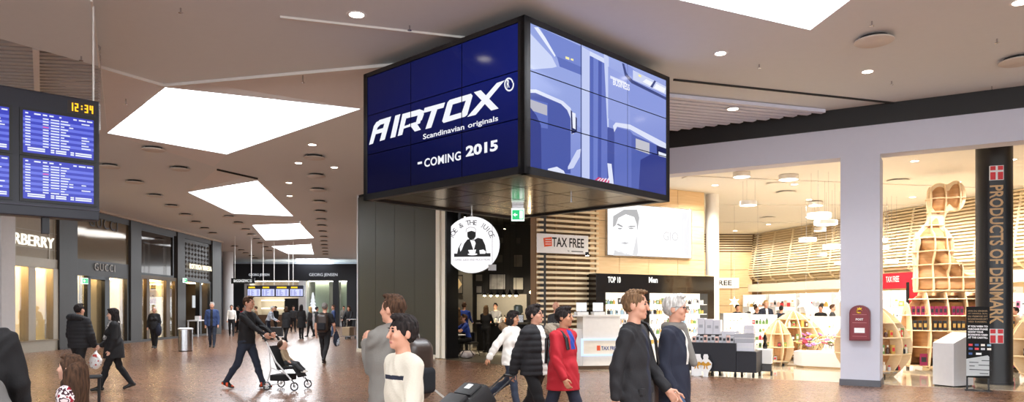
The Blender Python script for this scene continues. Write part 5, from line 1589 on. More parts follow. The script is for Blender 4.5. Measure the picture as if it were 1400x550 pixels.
# ================================================================== BLACK COLUMN
q = ray(1359, 0, 15.4); R_ = .335
t = thing('column_black', 'round black column lettered PRODUCTS OF DENMARK', None, (q.x, q.y, 0), math.atan2(-q.x, q.y) * 0 + math.radians(-18), kind='structure')
obj('shaft', MB().cyl((0, 0, 0), R_, ZI, 40), mat('column_black_satin', (24, 22, 22), .35), t, smooth=True)
obj('base_ring', MB().cyl((0, 0, 0), R_ + .015, .06, 40), m_dark, t)
yf = -R_ - .003
zc1, zc2 = 1.6 + (HOR - 253) * .01506, 1.6 + (HOR - 443) * .01506
xo = -.045
lettering('PRODUCTS OF DENMARK', t, (xo - .12, yf, zc1), zc1 - zc2, .24, mat('letter_tan', (190, 150, 100), .4), .02, -.03, rot=(0, PI / 2, 0))
m_fl = mat('flag_red', (206, 36, 44), .45)
for (pa, pb_y) in ((226, 246), (450, 470)):
    za, zb2 = 1.6 + (HOR - pb_y) * .01506, 1.6 + (HOR - pa) * .01506
    fl_ = obj('flag', MB().box(xo - .125, xo + .125, yf, yf + .04, za, zb2), m_white, t)
    w2 = .006
    xs_ = (xo - .115, xo - .02, xo + .02, xo + .115); zm = za + (zb2 - za) * .62
    for a, b in ((xs_[0], xs_[1]), (xs_[2], xs_[3])):
        for c0, c1 in ((za + .01, zm - .02), (zm + .02, zb2 - .01)): obj('red_field', MB().box(a, b, yf - .003, yf, c0, c1), m_fl, fl_)

# ================================================================== INFO PANEL AND WHITE STAND
FI = GF(1321, 14.2, 1353, 14.0)
t = thing('info_panel', 'tall black glass info panel with boarding card notice', 'sign', FI.loc, FI.rz)
iz0, iz1 = FI.z(1337, 517), FI.z(1337, 419.5); L_ = FI.len
obj('panel', MB().box(0, L_, 0, .03, iz0, iz1), mat('info_black', (20, 19, 18), .5, spec=.15), t)
for x in (.0, L_ - .03): obj('leg', MB().box(x, x + .03, 0, .03, 0, iz0), m_black, t)
obj('foot_plate', MB().box(-.03, L_ + .03, -.15, .18, 0, .012), m_dark, t)
m_tan = mat('print_tan', (150, 122, 86), .5); m_pw = mat('print_white', (244, 244, 244), .5)
for i, s_ in enumerate(('HVIS DU ØNSKER', 'AT HANDLE, SKAL', 'DU FREMVISE DIT', 'BOARDINGKORT', 'VED KASSEN.')): lettering(s_, t, (.03, -.001, iz1 - .1 - i * .052), min(L_ - .06, .028 * len(s_)), .032, m_tan, .02, .001)
for i, s_ in enumerate(('IF YOU WISH TO', 'PURCHASE PLEASE', 'SHOW YOUR', 'BOARDING CARD', 'AT THE CASHTILL')): lettering(s_, t, (.03, -.001, iz1 - .4 - i * .054), min(L_ - .06, .028 * len(s_)), .036, m_pw, .04, .001)
for r_ in range(2):
    for i in range(4): obj('card_logo', MB().box(.04 + i * .1, .105 + i * .1, -.004, 0, iz1 - .76 - r_ * .075, iz1 - .72 - r_ * .075), PM[(0, 1, 2, 7, 1, 0, 10, 2)[i + 4 * r_]], t)
for x0, w in ((.04, .06), (.16, .09)): obj('card_logo', MB().box(x0, x0 + w, -.004, 0, iz1 - .93, iz1 - .89), m_pw if x0 > .1 else PM[1], t)
cardz = iz0 + .03
cd = obj('boarding_card', MB().prism([(0, cardz), (L_ - .005, cardz + .02), (L_ - .005, cardz + .38), (L_ - .03, cardz + .41), (0, cardz + .33)], -.006, 0), mat('card_pale', (186, 190, 190), .5), t)
for i, (x0, x1, z) in enumerate(((.05, .2, .26), (.25, .42, .3), (.05, .14, .19), (.2, .4, .21), (.05, .42, .12), (.22, .36, .05))): obj('card_line', MB().box(x0, x1, -.008, -.006, cardz + z, cardz + z + .014), m_capd, cd)
FQ = GF(1304, 14.6, 1331, 14.85)
t = thing('ticket_stand', 'white slant-topped box stand left of the black info panel', 'stand', FQ.loc, FQ.rz)
L_ = FQ.len; za, zb2 = FQ.z(1304, 470), FQ.z(1330, 455)
obj('body', MB().prism([(0, .03), (L_, .03), (L_, zb2), (0, za)], 0, .45), mat('stand_white', (214, 212, 212), .5), t, bevel=.006)
obj('plinth', MB().box(.02, L_ - .02, .02, .43, 0, .03), m_dark, t)

# ================================================================== PLYWOOD FIGURE SHELF
q = ray(1288, 0, 18.9)
FM = (q.x, q.y, 0)
fx = lambda px: (px - 1288) * .0187
fz = lambda py: 1.6 + (HOR - py) * .0187
t = thing('figure_shelf', 'giant plywood lattice of a seated figure on a domed shelf', 'shelf', FM, math.radians(-16))
fp = [('e', (fx(1283), .0, fz(272)), (.31, .34, .45), 'plywood_face'), ('e', (fx(1303), -.05, fz(268)), (.24, .3, .4), 'plywood_face'),
      ('c', (fx(1280), .02, fz(295)), (fx(1274), .02, fz(322)), .22, .3, 'plywood_face'),
      ('e', (fx(1272), 0, fz(345)), (.45, .42, .72), 'plywood_face'), ('e', (fx(1282), -.08, fz(338)), (.36, .36, .5), 'plywood_face'),
      ('e', (fx(1278), 0, fz(385)), (.52, .46, .62), 'plywood_face'),
      ('c', (fx(1267), -.36, fz(331)), (fx(1292), -.42, fz(362)), .26, .2, 'plywood_face'), ('c', (fx(1292), -.42, fz(362)), (fx(1318), -.3, fz(393)), .2, .15, 'plywood_face'),
      ('c', (fx(1290), -.1, fz(395)), (fx(1335), -.1, fz(392)), .5, .42, 'plywood_face'), ('c', (fx(1335), -.1, fz(392)), (fx(1362), .1, fz(402)), .42, .3, 'plywood_face')]
grp_f = [{'p': fp, 'k': .12}]
cutb = [((0, 0, 2.0), (0, 0, -1))]
grp_f[0]['cut'] = cutb
obj('figure_core', solid_mesh('figure_core', grp_f, .03, None, post=lambda F, X, Y, Z: F + .07), None, t)
def slab(axis, v, th=.017):
    return lambda F, X, Y, Z: np.maximum(F, np.abs((X, Y, Z)[axis] - v) - th)
for z in (2.03, 2.36, 2.7, 3.04, 3.38, 3.72, 4.06, 4.4):
    me = solid_mesh('lattice_plate', grp_f, .03, {'plywood_face': m_plye}, smooth=False, post=slab(2, z), resv=(.03, .03, .0085)); obj('lattice_plate', me, None, t)
for x in (-.62, -.3, .02, .34, .7, 1.05):
    me = solid_mesh('lattice_rib', grp_f, .03, {'plywood_face': m_plye}, smooth=False, post=slab(0, x), resv=(.0085, .03, .03)); obj('lattice_rib', me, None, t)
me = solid_mesh('lattice_profile', grp_f, .03, {'plywood_face': m_plye}, smooth=False, post=slab(1, -.12), resv=(.03, .0085, .03)); obj('lattice_profile', me, None, t)
bp = [('e', (.1, .05, .85), (1.16, 1.0, 1.45), 'plywood_face'), ('e', (.9, .1, .9), (.9, .9, 1.3), 'plywood_face')]
grp_b = [{'p': bp, 'k': .1, 'cut': [((0, 0, .07), (0, 0, -1)), ((0, 0, 2.0), (0, 0, 1))]}]
obj('base_core', solid_mesh('base_core', grp_b, .04, None, smooth=False, post=lambda F, X, Y, Z: F + .0 + np.maximum(0, .0) + .085 + .17 * ((Y < 0) * 1.0)), None, t)
shz = (.12, .6, 1.02, 1.4, 1.82)
for z in shz:
    me = solid_mesh('shelf_plate', grp_b, .04, {'plywood_face': m_plye}, smooth=False, post=slab(2, z, .015), resv=(.035, .035, .0075)); obj('shelf_plate', me, None, t)
for x in (-.82, -.45, -.05, .38, .8, 1.2):
    me = solid_mesh('upright_rib', grp_b, .04, {'plywood_face': m_plye}, smooth=False, post=slab(0, x, .015), resv=(.0075, .035, .035)); obj('upright_rib', me, None, t)
Rm = Matrix.Rotation(math.radians(-16), 3, 'Z')
m_mag = mat('packet_magenta', (150, 30, 84), .5); m_bkc = mat('packet_cream', (226, 200, 150), .5)
def yfront(x, z): return .05 - 1.0 * math.sqrt(max(.02, 1 - min(abs(x - .1), abs(x - .9) * 1.25, 9) ** 2 / 1.35 - ((z - .85) / 1.45) ** 2))
rows_ = [(.135, .3, .16, 'packet_magenta', 'product_3', 'magenta bag on the lowest shelf', .19), (.615, .2, .14, 'packet_cream', 'product_2', 'cream packet on the second shelf', .22), (1.035, .24, .08, 'product_3', 'product_4', 'black and gold pack on the third shelf', .1), (1.415, .22, .075, 'packet_magenta', 'product_3', 'pink and black carton on the top shelf', .09)]
for z, h, w, a, b, lb, st in rows_:
    x = -.75; ni = 0
    while x < 1.4:
        if min(abs(x - xr) for xr in (-.82, -.45, -.05, .38, .8, 1.2)) > w / 2 + .02:
            v = Rm @ Vector((x, yfront(x, z + .1) + .1, 0))
            ni += 1; place(prod('box', w, .06, h, a, b), 'packet', (FM[0] + v.x, FM[1] + v.y, z), '%s of the plywood figure, %s from the left' % (lb, nth(ni - 1)), 'packet', lb + ' row', math.radians(-16))
        x += st

# ================================================================== CAFE
dz_ = 22.45
q = ray(645, 335, dz_); rS = .88
t = thing('round_cafe_sign', 'round white illuminated JOE & THE JUICE sign with a coffee drinker emblem', 'sign', (q.x, q.y, q.z), math.radians(-8))
obj('case', MB().cyl((0, 0, 0), rS, .16, 48, axis=1), m_black, t, smooth=True)
obj('face', MB().cyl((0, -.01, 0), rS * .985, .012, 48, axis=1), emis('sign_face_glow', (250, 248, 250), 1.1), t)
obj('support_post', MB().box(-rS * .5, -rS * .5 + .08, .05, .13, .4, 5.0 - q.z), m_black, t)
sk = 2 * rS / (2 * 132 / 1.0)          # emblem units: crop px from centre (188,225), radius ~133
E_ = lambda x, y: ((x - 161) * rS / 161, (197 - y) * rS / 161)
yq = -.0125
def emb(nm, pts, m): return obj(nm, MB().prism([E_(*p) for p in pts], yq - .003, yq), m, t)
emb('table_bar', [(60, 245), (268, 245), (268, 264), (60, 264)], m_blk)
emb('jacket', [(78, 245), (84, 215), (98, 190), (120, 168), (150, 165), (178, 168), (196, 158), (222, 165), (238, 200), (246, 245)], m_blk)
emb('head', [(136, 120), (160, 112), (184, 122), (184, 150), (174, 165), (150, 168), (136, 150)], m_blk)
cap_ = obj('cap', MB().prism([E_(*p) for p in [(128, 128), (130, 108), (150, 98), (174, 100), (186, 112), (184, 126), (160, 118), (140, 124)]], yq - .006, yq - .003), MATS['sign_face_glow'], t)
obj('cap_outline', MB().tube([(E_(*p)[0], yq - .006, E_(*p)[1]) for p in [(128, 128), (130, 108), (150, 98), (174, 100), (186, 112), (184, 126)]], .006, 5), m_blk, cap_)
mbx = MATS['sign_face_glow']
obj('shirt', MB().prism([E_(*p) for p in [(152, 170), (176, 172), (184, 188), (172, 230), (162, 200)]], yq - .005, yq - .003), mbx, t)
obj('hand', MB().prism([E_(*p) for p in [(92, 210), (112, 170), (132, 150), (142, 160), (118, 190), (104, 225), (96, 235)]], yq - .005, yq - .003), mbx, t)
obj('hand', MB().prism([E_(*p) for p in [(205, 228), (228, 224), (244, 238), (238, 248), (208, 248)]], yq - .006, yq - .003), mbx, t)
obj('cup', MB().prism([E_(*p) for p in [(140, 226), (186, 224), (182, 242), (168, 250), (150, 248)]], yq - .007, yq - .003), mbx, t)
obj('saucer', MB().prism([E_(*p) for p in ell2(166, 250, 28, 6)], yq - .0075, yq - .003), mbx, t)
def arc_text(s, r, a0, a1, h, m):
    n = len(s)
    for i, ch in enumerate(s):
        if ch == ' ': continue
        a = a0 + (a1 - a0) * i / (n - 1)
        o = lettering(ch, t, (r * math.cos(a), yq, r * math.sin(a)), None, h, m, 0, .003, 'c')
        o.rotation_euler = (0, PI / 2 - a, 0)
m_gyl = mat('letter_graphite', (70, 68, 76), .5)
arc_text('JOE & THE JUICE', rS * .78, math.radians(158), math.radians(22), .15, m_gyl)
lettering('COFFEE, JUICE AND MUCH MORE', t, (0, yq, E_(0, 283)[1]), rS * 1.32, .085, mat('letter_pale', (190, 186, 194), .5), 0, .002, 'c')
q2 = ray(673, 366, 22.0)
t = thing('hanging_tag', 'small white board hanging at the lower edge of the round cafe sign', 'sign', tuple(q2))
obj('board', MB().box(-.12, .12, 0, .02, -.09, .09), m_white, t); obj('cord', MB().cyl((0, .01, .09), .005, 5.0 - q2.z - .09, 6), m_dark, t)

def picture(px0, py0, px1, py1, Y, c1, c2, label, diamond=False):
    a = ray(px0, py1, Y); b = ray(px1, py0, Y); w, h = b.x - a.x, b.z - a.z
    t = thing('framed_picture', label, 'picture', (a.x, Y, a.z), 0, 'pictures in the cafe')
    frame_rect(t, 0, w, 0, h, min(w, h) * .06, -.03, 0, mat('frame_dark', (24, 22, 20), .5), 'frame')
    obj('mount', MB().box(.01, w - .01, -.012, 0, .01, h - .01), mat('print_' + label.split()[0] + str(int(px0)), c1, .5, col2=c2, scale=3), t)
    if diamond: obj('motif', MB().prism([(w * .1, h * .45), (w * .5, h * .12), (w * .92, h * .5), (w * .5, h * .95)], -.02, -.012), mat('motif_sand', (216, 190, 140), .6), t)
picture(616, 376, 633, 402, 28.55, (90, 84, 74), (120, 110, 96), 'poster with a sandy diamond on the grey cafe wall', True)
picture(668, 374, 692, 397, 29.95, (60, 58, 54), (236, 232, 226), 'largest framed photograph on the charcoal cafe wall')
picture(701, 379, 716, 397, 29.95, (236, 230, 210), (214, 206, 190), 'bright cream picture at the right of the charcoal cafe wall')
picture(650, 375, 660, 385, 29.95, (130, 124, 116), (170, 166, 156), 'small upper grey picture left of the large photograph')
picture(651, 391, 659, 401, 29.95, (160, 156, 150), (200, 196, 190), 'small lower pale picture left of the large photograph')
picture(677, 348, 688, 360, 29.95, (120, 112, 100), (64, 60, 54), 'small picture above the large photograph')
picture(702, 348, 715, 366, 29.95, (150, 140, 126), (70, 64, 58), 'tall sepia picture above the cream one')
picture(683, 325, 689, 333, 29.95, (110, 106, 98), (80, 76, 70), 'tiny picture high on the charcoal cafe wall')
picture(705, 325, 712, 334, 29.95, (70, 66, 60), (90, 84, 76), 'tiny dark picture high at right on the charcoal cafe wall')
for i in range(6):
    p = ray(662.5 + i * 8.6, 404, 27.5)
    t = thing('cone_pendant', 'black cone pendant lamp over the cafe counter, %s' % LORD[i], 'lamp', tuple(p), 0, 'cone pendants over the cafe counter')
    obj('shade', MB().lathe([(.108, 0), (.1, .03), (.045, .13), (.018, .22)], n=18), m_black, t, smooth=True)
    obj('bulb', MB().ell((0, 0, .0), .05), m_warm, t); obj('cord', MB().cyl((0, 0, .2), .006, 5.0 - p.z - .2, 6), m_black, t)
    if i % 2 == 0: l = spot('cone_beam', (0, 0, -.06), 200, (1, .85, .62), 130); l.parent = t
p0, p1 = ray(652, 0, 27.2), ray(722, 0, 26.4)
FK = Frame((p0.x, p0.y), (p1.x, p1.y))
t = thing('cafe_counter', 'black cafe counter with pale worktop', 'counter', FK.loc, FK.rz)
obj('front', MB().box(0, FK.len, 0, .6, 0, 1.0), mat('counter_black', (22, 21, 20), .5), t); obj('worktop', MB().box(-.03, FK.len + .03, -.05, .62, 1.0, 1.05), mat('worktop_grey', (120, 114, 104), .4), t)
obj('glass_guard', MB().poly([(FK.len * .6, .05, 1.05), (FK.len, .05, 1.05), (FK.len, .05, 1.4), (FK.len * .6, .05, 1.4)]), m_glass, t)
for i in range(12):
    w = FK.w(.12 + i * .095, -.25 - .1 * (i % 2), 1.051)
    place(prod('bottle', .08, .06, rnd.choice((.16, .22, .28)), rnd.choice((2, 5, 0, 11, 10)), rnd.choice((2, 3))), 'juice_bottle', tuple(w), 'small bottle, %s from the left on the cafe counter' % nth(i), 'bottle', 'bottles on the cafe counter')
p = FK.w(FK.len * .75, -.3, 1.05)
t = thing('juice_machine', 'steel and glass juice machine on the cafe counter', 'machine', tuple(p), 0)
obj('body', MB().box(-.2, .2, -.15, .15, 0, .3), m_steel, t, bevel=.02); obj('hopper', MB().lathe([(.1, .3), (.17, .38), (.17, .6), (.1, .66)], n=16), mat('hopper_glassy', (170, 186, 180), .15), t)
# bare bulb on the right cafe wall
p = ray(726, 400, 23); t = thing('bare_bulb', 'bare glowing bulb hanging beside the slats', 'lamp', tuple(p)); obj('bulb', MB().ell((0, 0, 0), .05), m_warm, t); obj('cord', MB().cyl((0, 0, .04), .005, 5.0 - p.z - .04, 6), m_black, t); obj('socket', MB().cyl((0, 0, .04), .02, .06, 8), m_black, t)
l = bpy.data.lights.new('bulb_light', 'POINT'); l.energy = 20; l.color = (1, .8, .5); l.shadow_soft_size = .05; lo_ = bpy.data.objects.new('bulb_light', l); lo_.location = (0, 0, -.07); lo_.parent = t; COL.objects.link(lo_)
# ceiling spots in the cafe
for i, (x, y) in enumerate(((-1.6, 25), (.3, 24), (-1.9, 27.6), (-.3, 28.8), (1.0, 28.8))):
    t = thing('track_spot', 'black track spot in the cafe ceiling, %s' % LORD[i], 'lamp', (x, y, 4.7), 0, 'cafe track spots')
    obj('head', MB().cyl((0, 0, 0), .05, .12, 12), m_black, t); obj('lens', MB().cyl((0, 0, -.005), .045, .005, 12), m_warm, t); obj('stem', MB().cyl((0, 0, .12), .012, .19, 8), m_black, t)
    l = spot('spot_beam', (0, 0, -.02), 420, (1, .86, .66), 75); l.parent = t
# chairs and small table
def tub_chair(x, y, rz, label):
    t = thing('cafe_chair', label, 'chair', (x, y, 0), rz, 'dark cafe chairs')
    m = mat('chair_leather', (40, 38, 36), .5)
    obj('seat', MB().box(-.24, .24, -.24, .22, .4, .47), m, t, bevel=.03)
    pts = [(.27 * math.cos(a), .27 * math.sin(a) * 1.0) for a in [PI * (-.08) + PI * 1.16 * i / 10 for i in range(11)]]
    inn = [(x_ * .86, y_ * .86) for x_, y_ in reversed(pts)]
    obj('backrest', MB().hprism(pts + inn, .45, .78), m, t, bevel=.012)
    for sx in (-1, 1):
        for sy in (-1, 1): obj('leg', MB().tube([(sx * .2, sy * .2, .4), (sx * .25, sy * .25, 0)], .014, 6), m_dark, t)
p = ray(641, 0, 24.2); tub_chair(p.x, p.y, math.radians(55), 'dark tub chair under the man in the blue shirt')
p = ray(618, 0, 24.6); tub_chair(p.x, p.y, math.radians(170), 'empty dark tub chair at the left of the cafe')
p = ray(624, 0, 23.55)
t = thing('cafe_table', 'small round cafe table with takeaway cups', 'table', (p.x, p.y, 0)); obj('top', MB().cyl((0, 0, .71), .3, .03, 24), m_white, t); obj('stem', MB().cyl((0, 0, .02), .03, .69, 10), m_dark, t); obj('foot', MB().cyl((0, 0, 0), .2, .02, 20), m_dark, t)
place(prod('bottle', .08, .06, .14, 11, 2), 'takeaway_cup', (p.x + .02, p.y - .1, .74), 'orange drink cup on the small cafe table', 'cup', None)
p = ray(639, 0, 22.9)
t = thing('rucksack', 'pale patterned bag on the cafe floor by the chair legs', 'bag', (p.x, p.y, .008)); obj('sack', MB().ell((0, 0, .13), (.26, .16, .13), 14, 8), mat('bag_pattern', (226, 222, 214), .7, col2=(120, 70, 66), scale=8), t, smooth=True); obj('strap', MB().tube([(-.2, -.1, .1), (-.1, -.16, .26), (.1, -.16, .27), (.2, -.1, .12)], .014, 6), m_dark, t)

# ================================================================== PEOPLE
def V3(*a): return np.array(a, float)
def rotx(v, a):      # rotate about x (pitch): +a tips up-vector towards -y (forward)
    c, s = math.cos(a), math.sin(a); return V3(v[0], v[1] * c - v[2] * s, v[1] * s + v[2] * c)
def rotz_(v, a):
    c, s = math.cos(a), math.sin(a); return V3(v[0] * c - v[1] * s, v[0] * s + v[1] * c, v[2])
def unit(v): return v / (np.linalg.norm(v) + 1e-9)

class Body:
    """joints of a posed figure; faces -y, feet on z = 0 (or seated at seat height)"""
    def __init__(B, H=1.75, hip=(0, 0), knee=(0, 0), arm=(5, 5), abd=(8, 8), elbow=(15, 15), fab=(0, 0), lean=0, head=(0, 0), hand=(None, None), build=1.0, female=False, sit=None, splay=(0, 0)):
        h = H / 1.75; B.h = h; B.build = build; B.female = female; B.H = H
        rd = math.radians
        L1, L2 = .425 * h, .415 * h
        B.hipj, B.kneej, B.ank, B.toe, B.heel = {}, {}, {}, {}, {}
        hw = .092 * h
        low = 9
        for i, sg in enumerate((1, -1)):
            a, k = rd(hip[i]), rd(knee[i]); sp = rd(splay[i]) * sg
            hj = V3(sg * hw, 0, 0)
            d1 = V3(math.sin(sp), -math.sin(a) * math.cos(sp), -math.cos(a) * math.cos(sp)); b = a - k
            d2 = V3(math.sin(sp) * .3, -math.sin(b), -math.cos(b))
            kn = hj + d1 * L1; an = kn + d2 * L2
            fp = 0.0 if b > -.25 else (b + .25) * .9           # trailing foot tips heel up
            if b > .35: fp = (b - .35) * .6
            if sit: fp = 0
            fd = V3(0, -math.cos(fp), math.sin(fp)); fu = V3(0, math.sin(fp), math.cos(fp))
            he = an - fd * .045 * h - fu * .045 * h; to = an + fd * .155 * h - fu * .05 * h
            B.hipj[sg], B.kneej[sg], B.ank[sg], B.heel[sg], B.toe[sg] = hj, kn, an, he, to
            low = min(low, he[2] - .036 * h, to[2] - .03 * h)
        up = sit + .09 if sit else -low
        for D in (B.hipj, B.kneej, B.ank, B.heel, B.toe):
            for k in D: D[k] = D[k] + V3(0, 0, up)
        B.P = V3(0, 0, up)
        th = rd(lean); B.u = V3(0, -math.sin(th), math.cos(th)); B.f = V3(0, -math.cos(th), -math.sin(th))
        U = lambda t, fw=0, x=0: B.P + B.u * t * h + B.f * fw * h + V3(x * h, 0, 0)
        B.U = U
        sw = (.160 if female else .178) * (1 + (build - 1) * .6)
        B.sh = {1: U(.488, 0, sw), -1: U(.488, 0, -sw)}
        B.neck0, B.neck1 = U(.52, -.01), U(.615, .015)
        B.elb, B.wr, B.fd = {}, {}, {}
        for i, sg in enumerate((1, -1)):
            LA, LB = .285 * h, .25 * h; S = B.sh[sg]
            if hand[i] is not None:
                T = V3(*hand[i]); v = T - S; d = min(np.linalg.norm(v), (LA + LB) * .995); v = unit(v)
                ca = (LA * LA + d * d - LB * LB) / (2 * LA * d); ca = max(-1, min(1, ca))
                pole = V3(sg * .35, .8, -.5); pole = unit(pole - v * (pole @ v))
                E = S + v * LA * ca + pole * LA * math.sqrt(1 - ca * ca); Wt_ = S + v * d
            else:
                s, b, e, fb = rd(arm[i]) + th * .5, rd(abd[i]), rd(elbow[i]), rd(fab[i])
                E = S + LA * V3(sg * math.sin(b), -math.sin(s) * math.cos(b), -math.cos(s) * math.cos(b))
                Wt_ = E + LB * V3(sg * math.sin(fb), -math.sin(s + e) * math.cos(fb), -math.cos(s + e) * math.cos(fb))
            B.elb[sg], B.wr[sg] = E, Wt_; B.fd[sg] = unit(Wt_ - E)
        B.hy, B.hp = rd(head[0]), rd(head[1])
        B.hc = B.neck1
    def hd(B, x, y, z):
        """head space (metres at H=1.75, origin at the neck top) -> figure space"""
        v = rotz_(rotx(V3(x, y, z), B.hp), B.hy); return B.hc + v * B.h
    def hR(B):
        ex, ey, ez = (rotz_(rotx(V3(*e), B.hp), B.hy) for e in ((1, 0, 0), (0, 1, 0), (0, 0, 1)))
        return np.stack([ex, ey, ez], 1)

def head_prims(B, skin, eye, lip, hairm, beard=None):
    h = B.h; R = B.hR(); H = B.hd; p = []
    E = lambda c, r, m: p.append(('e', H(*c), tuple(q * h for q in r), m, R))
    fz = .94 if B.female else 1
    E((0, .012, .128), (.077, .098, .104), skin)
    E((0, -.022, .055), (.060 * fz, .068, .066), beard or skin)
    E((0, -.070, .018), (.024 * fz, .022, .020), beard or skin)
    E((.036, -.058, .085), (.028, .03, .03), skin); E((-.036, -.058, .085), (.028, .03, .03), skin)
    p.append(('c', H(0, -.090, .125), H(0, -.108, .084), .008 * h, .0135 * h, skin))
    for s in (1, -1):
        E((s * .080, .010, .100), (.011, .021, .033), skin)
        E((s * .0315, -.0845, .125), (.0115, .0068, .0052), eye)
        E((s * .034, -.0885, .146), (.018, .006, .0036), hairm)
    E((0, -.0875, .046), (.022, .008, .0058), lip)
    return p

def hand_prims(B, sg, m, curl=.6):
    h = B.h * (.92 if B.female else 1); d = B.fd[sg]; w = B.wr[sg]
    n = unit(V3(-sg, 0, 0) - d * (V3(-sg, 0, 0) @ d)); t = np.cross(d, n) * 1.0
    if t @ V3(0, -1, 0) < 0 and abs(t[1]) > .3: t = -t
    elif abs(t[1]) <= .3 and t[2] < 0: t = -t
    p = [('c', w - d * .02 * h, w + d * .03 * h, .027 * h, .028 * h, m)]
    for k in (-1, 0, 1): p.append(('c', w + d * .03 * h + t * k * .018 * h, w + d * .085 * h + t * k * .02 * h, .017 * h, .015 * h, m))
    for k, ln in zip((1.5, .5, -.5, -1.5), (.070, .078, .073, .058)):
        b0 = w + d * .085 * h + t * k * .0175 * h
        d1 = unit(d * math.cos(curl * .7) + n * math.sin(curl * .7)); d2 = unit(d * math.cos(curl * 1.9) + n * math.sin(curl * 1.9))
        b1 = b0 + d1 * ln * .52 * h; b2 = b1 + d2 * ln * .5 * h
        p += [('c', b0, b1, .0092 * h, .0085 * h, m), ('c', b1, b2, .0085 * h, .007 * h, m)]
    a0 = w + d * .025 * h + t * .026 * h; a1 = a0 + unit(d * .75 + t * .75) * .042 * h; a2 = a1 + unit(d + t * .1 + n * .35) * .036 * h
    p += [('c', a0, a1, .012 * h, .0105 * h, m), ('c', a1, a2, .0105 * h, .0085 * h, m)]
    return p

def torso_prims(B, m, inf=0.0):
    h, w = B.h, B.build; U = B.U; fm = B.female
    p = [('k', U(.0), U(.12), (.165 * w) * h + inf, (.150 * w) * h + inf, m, .72), ('k', U(.12), U(.30), (.148 * w if not fm else .132 * w) * h + inf, (.172 * w if not fm else .15 * w) * h + inf, m, .70),
         ('k', U(.30), U(.40), (.172 * w if not fm else .155 * w) * h + inf, (.165 * w if not fm else .148 * w) * h + inf, m, .70),
         ('c', B.sh[1] * .86 + B.sh[-1] * .14, B.sh[-1] * .86 + B.sh[1] * .14, .058 * h + inf * .8, .058 * h + inf * .8, m)]
    for s in (1, -1): p.append(('c', B.neck0 - B.u * .01, B.sh[s] * .8 + B.sh[-s] * .2 + B.u * .015 * h, .062 * h + inf * .6, .055 * h + inf * .8, m))
    if fm:
        for s in (1, -1): p.append(('e', U(.335, .095, s * .07), tuple((.068 * h + inf * .7,) * 3), m))
    return p
def sleeve_prims(B, sg, m, inf=0.0, to=1.0):
    h = B.h; k = (.9 if B.female else 1) * (1 + (B.build - 1) * .5)
    W_ = B.elb[sg] + (B.wr[sg] - B.elb[sg]) * to
    return [('c', B.sh[sg], B.elb[sg], .052 * h * k + inf * .85, .044 * h * k + inf, m), ('c', B.elb[sg], W_, .044 * h * k + inf, (.031 + .013 * (1 - to)) * h * k + inf, m)]
def leg_prims(B, sg, m, shoe, inf=.008, skin=None):
    h = B.h; k = 1 + (B.build - 1) * .5; b = m
    an = B.ank[sg]
    p = [('c', B.hipj[sg], B.kneej[sg], .088 * h * k + inf, .058 * h * k + inf, b), ('c', B.kneej[sg], B.kneej[sg] * .62 + an * .38 + V3(0, .012, 0), .056 * h * k + inf, .054 * h * k + inf, b),
         ('c', B.kneej[sg] * .62 + an * .38 + V3(0, .012, 0), an + V3(0, 0, .01), .054 * h * k + inf, .040 * h * k + inf, b)]
    p += [('c', B.heel[sg] + V3(0, 0, .006), B.toe[sg] * .5 + B.heel[sg] * .5 + V3(0, 0, .014), .036 * h, .043 * h, shoe), ('c', B.toe[sg] * .5 + B.heel[sg] * .5 + V3(0, 0, .01), B.toe[sg], .041 * h, .030 * h, shoe)]
    return p

SK = {'fair': (206, 152, 126), 'tan': (190, 136, 104), 'pale': (222, 176, 152)}
for k_, c_ in SK.items(): mat('skin_' + k_, c_, .5, var=.03, scale=30)
mat('eye_dark', (40, 30, 28), .3); mat('lip_tone', (172, 108, 96), .5)
def cloth(name, c, rough=.85, bump=.25, bs=90, **kw): return mat(name, c, rough, var=.12, scale=6, bump=bump, bscale=bs, **kw)
cloth('cl_black', (24, 23, 25)); cloth('cl_black2', (32, 31, 34)); cloth('cl_charcoal', (58, 58, 60)); cloth('cl_navy', (30, 34, 50)); cloth('cl_jeans', (62, 82, 112), bs=160); cloth('cl_jeans_dark', (38, 46, 62), bs=160)
cloth('cl_white', (226, 222, 214)); cloth('cl_cream', (204, 196, 180)); cloth('cl_red', (168, 22, 36)); cloth('cl_blue', (36, 64, 150)); cloth('cl_bluejacket', (44, 62, 104)); cloth('cl_grey', (120, 116, 110)); cloth('cl_beige', (170, 150, 122)); patt('cl_scarf', [(60, 58, 60), (190, 186, 182), (90, 88, 88), (210, 206, 200)], 24)
cloth('cl_fur', (150, 138, 120), bump=.8, bs=120); cloth('cl_furbrown', (110, 84, 56), bump=.8, bs=120); patt('cl_check', [(70, 80, 110), (190, 196, 206), (110, 120, 150)], 18); patt('cl_pattern', [(150, 20, 44), (236, 226, 226), (60, 20, 34), (230, 214, 214)], 26)
def hairmat(name, c1, c2):
    m = wood_mat(name, c1, c2, .8, 26, (3, 3, .5)); m.node_tree.nodes['Principled BSDF'].inputs['Specular IOR Level'].default_value = .2; return m
mat('shoe_black', (22, 20, 20), .4); mat('shoe_brown', (70, 48, 34), .4); mat('shoe_orange', (224, 84, 40), .5); mat('sole_white', (230, 228, 222), .6)
hairmat('hair_black', (14, 12, 12), (52, 44, 42)); hairmat('hair_brown', (40, 28, 22), (92, 66, 48)); hairmat('hair_lbrown', (78, 58, 42), (140, 108, 78)); hairmat('hair_grey', (150, 146, 140), (222, 218, 212)); hairmat('hair_blond', (150, 116, 70), (214, 178, 120)); hairmat('hair_dgrey', (84, 80, 76), (140, 134, 128))

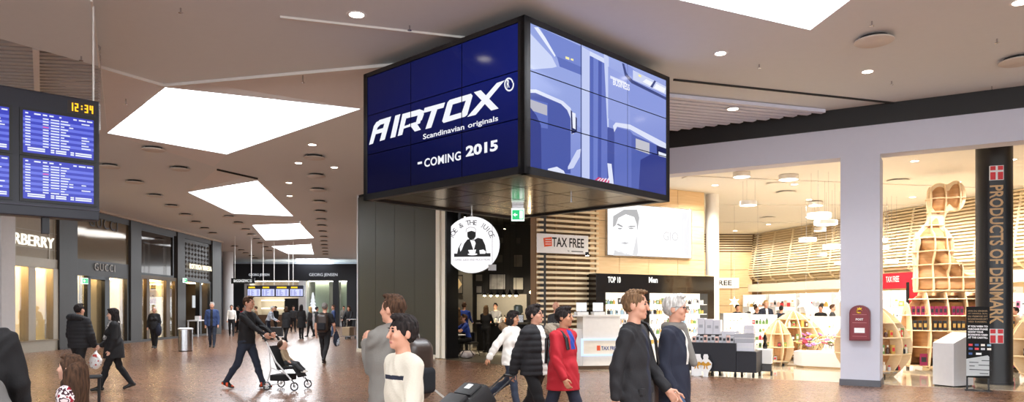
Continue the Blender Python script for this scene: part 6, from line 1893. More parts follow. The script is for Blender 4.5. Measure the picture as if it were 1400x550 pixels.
def hair_groups(B, m, style):
    h = B.h; R = B.hR(); H = B.hd; g = []
    if style == 'bald': return None
    E = lambda c, r: ('e', H(*c), tuple(q * h for q in r), m, R)
    ey = R @ V3(0, 0, 1); fwd = R @ V3(0, -1, 0)
    thin = {'short': 1.0, 'crop': .965, 'long': 1.05, 'bob': 1.05, 'full': 1.05, 'cap': 1.0}.get(style, 1.0)
    p = [E((0, .022, .138), (.085 * thin, .102 * thin, .106 * thin))]
    n = -(ey * .72 - fwd * .69)
    cut = [(H(0, -.020, .098 if style != 'full' else .092), n)]
    mod = lambda X, Y, Z: .0028 * np.sin(150 * X + 60 * Y + 3 * np.sin(40 * Z)) + .0028 * np.sin(190 * Y - 110 * X + 35 * Z) + .002 * np.sin(60 * Z + 50 * X)
    g.append({'p': p, 'k': .02, 'cut': cut, 'mod': mod})
    if style in ('full', 'short'):
        g.append({'p': [E((0, -.035, .225), (.058, .05, .026 if style == 'full' else .018))], 'k': .02, 'mod': mod})
    if style == 'long':
        q = [E((0, .055, .06), (.085, .06, .13)), E((0, .075, -.06), (.09, .045, .15)), E((.07, .02, .03), (.026, .05, .12)), E((-.07, .02, .03), (.026, .05, .12)), E((.062, .03, -.08), (.03, .04, .1)), E((-.062, .03, -.08), (.03, .04, .1)), E((0, -.035, .218), (.06, .055, .028))]
        g.append({'p': q, 'k': .04, 'mod': mod})
    if style == 'bob':
        q = [E((0, .05, .06), (.092, .065, .11)), E((.072, .005, .06), (.026, .05, .085)), E((-.072, .005, .06), (.026, .05, .085)), E((0, -.04, .215), (.062, .05, .03))]
        g.append({'p': q, 'k': .03, 'mod': mod})
    return g

NP = {'n': 0}
def person(label, px, Y, yaw, res, B, top='cl_black', legs='cl_black', shoe='shoe_black', skin='fair', hair='hair_brown', style='short', coat=None, hem=.0, puff=False, flare=.0, coat_inf=.016, skirt=None,
           paint=(), coat_paint=(), scarf=None, hood=None, collar=None, group=None, px_off=(0, 0), z0=0.0, beard=None, bare_arm=None, hands=True, pockets=(), bare_seat=False, curl=(.6, .6)):
    X = (px - 700) * Y / 1000
    t = thing('person', label, 'person', (X, Y, z0), math.radians(yaw), group)
    sk = 'skin_' + skin
    g0 = {'p': torso_prims(B, top), 'k': .03}
    arms = []; legsP = []
    for i, s in enumerate((1, -1)):
        if bare_arm: arms += sleeve_prims(B, s, top, .012, .08)[:1]; arms = arms[:-1] + [('c', B.sh[s], B.sh[s] * .35 + B.elb[s] * .65, .06 * B.h, .055 * B.h, top), ('c', B.sh[s] * .35 + B.elb[s] * .65, B.elb[s], .044 * B.h, .042 * B.h, sk), ('c', B.elb[s], B.wr[s], .042 * B.h, .028 * B.h, sk)]
        else: arms += sleeve_prims(B, s, top)
        legsP += leg_prims(B, s, legs, shoe)
    groups = [g0, {'p': arms, 'k': .02, 'join': .03, 'mod': lambda X_, Y_, Z_: .003 * np.sin(46 * Z_ + 30 * X_ + 16 * Y_)}, {'p': legsP, 'k': .018, 'join': .03, 'mod': lambda X_, Y_, Z_: .004 * np.sin(42 * Z_ + 20 * X_ + 16 * Y_ + 2 * np.sin(14 * Z_)) * (Z_ > .1)}, {'p': [('c', B.neck0 - B.u * .02, B.neck1 + B.u * .03, .058 * B.h * (.88 if B.female else 1), .053 * B.h * (.88 if B.female else 1), sk)], 'join': .02},
              {'p': head_prims(B, sk, 'eye_dark', 'lip_tone', hair if style != 'bald' else sk, beard), 'k': .012, 'join': .012}]
    if hands and res < .013:
        for i, s in enumerate((1, -1)): groups.append({'p': hand_prims(B, s, sk, curl[i]), 'k': .006, 'join': .006})
    else:
        groups.append({'p': [('c', B.wr[s], B.wr[s] + B.fd[s] * .1 * B.h, .03 * B.h, .028 * B.h, sk) for s in (1, -1)], 'join': .02})
    zp = B.P[2]; paint = [(legs, lambda x, y, z: (z < zp + .05) & (z > zp - .16) & (np.abs(x) < .165 * B.build * B.h))] + list(paint) if not bare_seat else paint
    obj('body', solid_mesh('body', groups, res, None, paint), None, t)
    if coat:
        inf = coat_inf
        hp = B.P - B.u * hem * B.h
        tp = torso_prims(B, coat, inf)
        if hem > 0: tp.append(('k', B.U(.1), hp, .165 * B.build * B.h + inf, (.172 + flare) * B.build * B.h + inf, coat, .80 + .1 * (flare > 0)))
        cg = {'p': tp, 'k': .03, 'cut': [(hp, -B.u)]}
        if hem <= 0: cg['cut'] = [(B.P + B.u * (-hem) * B.h, -B.u)]
        sg_ = {'p': [q for s in (1, -1) for q in sleeve_prims(B, s, coat, inf * .8, .93)], 'k': .02, 'join': .03}
        if puff:
            fq = 2 * PI / .075
            cg['mod'] = lambda X_, Y_, Z_: .009 * (np.abs(np.sin(Z_ * fq / 2)) * -1 + .5)
            sg_['mod'] = lambda X_, Y_, Z_: .008 * (np.abs(np.sin(Z_ * fq / 2)) * -1 + .5)
        else:
            wr_ = lambda X_, Y_, Z_: .006 * np.sin(30 * Z_ + 34 * X_ + 2.6 * np.sin(15 * X_ + 11 * Z_ + 9 * Y_) - 20 * Y_) * np.sin(17 * X_ - 13 * Y_ + 9 * Z_ + 1.0)
            cg['mod'] = wr_; sg_['mod'] = lambda X_, Y_, Z_: wr_(X_, Y_, Z_) * 1.2
        cgs = [cg, sg_]
        if collar: cgs.append({'p': [('c', B.neck0 + B.u * .01, B.neck0 + B.u * .055 - B.f * .005, .082 * B.h, .078 * B.h, collar)], 'cut': [(B.neck0 + B.u * .05, B.u)], 'join': .01})
        obj('jacket', solid_mesh('jacket', cgs, max(res, .009), None, coat_paint), None, t)
    if coat and pockets:
        for s in (1, -1):
            for (uu, hh) in pockets:
                c = B.U(uu, 0, s * .1); dep = (.172 * B.build * B.h + coat_inf) * .78
                y = -dep * math.sqrt(max(.1, 1 - (.1 * B.h / (.18 * B.build * B.h + coat_inf)) ** 2))
                obj('pocket_flap', MB().box(c[0] - .05, c[0] + .05, c[1] + y - .004, c[1] + y + .03, c[2] - hh, c[2] + hh), MATS[coat], t, bevel=.008)
    if skirt:
        obj('skirt', solid_mesh('skirt', [{'p': [('k', B.U(.12), B.P - V3(0, 0, .42 * B.h), .16 * B.h, .23 * B.h, skirt, .85)], 'cut': [(B.P - V3(0, 0, .4 * B.h), V3(0, 0, -1))]}], max(res, .012), None), None, t)
    hg_ = hair_groups(B, hair, style)
    if hg_: obj('hair', solid_mesh('hair', hg_, max(.006, res * .8), None), None, t)
    if scarf:
        nb = B.neck0 + B.u * .035 * B.h
        sp = [('e', nb + V3(.075 * math.cos(a), .075 * math.sin(a) * .9, .0) * B.h, (.045 * B.h,) * 3, scarf) for a in np.linspace(0, 2 * PI, 9)[:-1]]
        sp += [('c', nb + B.f * .085 * B.h + V3(.03, 0, 0), B.U(.22, .175 if coat else .14, .05), .04 * B.h, .036 * B.h, scarf)]
        obj('scarf', solid_mesh('scarf', [{'p': sp, 'k': .03}], max(res, .009), None), None, t)
    if hood:
        hb = B.neck0 - B.f * .07 * B.h + B.u * .035
        sp = [('e', hb + V3(.125 * math.cos(a), 0, 0) * B.h - B.f * (.10 * math.sin(a)) * B.h + B.u * (.03 * math.sin(a)), (.058 * B.h,) * 3, hood) for a in np.linspace(-.25, PI + .25, 9)]
        obj('hood', solid_mesh('hood', [{'p': sp, 'k': .04, 'mod': lambda X_, Y_, Z_: .006 * np.sin(130 * X_ + 60 * Z_) * np.sin(120 * Y_ - 70 * Z_)}], max(res, .009), None), None, t)
    t['_'] = 0; del t['_']
    return t
def pw_(t, v):
    """figure-local point -> world"""
    c, s = math.cos(t.rotation_euler.z), math.sin(t.rotation_euler.z)
    return Vector((t.location.x + v[0] * c - v[1] * s, t.location.y + v[0] * s + v[1] * c, t.location.z + v[2]))
def child_solid(t, name, groups, res, paint=()): return obj(name, solid_mesh(name, groups, res, None, paint), None, t)
def backpack(pt, B, label, m='bag_black', size=(.15, .1, .23), off=.19, up=.28):
    mat('bag_black', (20, 20, 23), .9, bump=.2, spec=.2); mat('bag_dark', (34, 34, 37), .9, spec=.2)
    t = thing('backpack', label, 'backpack', tuple(pt.location), pt.rotation_euler.z)
    c = B.U(up, -off)
    R = np.stack([V3(1, 0, 0), -B.f, B.u], 1)
    obj('sack', solid_mesh('sack', [{'p': [('b', c, size, min(size) * .95, m, R)]}], .012, None), None, t)
    obj('pocket', solid_mesh('pocket', [{'p': [('b', c - B.f * size[1] * .8 - B.u * size[2] * .35, (size[0] * .75, .05, size[2] * .42), .04, 'bag_dark', R)]}], .012, None), None, t)
    for s in (1, -1):
        x = s * .1
        pts = [B.U(up + .2, -off + .06, x), B.U(.555, -.03, x), B.U(.52, .1, x), B.U(.36, .155, x * 1.2), B.U(.2, .1, x * 1.65), B.U(.12, -.05, x * 1.5)]
        obj('strap', MB().tube([tuple(q) for q in pts], .017, 6), MATS[m], t, smooth=True)
    obj('grab_handle', MB().tube([tuple(c + V3(-.04, 0, size[2])), tuple(c + V3(-.03, 0, size[2] + .035)), tuple(c + V3(.03, 0, size[2] + .035)), tuple(c + V3(.04, 0, size[2]))], .01, 6), MATS[m], t)
    return t

WALK = dict(hip=(24, -16), knee=(6, 22), arm=(-16, 16), elbow=(14, 22))
WALK2 = dict(hip=(-16, 24), knee=(22, 6), arm=(16, -16), elbow=(22, 14))
RN = .0085
# ---- the foreground
B = Body(1.78, **dict(WALK, head=(6, 4), arm=(14, -14), elbow=(24, 12)))
p = person('man in a black jacket with short hair walking right, nearest the TOP 10 wall', 866, 6.2, 62, .0075, B, top='cl_navy', legs='cl_black', skin='fair', hair='hair_lbrown', style='short', coat='cl_black2', hem=.12, collar='cl_black2', pockets=((.02, .03),),
           coat_paint=[('cl_navy', lambda x, y, z: (np.abs(x + .015) < .03) & (y < -.06) & (z < 1.42))])
mat('bag_black', (20, 20, 23), .9, bump=.2, spec=.2)
t = thing('shoulder_bag', 'black shoulder bag hanging behind the man in the black jacket', 'bag', tuple(p.location), p.rotation_euler.z)
c = V3(.27, .07, .86)
obj('sack', solid_mesh('sack', [{'p': [('b', c, (.07, .2, .15), .05, 'bag_black')]}], .012, None), None, t)
obj('strap', MB().tube([tuple(c + V3(0, -.12, .13)), (.22, -.15, 1.12), (.17, -.14, 1.33), (.145, -.075, 1.46), (.14, 0, 1.485), (.145, .07, 1.45), (.17, .14, 1.3), (.22, .16, 1.1), tuple(c + V3(0, .12, .13))], .014, 6), m_black, t)
B = Body(1.73, hip=(-14, 22), knee=(18, 4), arm=(-6, -6), elbow=(14, 30), head=(4, 3), build=1.03)
person('grey-haired man with glasses, grey scarf, dark blazer and jeans', 921, 6.75, 60, .0075, B, top='cl_white', legs='cl_jeans', skin='fair', hair='hair_grey', style='full', coat='cl_navy', hem=.16, scarf='cl_grey',
       coat_paint=[('cl_white', lambda x, y, z: (np.abs(x) < .035) & (y < -.08) & (z > 1.08))])
gl = bpy.data.objects[-1] if False else None
# glasses on the grey-haired man
gp = [o for o in COL.objects if o.name.startswith('person')][-1]
t = thing('glasses', 'thin framed glasses worn by the grey-haired man', 'glasses', tuple(gp.location), gp.rotation_euler.z)
for s in (1, -1):
    obj('rim', MB().tube([tuple(B.hd(s * .033 + .022 * math.cos(a), -.108, .124 + .017 * math.sin(a))) for a in [2 * PI * i / 14 for i in range(14)]], .0025, 5, closed=True), m_dark, t)
    obj('lens', MB().poly([tuple(B.hd(s * .033 + .021 * math.cos(a), -.1078, .124 + .016 * math.sin(a))) for a in [2 * PI * i / 14 for i in range(14)]]), glass('spectacle_glass', (235, 240, 245), .25), t)
    obj('temple', MB().tube([tuple(B.hd(s * .056, -.106, .128)), tuple(B.hd(s * .086, -.03, .128)), tuple(B.hd(s * .088, .02, .118))], .0022, 5), m_dark, t)
obj('bridge', MB().tube([tuple(B.hd(-.012, -.110, .128)), tuple(B.hd(0, -.114, .131)), tuple(B.hd(.012, -.110, .128))], .0022, 5), m_dark, t)

# trio with suitcase
B = Body(1.64, hip=(22, -20), knee=(2, 20), arm=(-18, 10), elbow=(12, 18), head=(14, 2), build=1.05)
p = person('smiling man in a red parka with grey fur collar walking right', 770, 8.5, 52, RN, B, top='cl_blue', legs='cl_navy', skin='tan', hair='hair_black', style='full', coat='cl_red', hem=.17, flare=.02, hood='cl_fur', collar='cl_red', pockets=((-.02, .045),), coat_inf=.024,
           coat_paint=[('cl_blue', lambda x, y, z: (np.abs(x) < .045) & (y < -.07) & (z > 1.12))])
t = thing('rucksack_strap', 'black rucksack strap over the shoulder of the red parka', 'strap', tuple(p.location), p.rotation_euler.z)
obj('webbing', MB().tube([tuple(B.U(.15, -.17, -.13)), tuple(B.U(.45, -.17, -.12)), tuple(B.U(.575, -.02, -.12)), tuple(B.U(.545, .05, -.12)), tuple(B.U(.47, .13, -.125)), tuple(B.U(.33, .165, -.135))], .02, 6), m_black, t)
B = Body(1.66, hip=(-20, 22), knee=(22, 4), arm=(8, -22), elbow=(14, 4), head=(16, -4))
p = person('man in a black puffer jacket with glasses pulling a suitcase', 731, 9.0, 50, RN, B, top='cl_white', legs='cl_black', skin='fair', hair='hair_black', style='full', coat='cl_black2', hem=.05, puff=True, coat_inf=.038,
           coat_paint=[('cl_white', lambda x, y, z: (np.abs(x - .01) < .05) & (y < -.06))])
t = thing('glasses', 'dark framed glasses worn by the man pulling the suitcase', 'glasses', tuple(p.location), p.rotation_euler.z)
for s in (1, -1):
    obj('rim', MB().tube([tuple(B.hd(s * .033 + .021 * math.cos(a), -.107, .124 + .015 * math.sin(a))) for a in [2 * PI * i / 12 for i in range(12)]], .0035, 5, closed=True), m_black, t)
    obj('temple', MB().tube([tuple(B.hd(s * .055, -.105, .128)), tuple(B.hd(s * .087, -.03, .128)), tuple(B.hd(s * .088, .02, .118))], .003, 5), m_black, t)
hw_ = pw_(p, B.wr[-1] + B.fd[-1] * .09)
# suitcase trailing from his right hand, towards the lower left
t = thing('suitcase', 'black soft suitcase rolling behind the man in the puffer jacket', 'suitcase', (0, 0, 0))
wheel = Vector((ray(604, 0, 8.35).x, 8.35, .05)); d_ = (hw_ - wheel); Lh = d_.length; ax = d_.normalized()
sd = Vector((0, 0, 1)).cross(ax).normalized(); nn = ax.cross(sd).normalized()
rotm = Matrix((sd, nn, ax)).transposed().to_4x4(); rotm.translation = wheel
t.matrix_world = rotm; t.location = wheel; t.rotation_euler = rotm.to_euler()
mat('case_black', (30, 29, 30), .6, bump=.2, bscale=120)
obj('body', MB().box(-.22, .22, .02, .28, .02, .78), MATS['case_black'], t, bevel=.045, smooth=True)
obj('front_pocket', MB().box(-.18, .18, .27, .34, .06, .5), MATS['case_black'], t, bevel=.03, smooth=True)
obj('front_pocket', MB().box(-.17, .17, .27, .31, .53, .73), MATS['case_black'], t, bevel=.02, smooth=True)
for x in (-.1, .1): obj('telescopic_tube', MB().cyl((x, .05, .75), .011, Lh - .75, 8), m_dark, t)
obj('grip', MB().tube([(-.1, .05, Lh - .02), (-.09, .05, Lh), (.09, .05, Lh), (.1, .05, Lh - .02)], .017, 8), m_black, t)
for x in (-.19, .19): obj('wheel', MB().cyl((x - .02, .04, 0), .045, .04, 14, axis=0), m_black, t)
obj('luggage_tag', MB().box(-.05, .05, .31, .316, .62, .70), m_white, t)
B = Body(1.55, hip=(-24, 14), knee=(34, 2), arm=(-26, -30), abd=(10, 24), fab=(0, 20), elbow=(6, 6), head=(10, 6), female=True)
person('woman in a white jacket with brown fur hood and black hair', 700, 11.2, 55, .0095, B, top='cl_cream', legs='cl_jeans_dark', shoe='shoe_brown', skin='tan', hair='hair_black', style='bob', coat='cl_white', hem=.08, hood='cl_furbrown', coat_inf=.03)
B = Body(1.72); person('balding man standing behind the red parka at the counter', 760, 17.4, 30, .014, B, top='cl_charcoal', legs='cl_black', hair='hair_brown', style='bald')

# boy and man with backpack
B = Body(1.56, hip=(-14, 18), knee=(16, 4), arm=(12, -10), elbow=(30, 20), head=(-4, 0), build=.9)
person('dark-haired boy in a cream sweatshirt walking left', 552, 4.7, -52, .0072, B, top='cl_cream', legs='cl_jeans', skin='fair', hair='hair_black', style='full', coat='cl_cream', hem=.06, coat_inf=.02,
       coat_paint=[('cl_navy', lambda x, y, z: (np.abs(z - 1.16) < .013) & (y < -.03) & (np.abs(x) < .125))])
B = Body(1.72, hip=(18, -14), knee=(4, 16), head=(14, 0), build=1.1, hand=((.06, -.25, 1.3), None))
p = person('man in a grey jacket turned away behind the boy', 538, 6.0, -128, .0085, B, top='cl_grey', legs='cl_black', hair='hair_brown', style='short', coat='cl_grey', hem=.08, coat_inf=.036)
backpack(p, B, 'black backpack of the man in the grey jacket', size=(.16, .11, .25), off=.25, up=.24)

# girl and person at the lower left edge
B = Body(1.27, hip=(10, -10), knee=(2, 8), arm=(4, 8), head=(-8, -4), female=True, build=.95)
p = person('long-haired girl in a red and white patterned top at the lower left', 97, 5.0, -78, .0075, B, top='cl_pattern', legs='cl_navy', skin='pale', hair='hair_brown', style='long', coat='cl_pattern', hem=.08)
hx = []
for s in (1, -1):
    for k in range(3): hx.append(('c', B.hd(s * .06, .04 + .02 * k, .1), B.hd(s * (.07 + .02 * k), .05 + .03 * k, -.22), .032, .018, 'hair_brown'))
hx.append(('e', B.hd(0, .085, -.06), (.09, .06, .19), 'hair_brown'))
child_solid(p, 'hair_lengths', [{'p': hx, 'k': .03, 'mod': lambda X_, Y_, Z_: .004 * np.sin(120 * X_ + 90 * Y_)}], .009)
t = thing('trolley_suitcase', 'upright suitcase with raised black handle beside the girl', 'suitcase', (ray(126, 0, 5.45).x, 5.45, 0), math.radians(35))
obj('shell', MB().box(-.2, .2, -.12, .12, .05, .6), MATS['case_black'], t, bevel=.04, smooth=True)
for x in (-.045, .045): obj('telescopic_tube', MB().cyl((x, 0, .58), .011, .5, 8), m_dark, t)
obj('grip', MB().box(-.065, .065, -.02, .02, 1.07, 1.10), m_black, t, bevel=.01)
for x in (-.15, .15):
    for y in (-.08, .08): obj('wheel', MB().cyl((x, y, .0), .03, .06, 10), m_black, t)
B = Body(1.74, arm=(6, 6), abd=(12, 12), build=1.2, head=(10, 0))
p = person('person in a black sweater at the left edge with a grey shoulder bag', -42, 4.5, -165, .0085, B, top='cl_black', legs='cl_black', skin='fair', hair='hair_brown', style='short', coat='cl_black', hem=.04, coat_inf=.014)
t = thing('shoulder_bag', 'grey cloth bag on the back of the person in black at the left edge', 'bag', tuple(p.location), p.rotation_euler.z)
cloth('cl_bag_grey', (112, 110, 108))
obj('sack', solid_mesh('sack', [{'p': [('e', V3(-.13, .25, .93), (.2, .14, .27), 'cl_bag_grey'), ('c', V3(-.2, .22, 1.1), V3(-.02, .2, 1.14), .06, .05, 'cl_bag_grey')], 'k': .06, 'mod': lambda X_, Y_, Z_: .006 * np.sin(40 * X_ + 12 * Z_)}], .012, None), None, t)
obj('strap', MB().tube([(-.1, .2, 1.15), (-.04, .17, 1.36), (.06, .06, 1.53), (.12, -.06, 1.5), (.14, -.17, 1.3)], .022, 6), MATS['cl_bag_grey'], t)

# pair by the Gucci shop
B = Body(1.68, hip=(16, -14), knee=(4, 14), arm=(4, 8), abd=(10, 12), build=1.06)
p = person('man in a black quilted jacket seen from behind, carrying a plastic bag', 108, 14.6, 168, .0105, B, top='cl_black', legs='cl_black', hair='hair_black', style='short', coat='cl_black2', hem=.06, puff=True, coat_inf=.04, hood='cl_black2')
hp_ = pw_(p, B.wr[-1] + B.fd[-1] * .1)
t = thing('plastic_bag', 'white and red plastic bag in the hand of the quilted jacket man', 'bag', (hp_.x, hp_.y, hp_.z))
patt('plastic_print', [(190, 70, 60), (240, 238, 236), (246, 244, 242), (70, 66, 70)], 9, .4)
obj('sack', solid_mesh('sack', [{'p': [('e', V3(0, 0, -.24), (.13, .07, .15), 'plastic_print'), ('c', V3(0, 0, -.12), V3(0, 0, -.02), .06, .015, 'plastic_print')], 'k': .05, 'mod': lambda X_, Y_, Z_: .006 * np.sin(60 * X_) * np.sin(40 * Z_)}], .012, None), None, t)
obj('handle', MB().tube([(-.03, 0, -.08), (-.02, 0, .01), (.02, 0, .01), (.03, 0, -.08)], .008, 6), MATS['plastic_print'], t)
B = Body(1.6, hip=(20, -14), knee=(4, 18), arm=(0, 10), elbow=(18, 40), head=(-6, 6), female=True)
person('woman in a long black coat and patterned scarf with long black hair facing left', 156, 14.2, -62, .0105, B, top='cl_black', legs='cl_black', skin='pale', hair='hair_black', style='long', coat='cl_black', hem=.2, flare=.03, scarf='cl_scarf', coat_inf=.03)

# stroller group
B = Body(1.86, hip=(21, -17), knee=(2, 18), lean=3, head=(0, 4), hand=((.12, -.5, 1.06), (-.12, -.48, 1.06)))
SM = person('man in a black v-neck sweater and jeans pushing a stroller', 337, 14.5, 78, .009, B, top='cl_black', legs='cl_jeans_dark', shoe='shoe_black', skin='fair', hair='hair_brown', style='short', coat='cl_black', hem=.03, coat_inf=.012,
            paint=[('shoe_orange', lambda x, y, z: (z < .12) & (z > .045) & (np.sin(y * 60) > .3)), ('sole_white', lambda x, y, z: z < .016)])
st = thing('stroller', 'white framed buggy with black seat pushed by the man in black', 'stroller', tuple(pw_(SM, (0, -.62, 0))), SM.rotation_euler.z)
m_wf = mat('stroller_white', (226, 226, 226), .35); m_tire = mat('tyre_grey', (70, 70, 72), .6); m_seat = cloth('seat_black', (26, 26, 28))
for s in (1, -1):
    obj('frame_tube', MB().tube([(s * .24, .12, 1.06), (s * .24, .08, 1.0), (s * .25, -.16, .56), (s * .25, -.50, .2)], .016, 8), m_wf, st, smooth=True)
    obj('rear_tube', MB().tube([(s * .25, -.02, .82), (s * .26, -.06, .4), (s * .27, .02, .13)], .016, 8), m_wf, st, smooth=True)
    obj('grip', MB().tube([(s * .24, .16, 1.08), (s * .24, .08, 1.0), (s * .24, .05, .95)], .023, 8), m_black, st, smooth=True)
    obj('side_stay', MB().tube([(s * .25, -.04, .45), (s * .25, -.36, .33)], .011, 6), m_wf, st)
    for y in (.02, -.56):
        w = obj('wheel', MB().tube([(s * .27 + .0, y + .075 * math.cos(a), .09 + .075 * math.sin(a)) for a in [2 * PI * i / 18 for i in range(18)]], .015, 6, closed=True), m_tire, st, smooth=True)
        obj('hub', MB().cyl((s * .27 - .012, y, .09), .03, .024, 12, axis=0), m_wf, w)
        for k in range(5): obj('spoke', MB().tube([(s * .27, y, .09), (s * .27, y + .068 * math.cos(k * 1.257), .09 + .068 * math.sin(k * 1.257))], .006, 5), m_wf, w)
    obj('wheel_fork', MB().tube([(s * .26, -.50, .22), (s * .262, -.55, .16), (s * .285, -.56, .09)], .014, 6), m_black, st)
obj('axle', MB().tube([(-.27, .02, .09), (.27, .02, .09)], .011, 6), m_wf, st)
obj('backrest', MB().prism([(0, 0), (.001, 0), (.001, .001)], 0, .001) if False else MB().add([(-.2, -.02, .86), (.2, -.02, .86), (.2, -.2, .42), (-.2, -.2, .42), (-.2, .02, .85), (.2, .02, .85), (.2, -.16, .40), (-.2, -.16, .40)], [(0, 1, 2, 3), (7, 6, 5, 4), (0, 4, 5, 1), (1, 5, 6, 2), (2, 6, 7, 3), (3, 7, 4, 0)]), m_seat, st)
obj('seat', MB().add([(-.2, -.18, .44), (.2, -.18, .44), (.2, -.48, .46), (-.2, -.48, .46), (-.2, -.18, .39), (.2, -.18, .39), (.2, -.48, .42), (-.2, -.48, .42)], [(0, 1, 2, 3), (7, 6, 5, 4), (0, 4, 5, 1), (1, 5, 6, 2), (2, 6, 7, 3), (3, 7, 4, 0)]), m_seat, st)
obj('footrest', MB().add([(-.16, -.48, .45), (.16, -.48, .45), (.16, -.6, .26), (-.16, -.6, .26), (-.16, -.46, .44), (.16, -.46, .44), (.16, -.58, .25), (-.16, -.58, .25)], [(0, 1, 2, 3), (7, 6, 5, 4), (0, 4, 5, 1), (1, 5, 6, 2), (2, 6, 7, 3), (3, 7, 4, 0)]), m_seat, st)
obj('basket', MB().hprism([(-.2, .0), (.2, .0), (.2, -.36), (-.2, -.36)], .18, .3), m_seat, st, bevel=.02)
Bb = Body(.82, hip=(86, 80), knee=(40, 30), arm=(30, 36), elbow=(40, 30), lean=-20, sit=.44, head=(0, -10))
cl_ = pw_(SM, (0, -.62 - .27, 0))
t = thing('person', 'small child in a grey outfit reclining in the stroller', 'person', (cl_.x, cl_.y, 0), SM.rotation_euler.z)
gs = [{'p': torso_prims(Bb, 'cl_beige'), 'k': .03}, {'p': [q for s in (1, -1) for q in sleeve_prims(Bb, s, 'cl_beige')] + [q for s in (1, -1) for q in leg_prims(Bb, s, 'cl_charcoal', 'cl_white')], 'k': .015, 'join': .02}, {'p': [('e', Bb.hd(0, 0, .13), (.085, .09, .1), 'skin_pale')], 'join': .03}, {'p': [('c', Bb.neck0, Bb.neck1, .03, .03, 'skin_pale')]}, {'p': [('c', Bb.wr[s], Bb.wr[s] + Bb.fd[s] * .05, .018, .016, 'skin_pale') for s in (1, -1)]}]
obj('body', solid_mesh('body', gs, .01, None), None, t)
obj('hair', solid_mesh('hair', [{'p': [('e', Bb.hd(0, .03, .16), (.094, .092, .09), 'hair_brown')]}], .01, None), None, t)

B = Body(1.74, hip=(14, -16), knee=(2, 24), arm=(-4, 10), abd=(14, 14), elbow=(10, 14), build=1.06)
p = person('grey-haired man in a black t-shirt seen from behind with a backpack', 444, 20.8, 176, .0115, B, top='cl_black', legs='cl_black', skin='fair', hair='hair_dgrey', style='crop', bare_arm=True)
backpack(p, B, 'dark backpack on the man in the black t-shirt', size=(.16, .1, .26), off=.2, up=.27)
hp_ = pw_(p, B.wr[-1])
t = thing('jacket_bundle', 'dark jacket carried in the hand of the man with the backpack', 'jacket', (hp_.x + .03, hp_.y, hp_.z - .12))
obj('folds', solid_mesh('folds', [{'p': [('e', V3(0, 0, -.06), (.08, .1, .2), 'cl_navy'), ('e', V3(.05, 0, -.14), (.06, .08, .13), 'cl_check')], 'k': .04, 'mod': lambda X_, Y_, Z_: .008 * np.sin(50 * X_ + 30 * Z_)}], .014, None), None, t)
obj('collar', MB().ell((0, 0, .13), (.05, .06, .04), 8, 6), MATS['cl_navy'], t)

# ---- far left street
B = Body(1.62, hip=(8, -8), knee=(2, 8), arm=(4, 0), abd=(12, 16), build=1.15, female=True)
p = person('grey-haired woman in a dark top facing us before the handbag window', 211, 28.8, 8, .016, B, top='cl_black', legs='cl_black', hair='hair_grey', style='crop', coat='cl_black', hem=.1)
hp_ = pw_(p, B.wr[1]); t = thing('jacket_bundle', 'navy jacket held by the grey-haired woman in dark top', 'jacket', (hp_.x, hp_.y - .05, hp_.z)); obj('folds', MB().ell((0, 0, -.1), (.12, .1, .24), 10, 8), MATS['cl_navy'], t, smooth=True); obj('collar', MB().ell((0, 0, .13), (.06, .05, .05), 8, 6), MATS['cl_navy'], t)
B = Body(1.82, hip=(14, -8), knee=(2, 12), arm=(6, -4), abd=(10, 10), build=1.05)
person('white-haired man in an open blue jacket walking towards us', 290, 29.4, 14, .016, B, top='cl_black', legs='cl_jeans_dark', hair='hair_grey', style='short', coat='cl_bluejacket', hem=.08, coat_paint=[('cl_black', lambda x, y, z: (np.abs(x) < .05) & (y < -.08))])
B = Body(1.75, hip=(12, -10), knee=(2, 12)); person('man in a white shirt walking towards us near the far column', 316.5, 41, 20, .02, B, top='cl_white', legs='cl_black', hair='hair_black', style='short')
far = [(333, 46, 40, 'cl_red', 'cl_black', 'hair_brown', 'person in a red top far back beside the white column', 1.66), (325, 47, -30, 'cl_black', 'cl_black', 'hair_black', 'dark dressed person far back left of the red top', 1.7),
       (424, 40, -100, 'cl_charcoal', 'cl_black', 'hair_blond', 'blonde woman in grey in the far crowd', 1.64), (433, 42, 120, 'cl_black', 'cl_black', 'hair_black', 'dark-haired person behind the man with the backpack', 1.64), (456, 40, -60, 'cl_bluejacket', 'cl_jeans', 'hair_brown', 'man in a blue denim jacket right of the man with the backpack', 1.74),
       (350, 44, -90, 'cl_furbrown', 'cl_black', 'hair_brown', 'person in brown behind the stroller man', 1.68), (401, 48, 30, 'cl_charcoal', 'cl_black', 'hair_brown', 'person in grey at the far shop counter', 1.7), (377, 47, -20, 'cl_black', 'cl_black', 'hair_black', 'person in black at the far shop counter', 1.68), (470, 50, 0, 'cl_grey', 'cl_black', 'hair_brown', 'person in light grey at the far right shop window', 1.7)]
for px, Y, yw, a, b, hr, lb, H in far:
    B = Body(H, hip=(10, -10), knee=(2, 10)); person(lb, px, Y, yw, .024, B, top=a, legs=b, hair=hr, style='long' if 'woman' in lb else 'short', group='far crowd')
B = Body(1.72, hip=(10, -8), knee=(2, 10), lean=22, hand=((.2, -.45, .95), (-.2, -.45, .95))); person('stooping person in a checked shirt pushing a luggage cart', 366, 36.5, 95, .02, B, top='cl_check', legs='cl_navy', hair='hair_grey', style='short')
B = Body(1.64, hip=(12, -12), knee=(2, 16), female=True); person('woman in a black dress and boots walking away', 391, 33.8, 165, .018, B, top='cl_black', legs='cl_black', hair='hair_brown', style='bob', coat='cl_black', hem=.2, flare=.04)
B = Body(1.74, hip=(6, -6), female=True); person('woman in a long black coat seen from behind in the far crowd', 412, 37.5, 175, .018, B, top='cl_black', legs='cl_black', hair='hair_black', style='long', coat='cl_black', hem=.35, flare=.05)
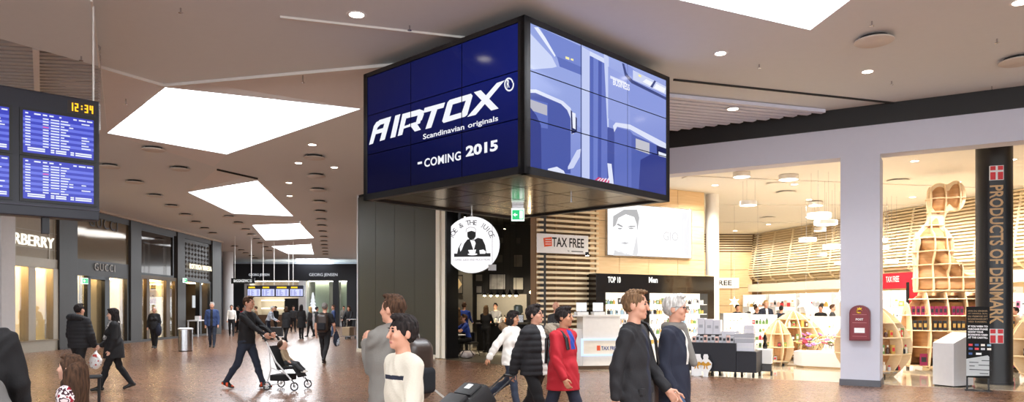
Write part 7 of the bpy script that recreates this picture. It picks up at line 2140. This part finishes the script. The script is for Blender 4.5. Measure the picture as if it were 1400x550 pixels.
B = Body(1.68, hip=(6, -6), hand=((.2, -.4, .95), (-.2, -.4, .95))); person('person in a dark coat with a luggage cart at the right of the far crowd', 477, 38, -10, .02, B, top='cl_furbrown', legs='cl_black', hair='hair_brown', style='long', coat='cl_black2', hem=.1)
def cart(px, Y, rz, label):
    t = thing('luggage_cart', label, 'luggage cart', (ray(px, 0, Y).x, Y, 0), math.radians(rz))
    for s in (1, -1):
        obj('side_frame', MB().tube([(s * .25, .3, 1.0), (s * .25, .25, .2), (s * .25, -.5, .15)], .02, 6), m_steel, t); obj('wheel', MB().cyl((s * .25 - .02, .22, .08), .08, .04, 12, axis=0), m_black, t)
    obj('handle', MB().tube([(-.25, .3, 1.0), (.25, .3, 1.0)], .022, 6), m_steel, t); obj('deck', MB().box(-.24, .24, -.5, .25, .15, .18), m_steel, t); obj('front_wheel', MB().cyl((-.02, -.45, .06), .06, .04, 12, axis=0), m_black, t)
    c_ = thing('suitcase', 'suitcase lying on the %s' % label, 'suitcase', (ray(px, 0, Y).x, Y, .18), math.radians(rz)); obj('shell', MB().box(-.2, .2, -.45, .15, 0, .45), MATS['cl_beige'] if px > 400 else MATS['case_black'], c_, bevel=.04); obj('handle', MB().tube([(-.06, -.16, .45), (-.05, -.16, .49), (.05, -.16, .49), (.06, -.16, .45)], .012, 6), m_black, c_)
cart(374, 36.5, 95, 'steel luggage cart pushed by the stooping person')
cart(477.5, 37.3, -10, 'steel luggage cart at the right of the far crowd')
# ---- cafe people
B = Body(1.74, hip=(80, 84), knee=(84, 80), sit=.47, arm=(40, 45), elbow=(50, 40), lean=14, head=(0, -8)); person('man in a blue t-shirt sitting in the cafe', 640, 24.15, -70, .0125, B, top='cl_blue', legs='cl_black', shoe='cl_white', hair='hair_brown', style='short', bare_arm=True, bare_seat=True)
cf = [(616, 26.0, 60, 'cl_beige', 'hair_brown', 'man in a beige jacket standing at the left of the cafe', 1.74), (626, 25.4, -140, 'cl_furbrown', 'hair_lbrown', 'woman with long hair at the cafe left of the blue shirt', 1.58), (634.5, 26.6, 170, 'cl_blue', 'hair_brown', 'man in a blue top standing at the back of the cafe', 1.78), (664.5, 26.0, 160, 'cl_black', 'hair_lbrown', 'woman with long fair hair in black at the cafe counter', 1.66), (677.5, 28.2, -10, 'cl_charcoal', 'hair_black', 'barista with dark cap behind the cafe counter', 1.76)]
for px, Y, yw, a, hr, lb, H in cf:
    B = Body(H, hip=(3, -3), arm=(20, 24), elbow=(50, 44)); person(lb, px, Y, yw, .016, B, top=a, legs='cl_black', hair=hr, style='long' if 'woman' in lb else 'short', group='people in the cafe')
# ---- shop people
sp_ = [(1034, 27.8, 40, 'cl_black', 'hair_brown', 'brown-haired shop assistant in black behind the gondolas', 1.66), (1047, 27.2, 0, 'cl_navy', 'hair_blond', 'blond man in a dark suit behind the gondolas', 1.86), (1122, 28, -30, 'cl_black', 'hair_black', 'dark-haired customer behind the bright gondola', 1.68), (1138, 26.8, 60, 'cl_charcoal', 'hair_brown', 'customer in grey beside the pale pillar at the back', 1.7), (1008, 29, 10, 'cl_black', 'hair_black', 'customer in black under the FREE sign', 1.7), (1068, 27, 150, 'cl_navy', 'hair_black', 'customer in navy near the gift boxes', 1.66), (1388, 19.0, -80, 'cl_beige', 'hair_black', 'dark-haired customer in beige at the right edge', 1.6), (1226, 26, 170, 'cl_black', 'hair_brown', 'customer in black between pillar and plywood figure', 1.7)]
for px, Y, yw, a, hr, lb, H in sp_:
    B = Body(H, hip=(4, -4), arm=(14, 10), elbow=(40, 20)); person(lb, px, Y, yw, .02, B, top=a, legs='cl_black', hair=hr, style='short', group='people in the shop', coat=a if 'suit' in lb else None, hem=.1, coat_paint=[('cl_white', lambda x, y, z: (np.abs(x) < .04) & (y < -.08) & (z > 1.2))] if 'suit' in lb else ())
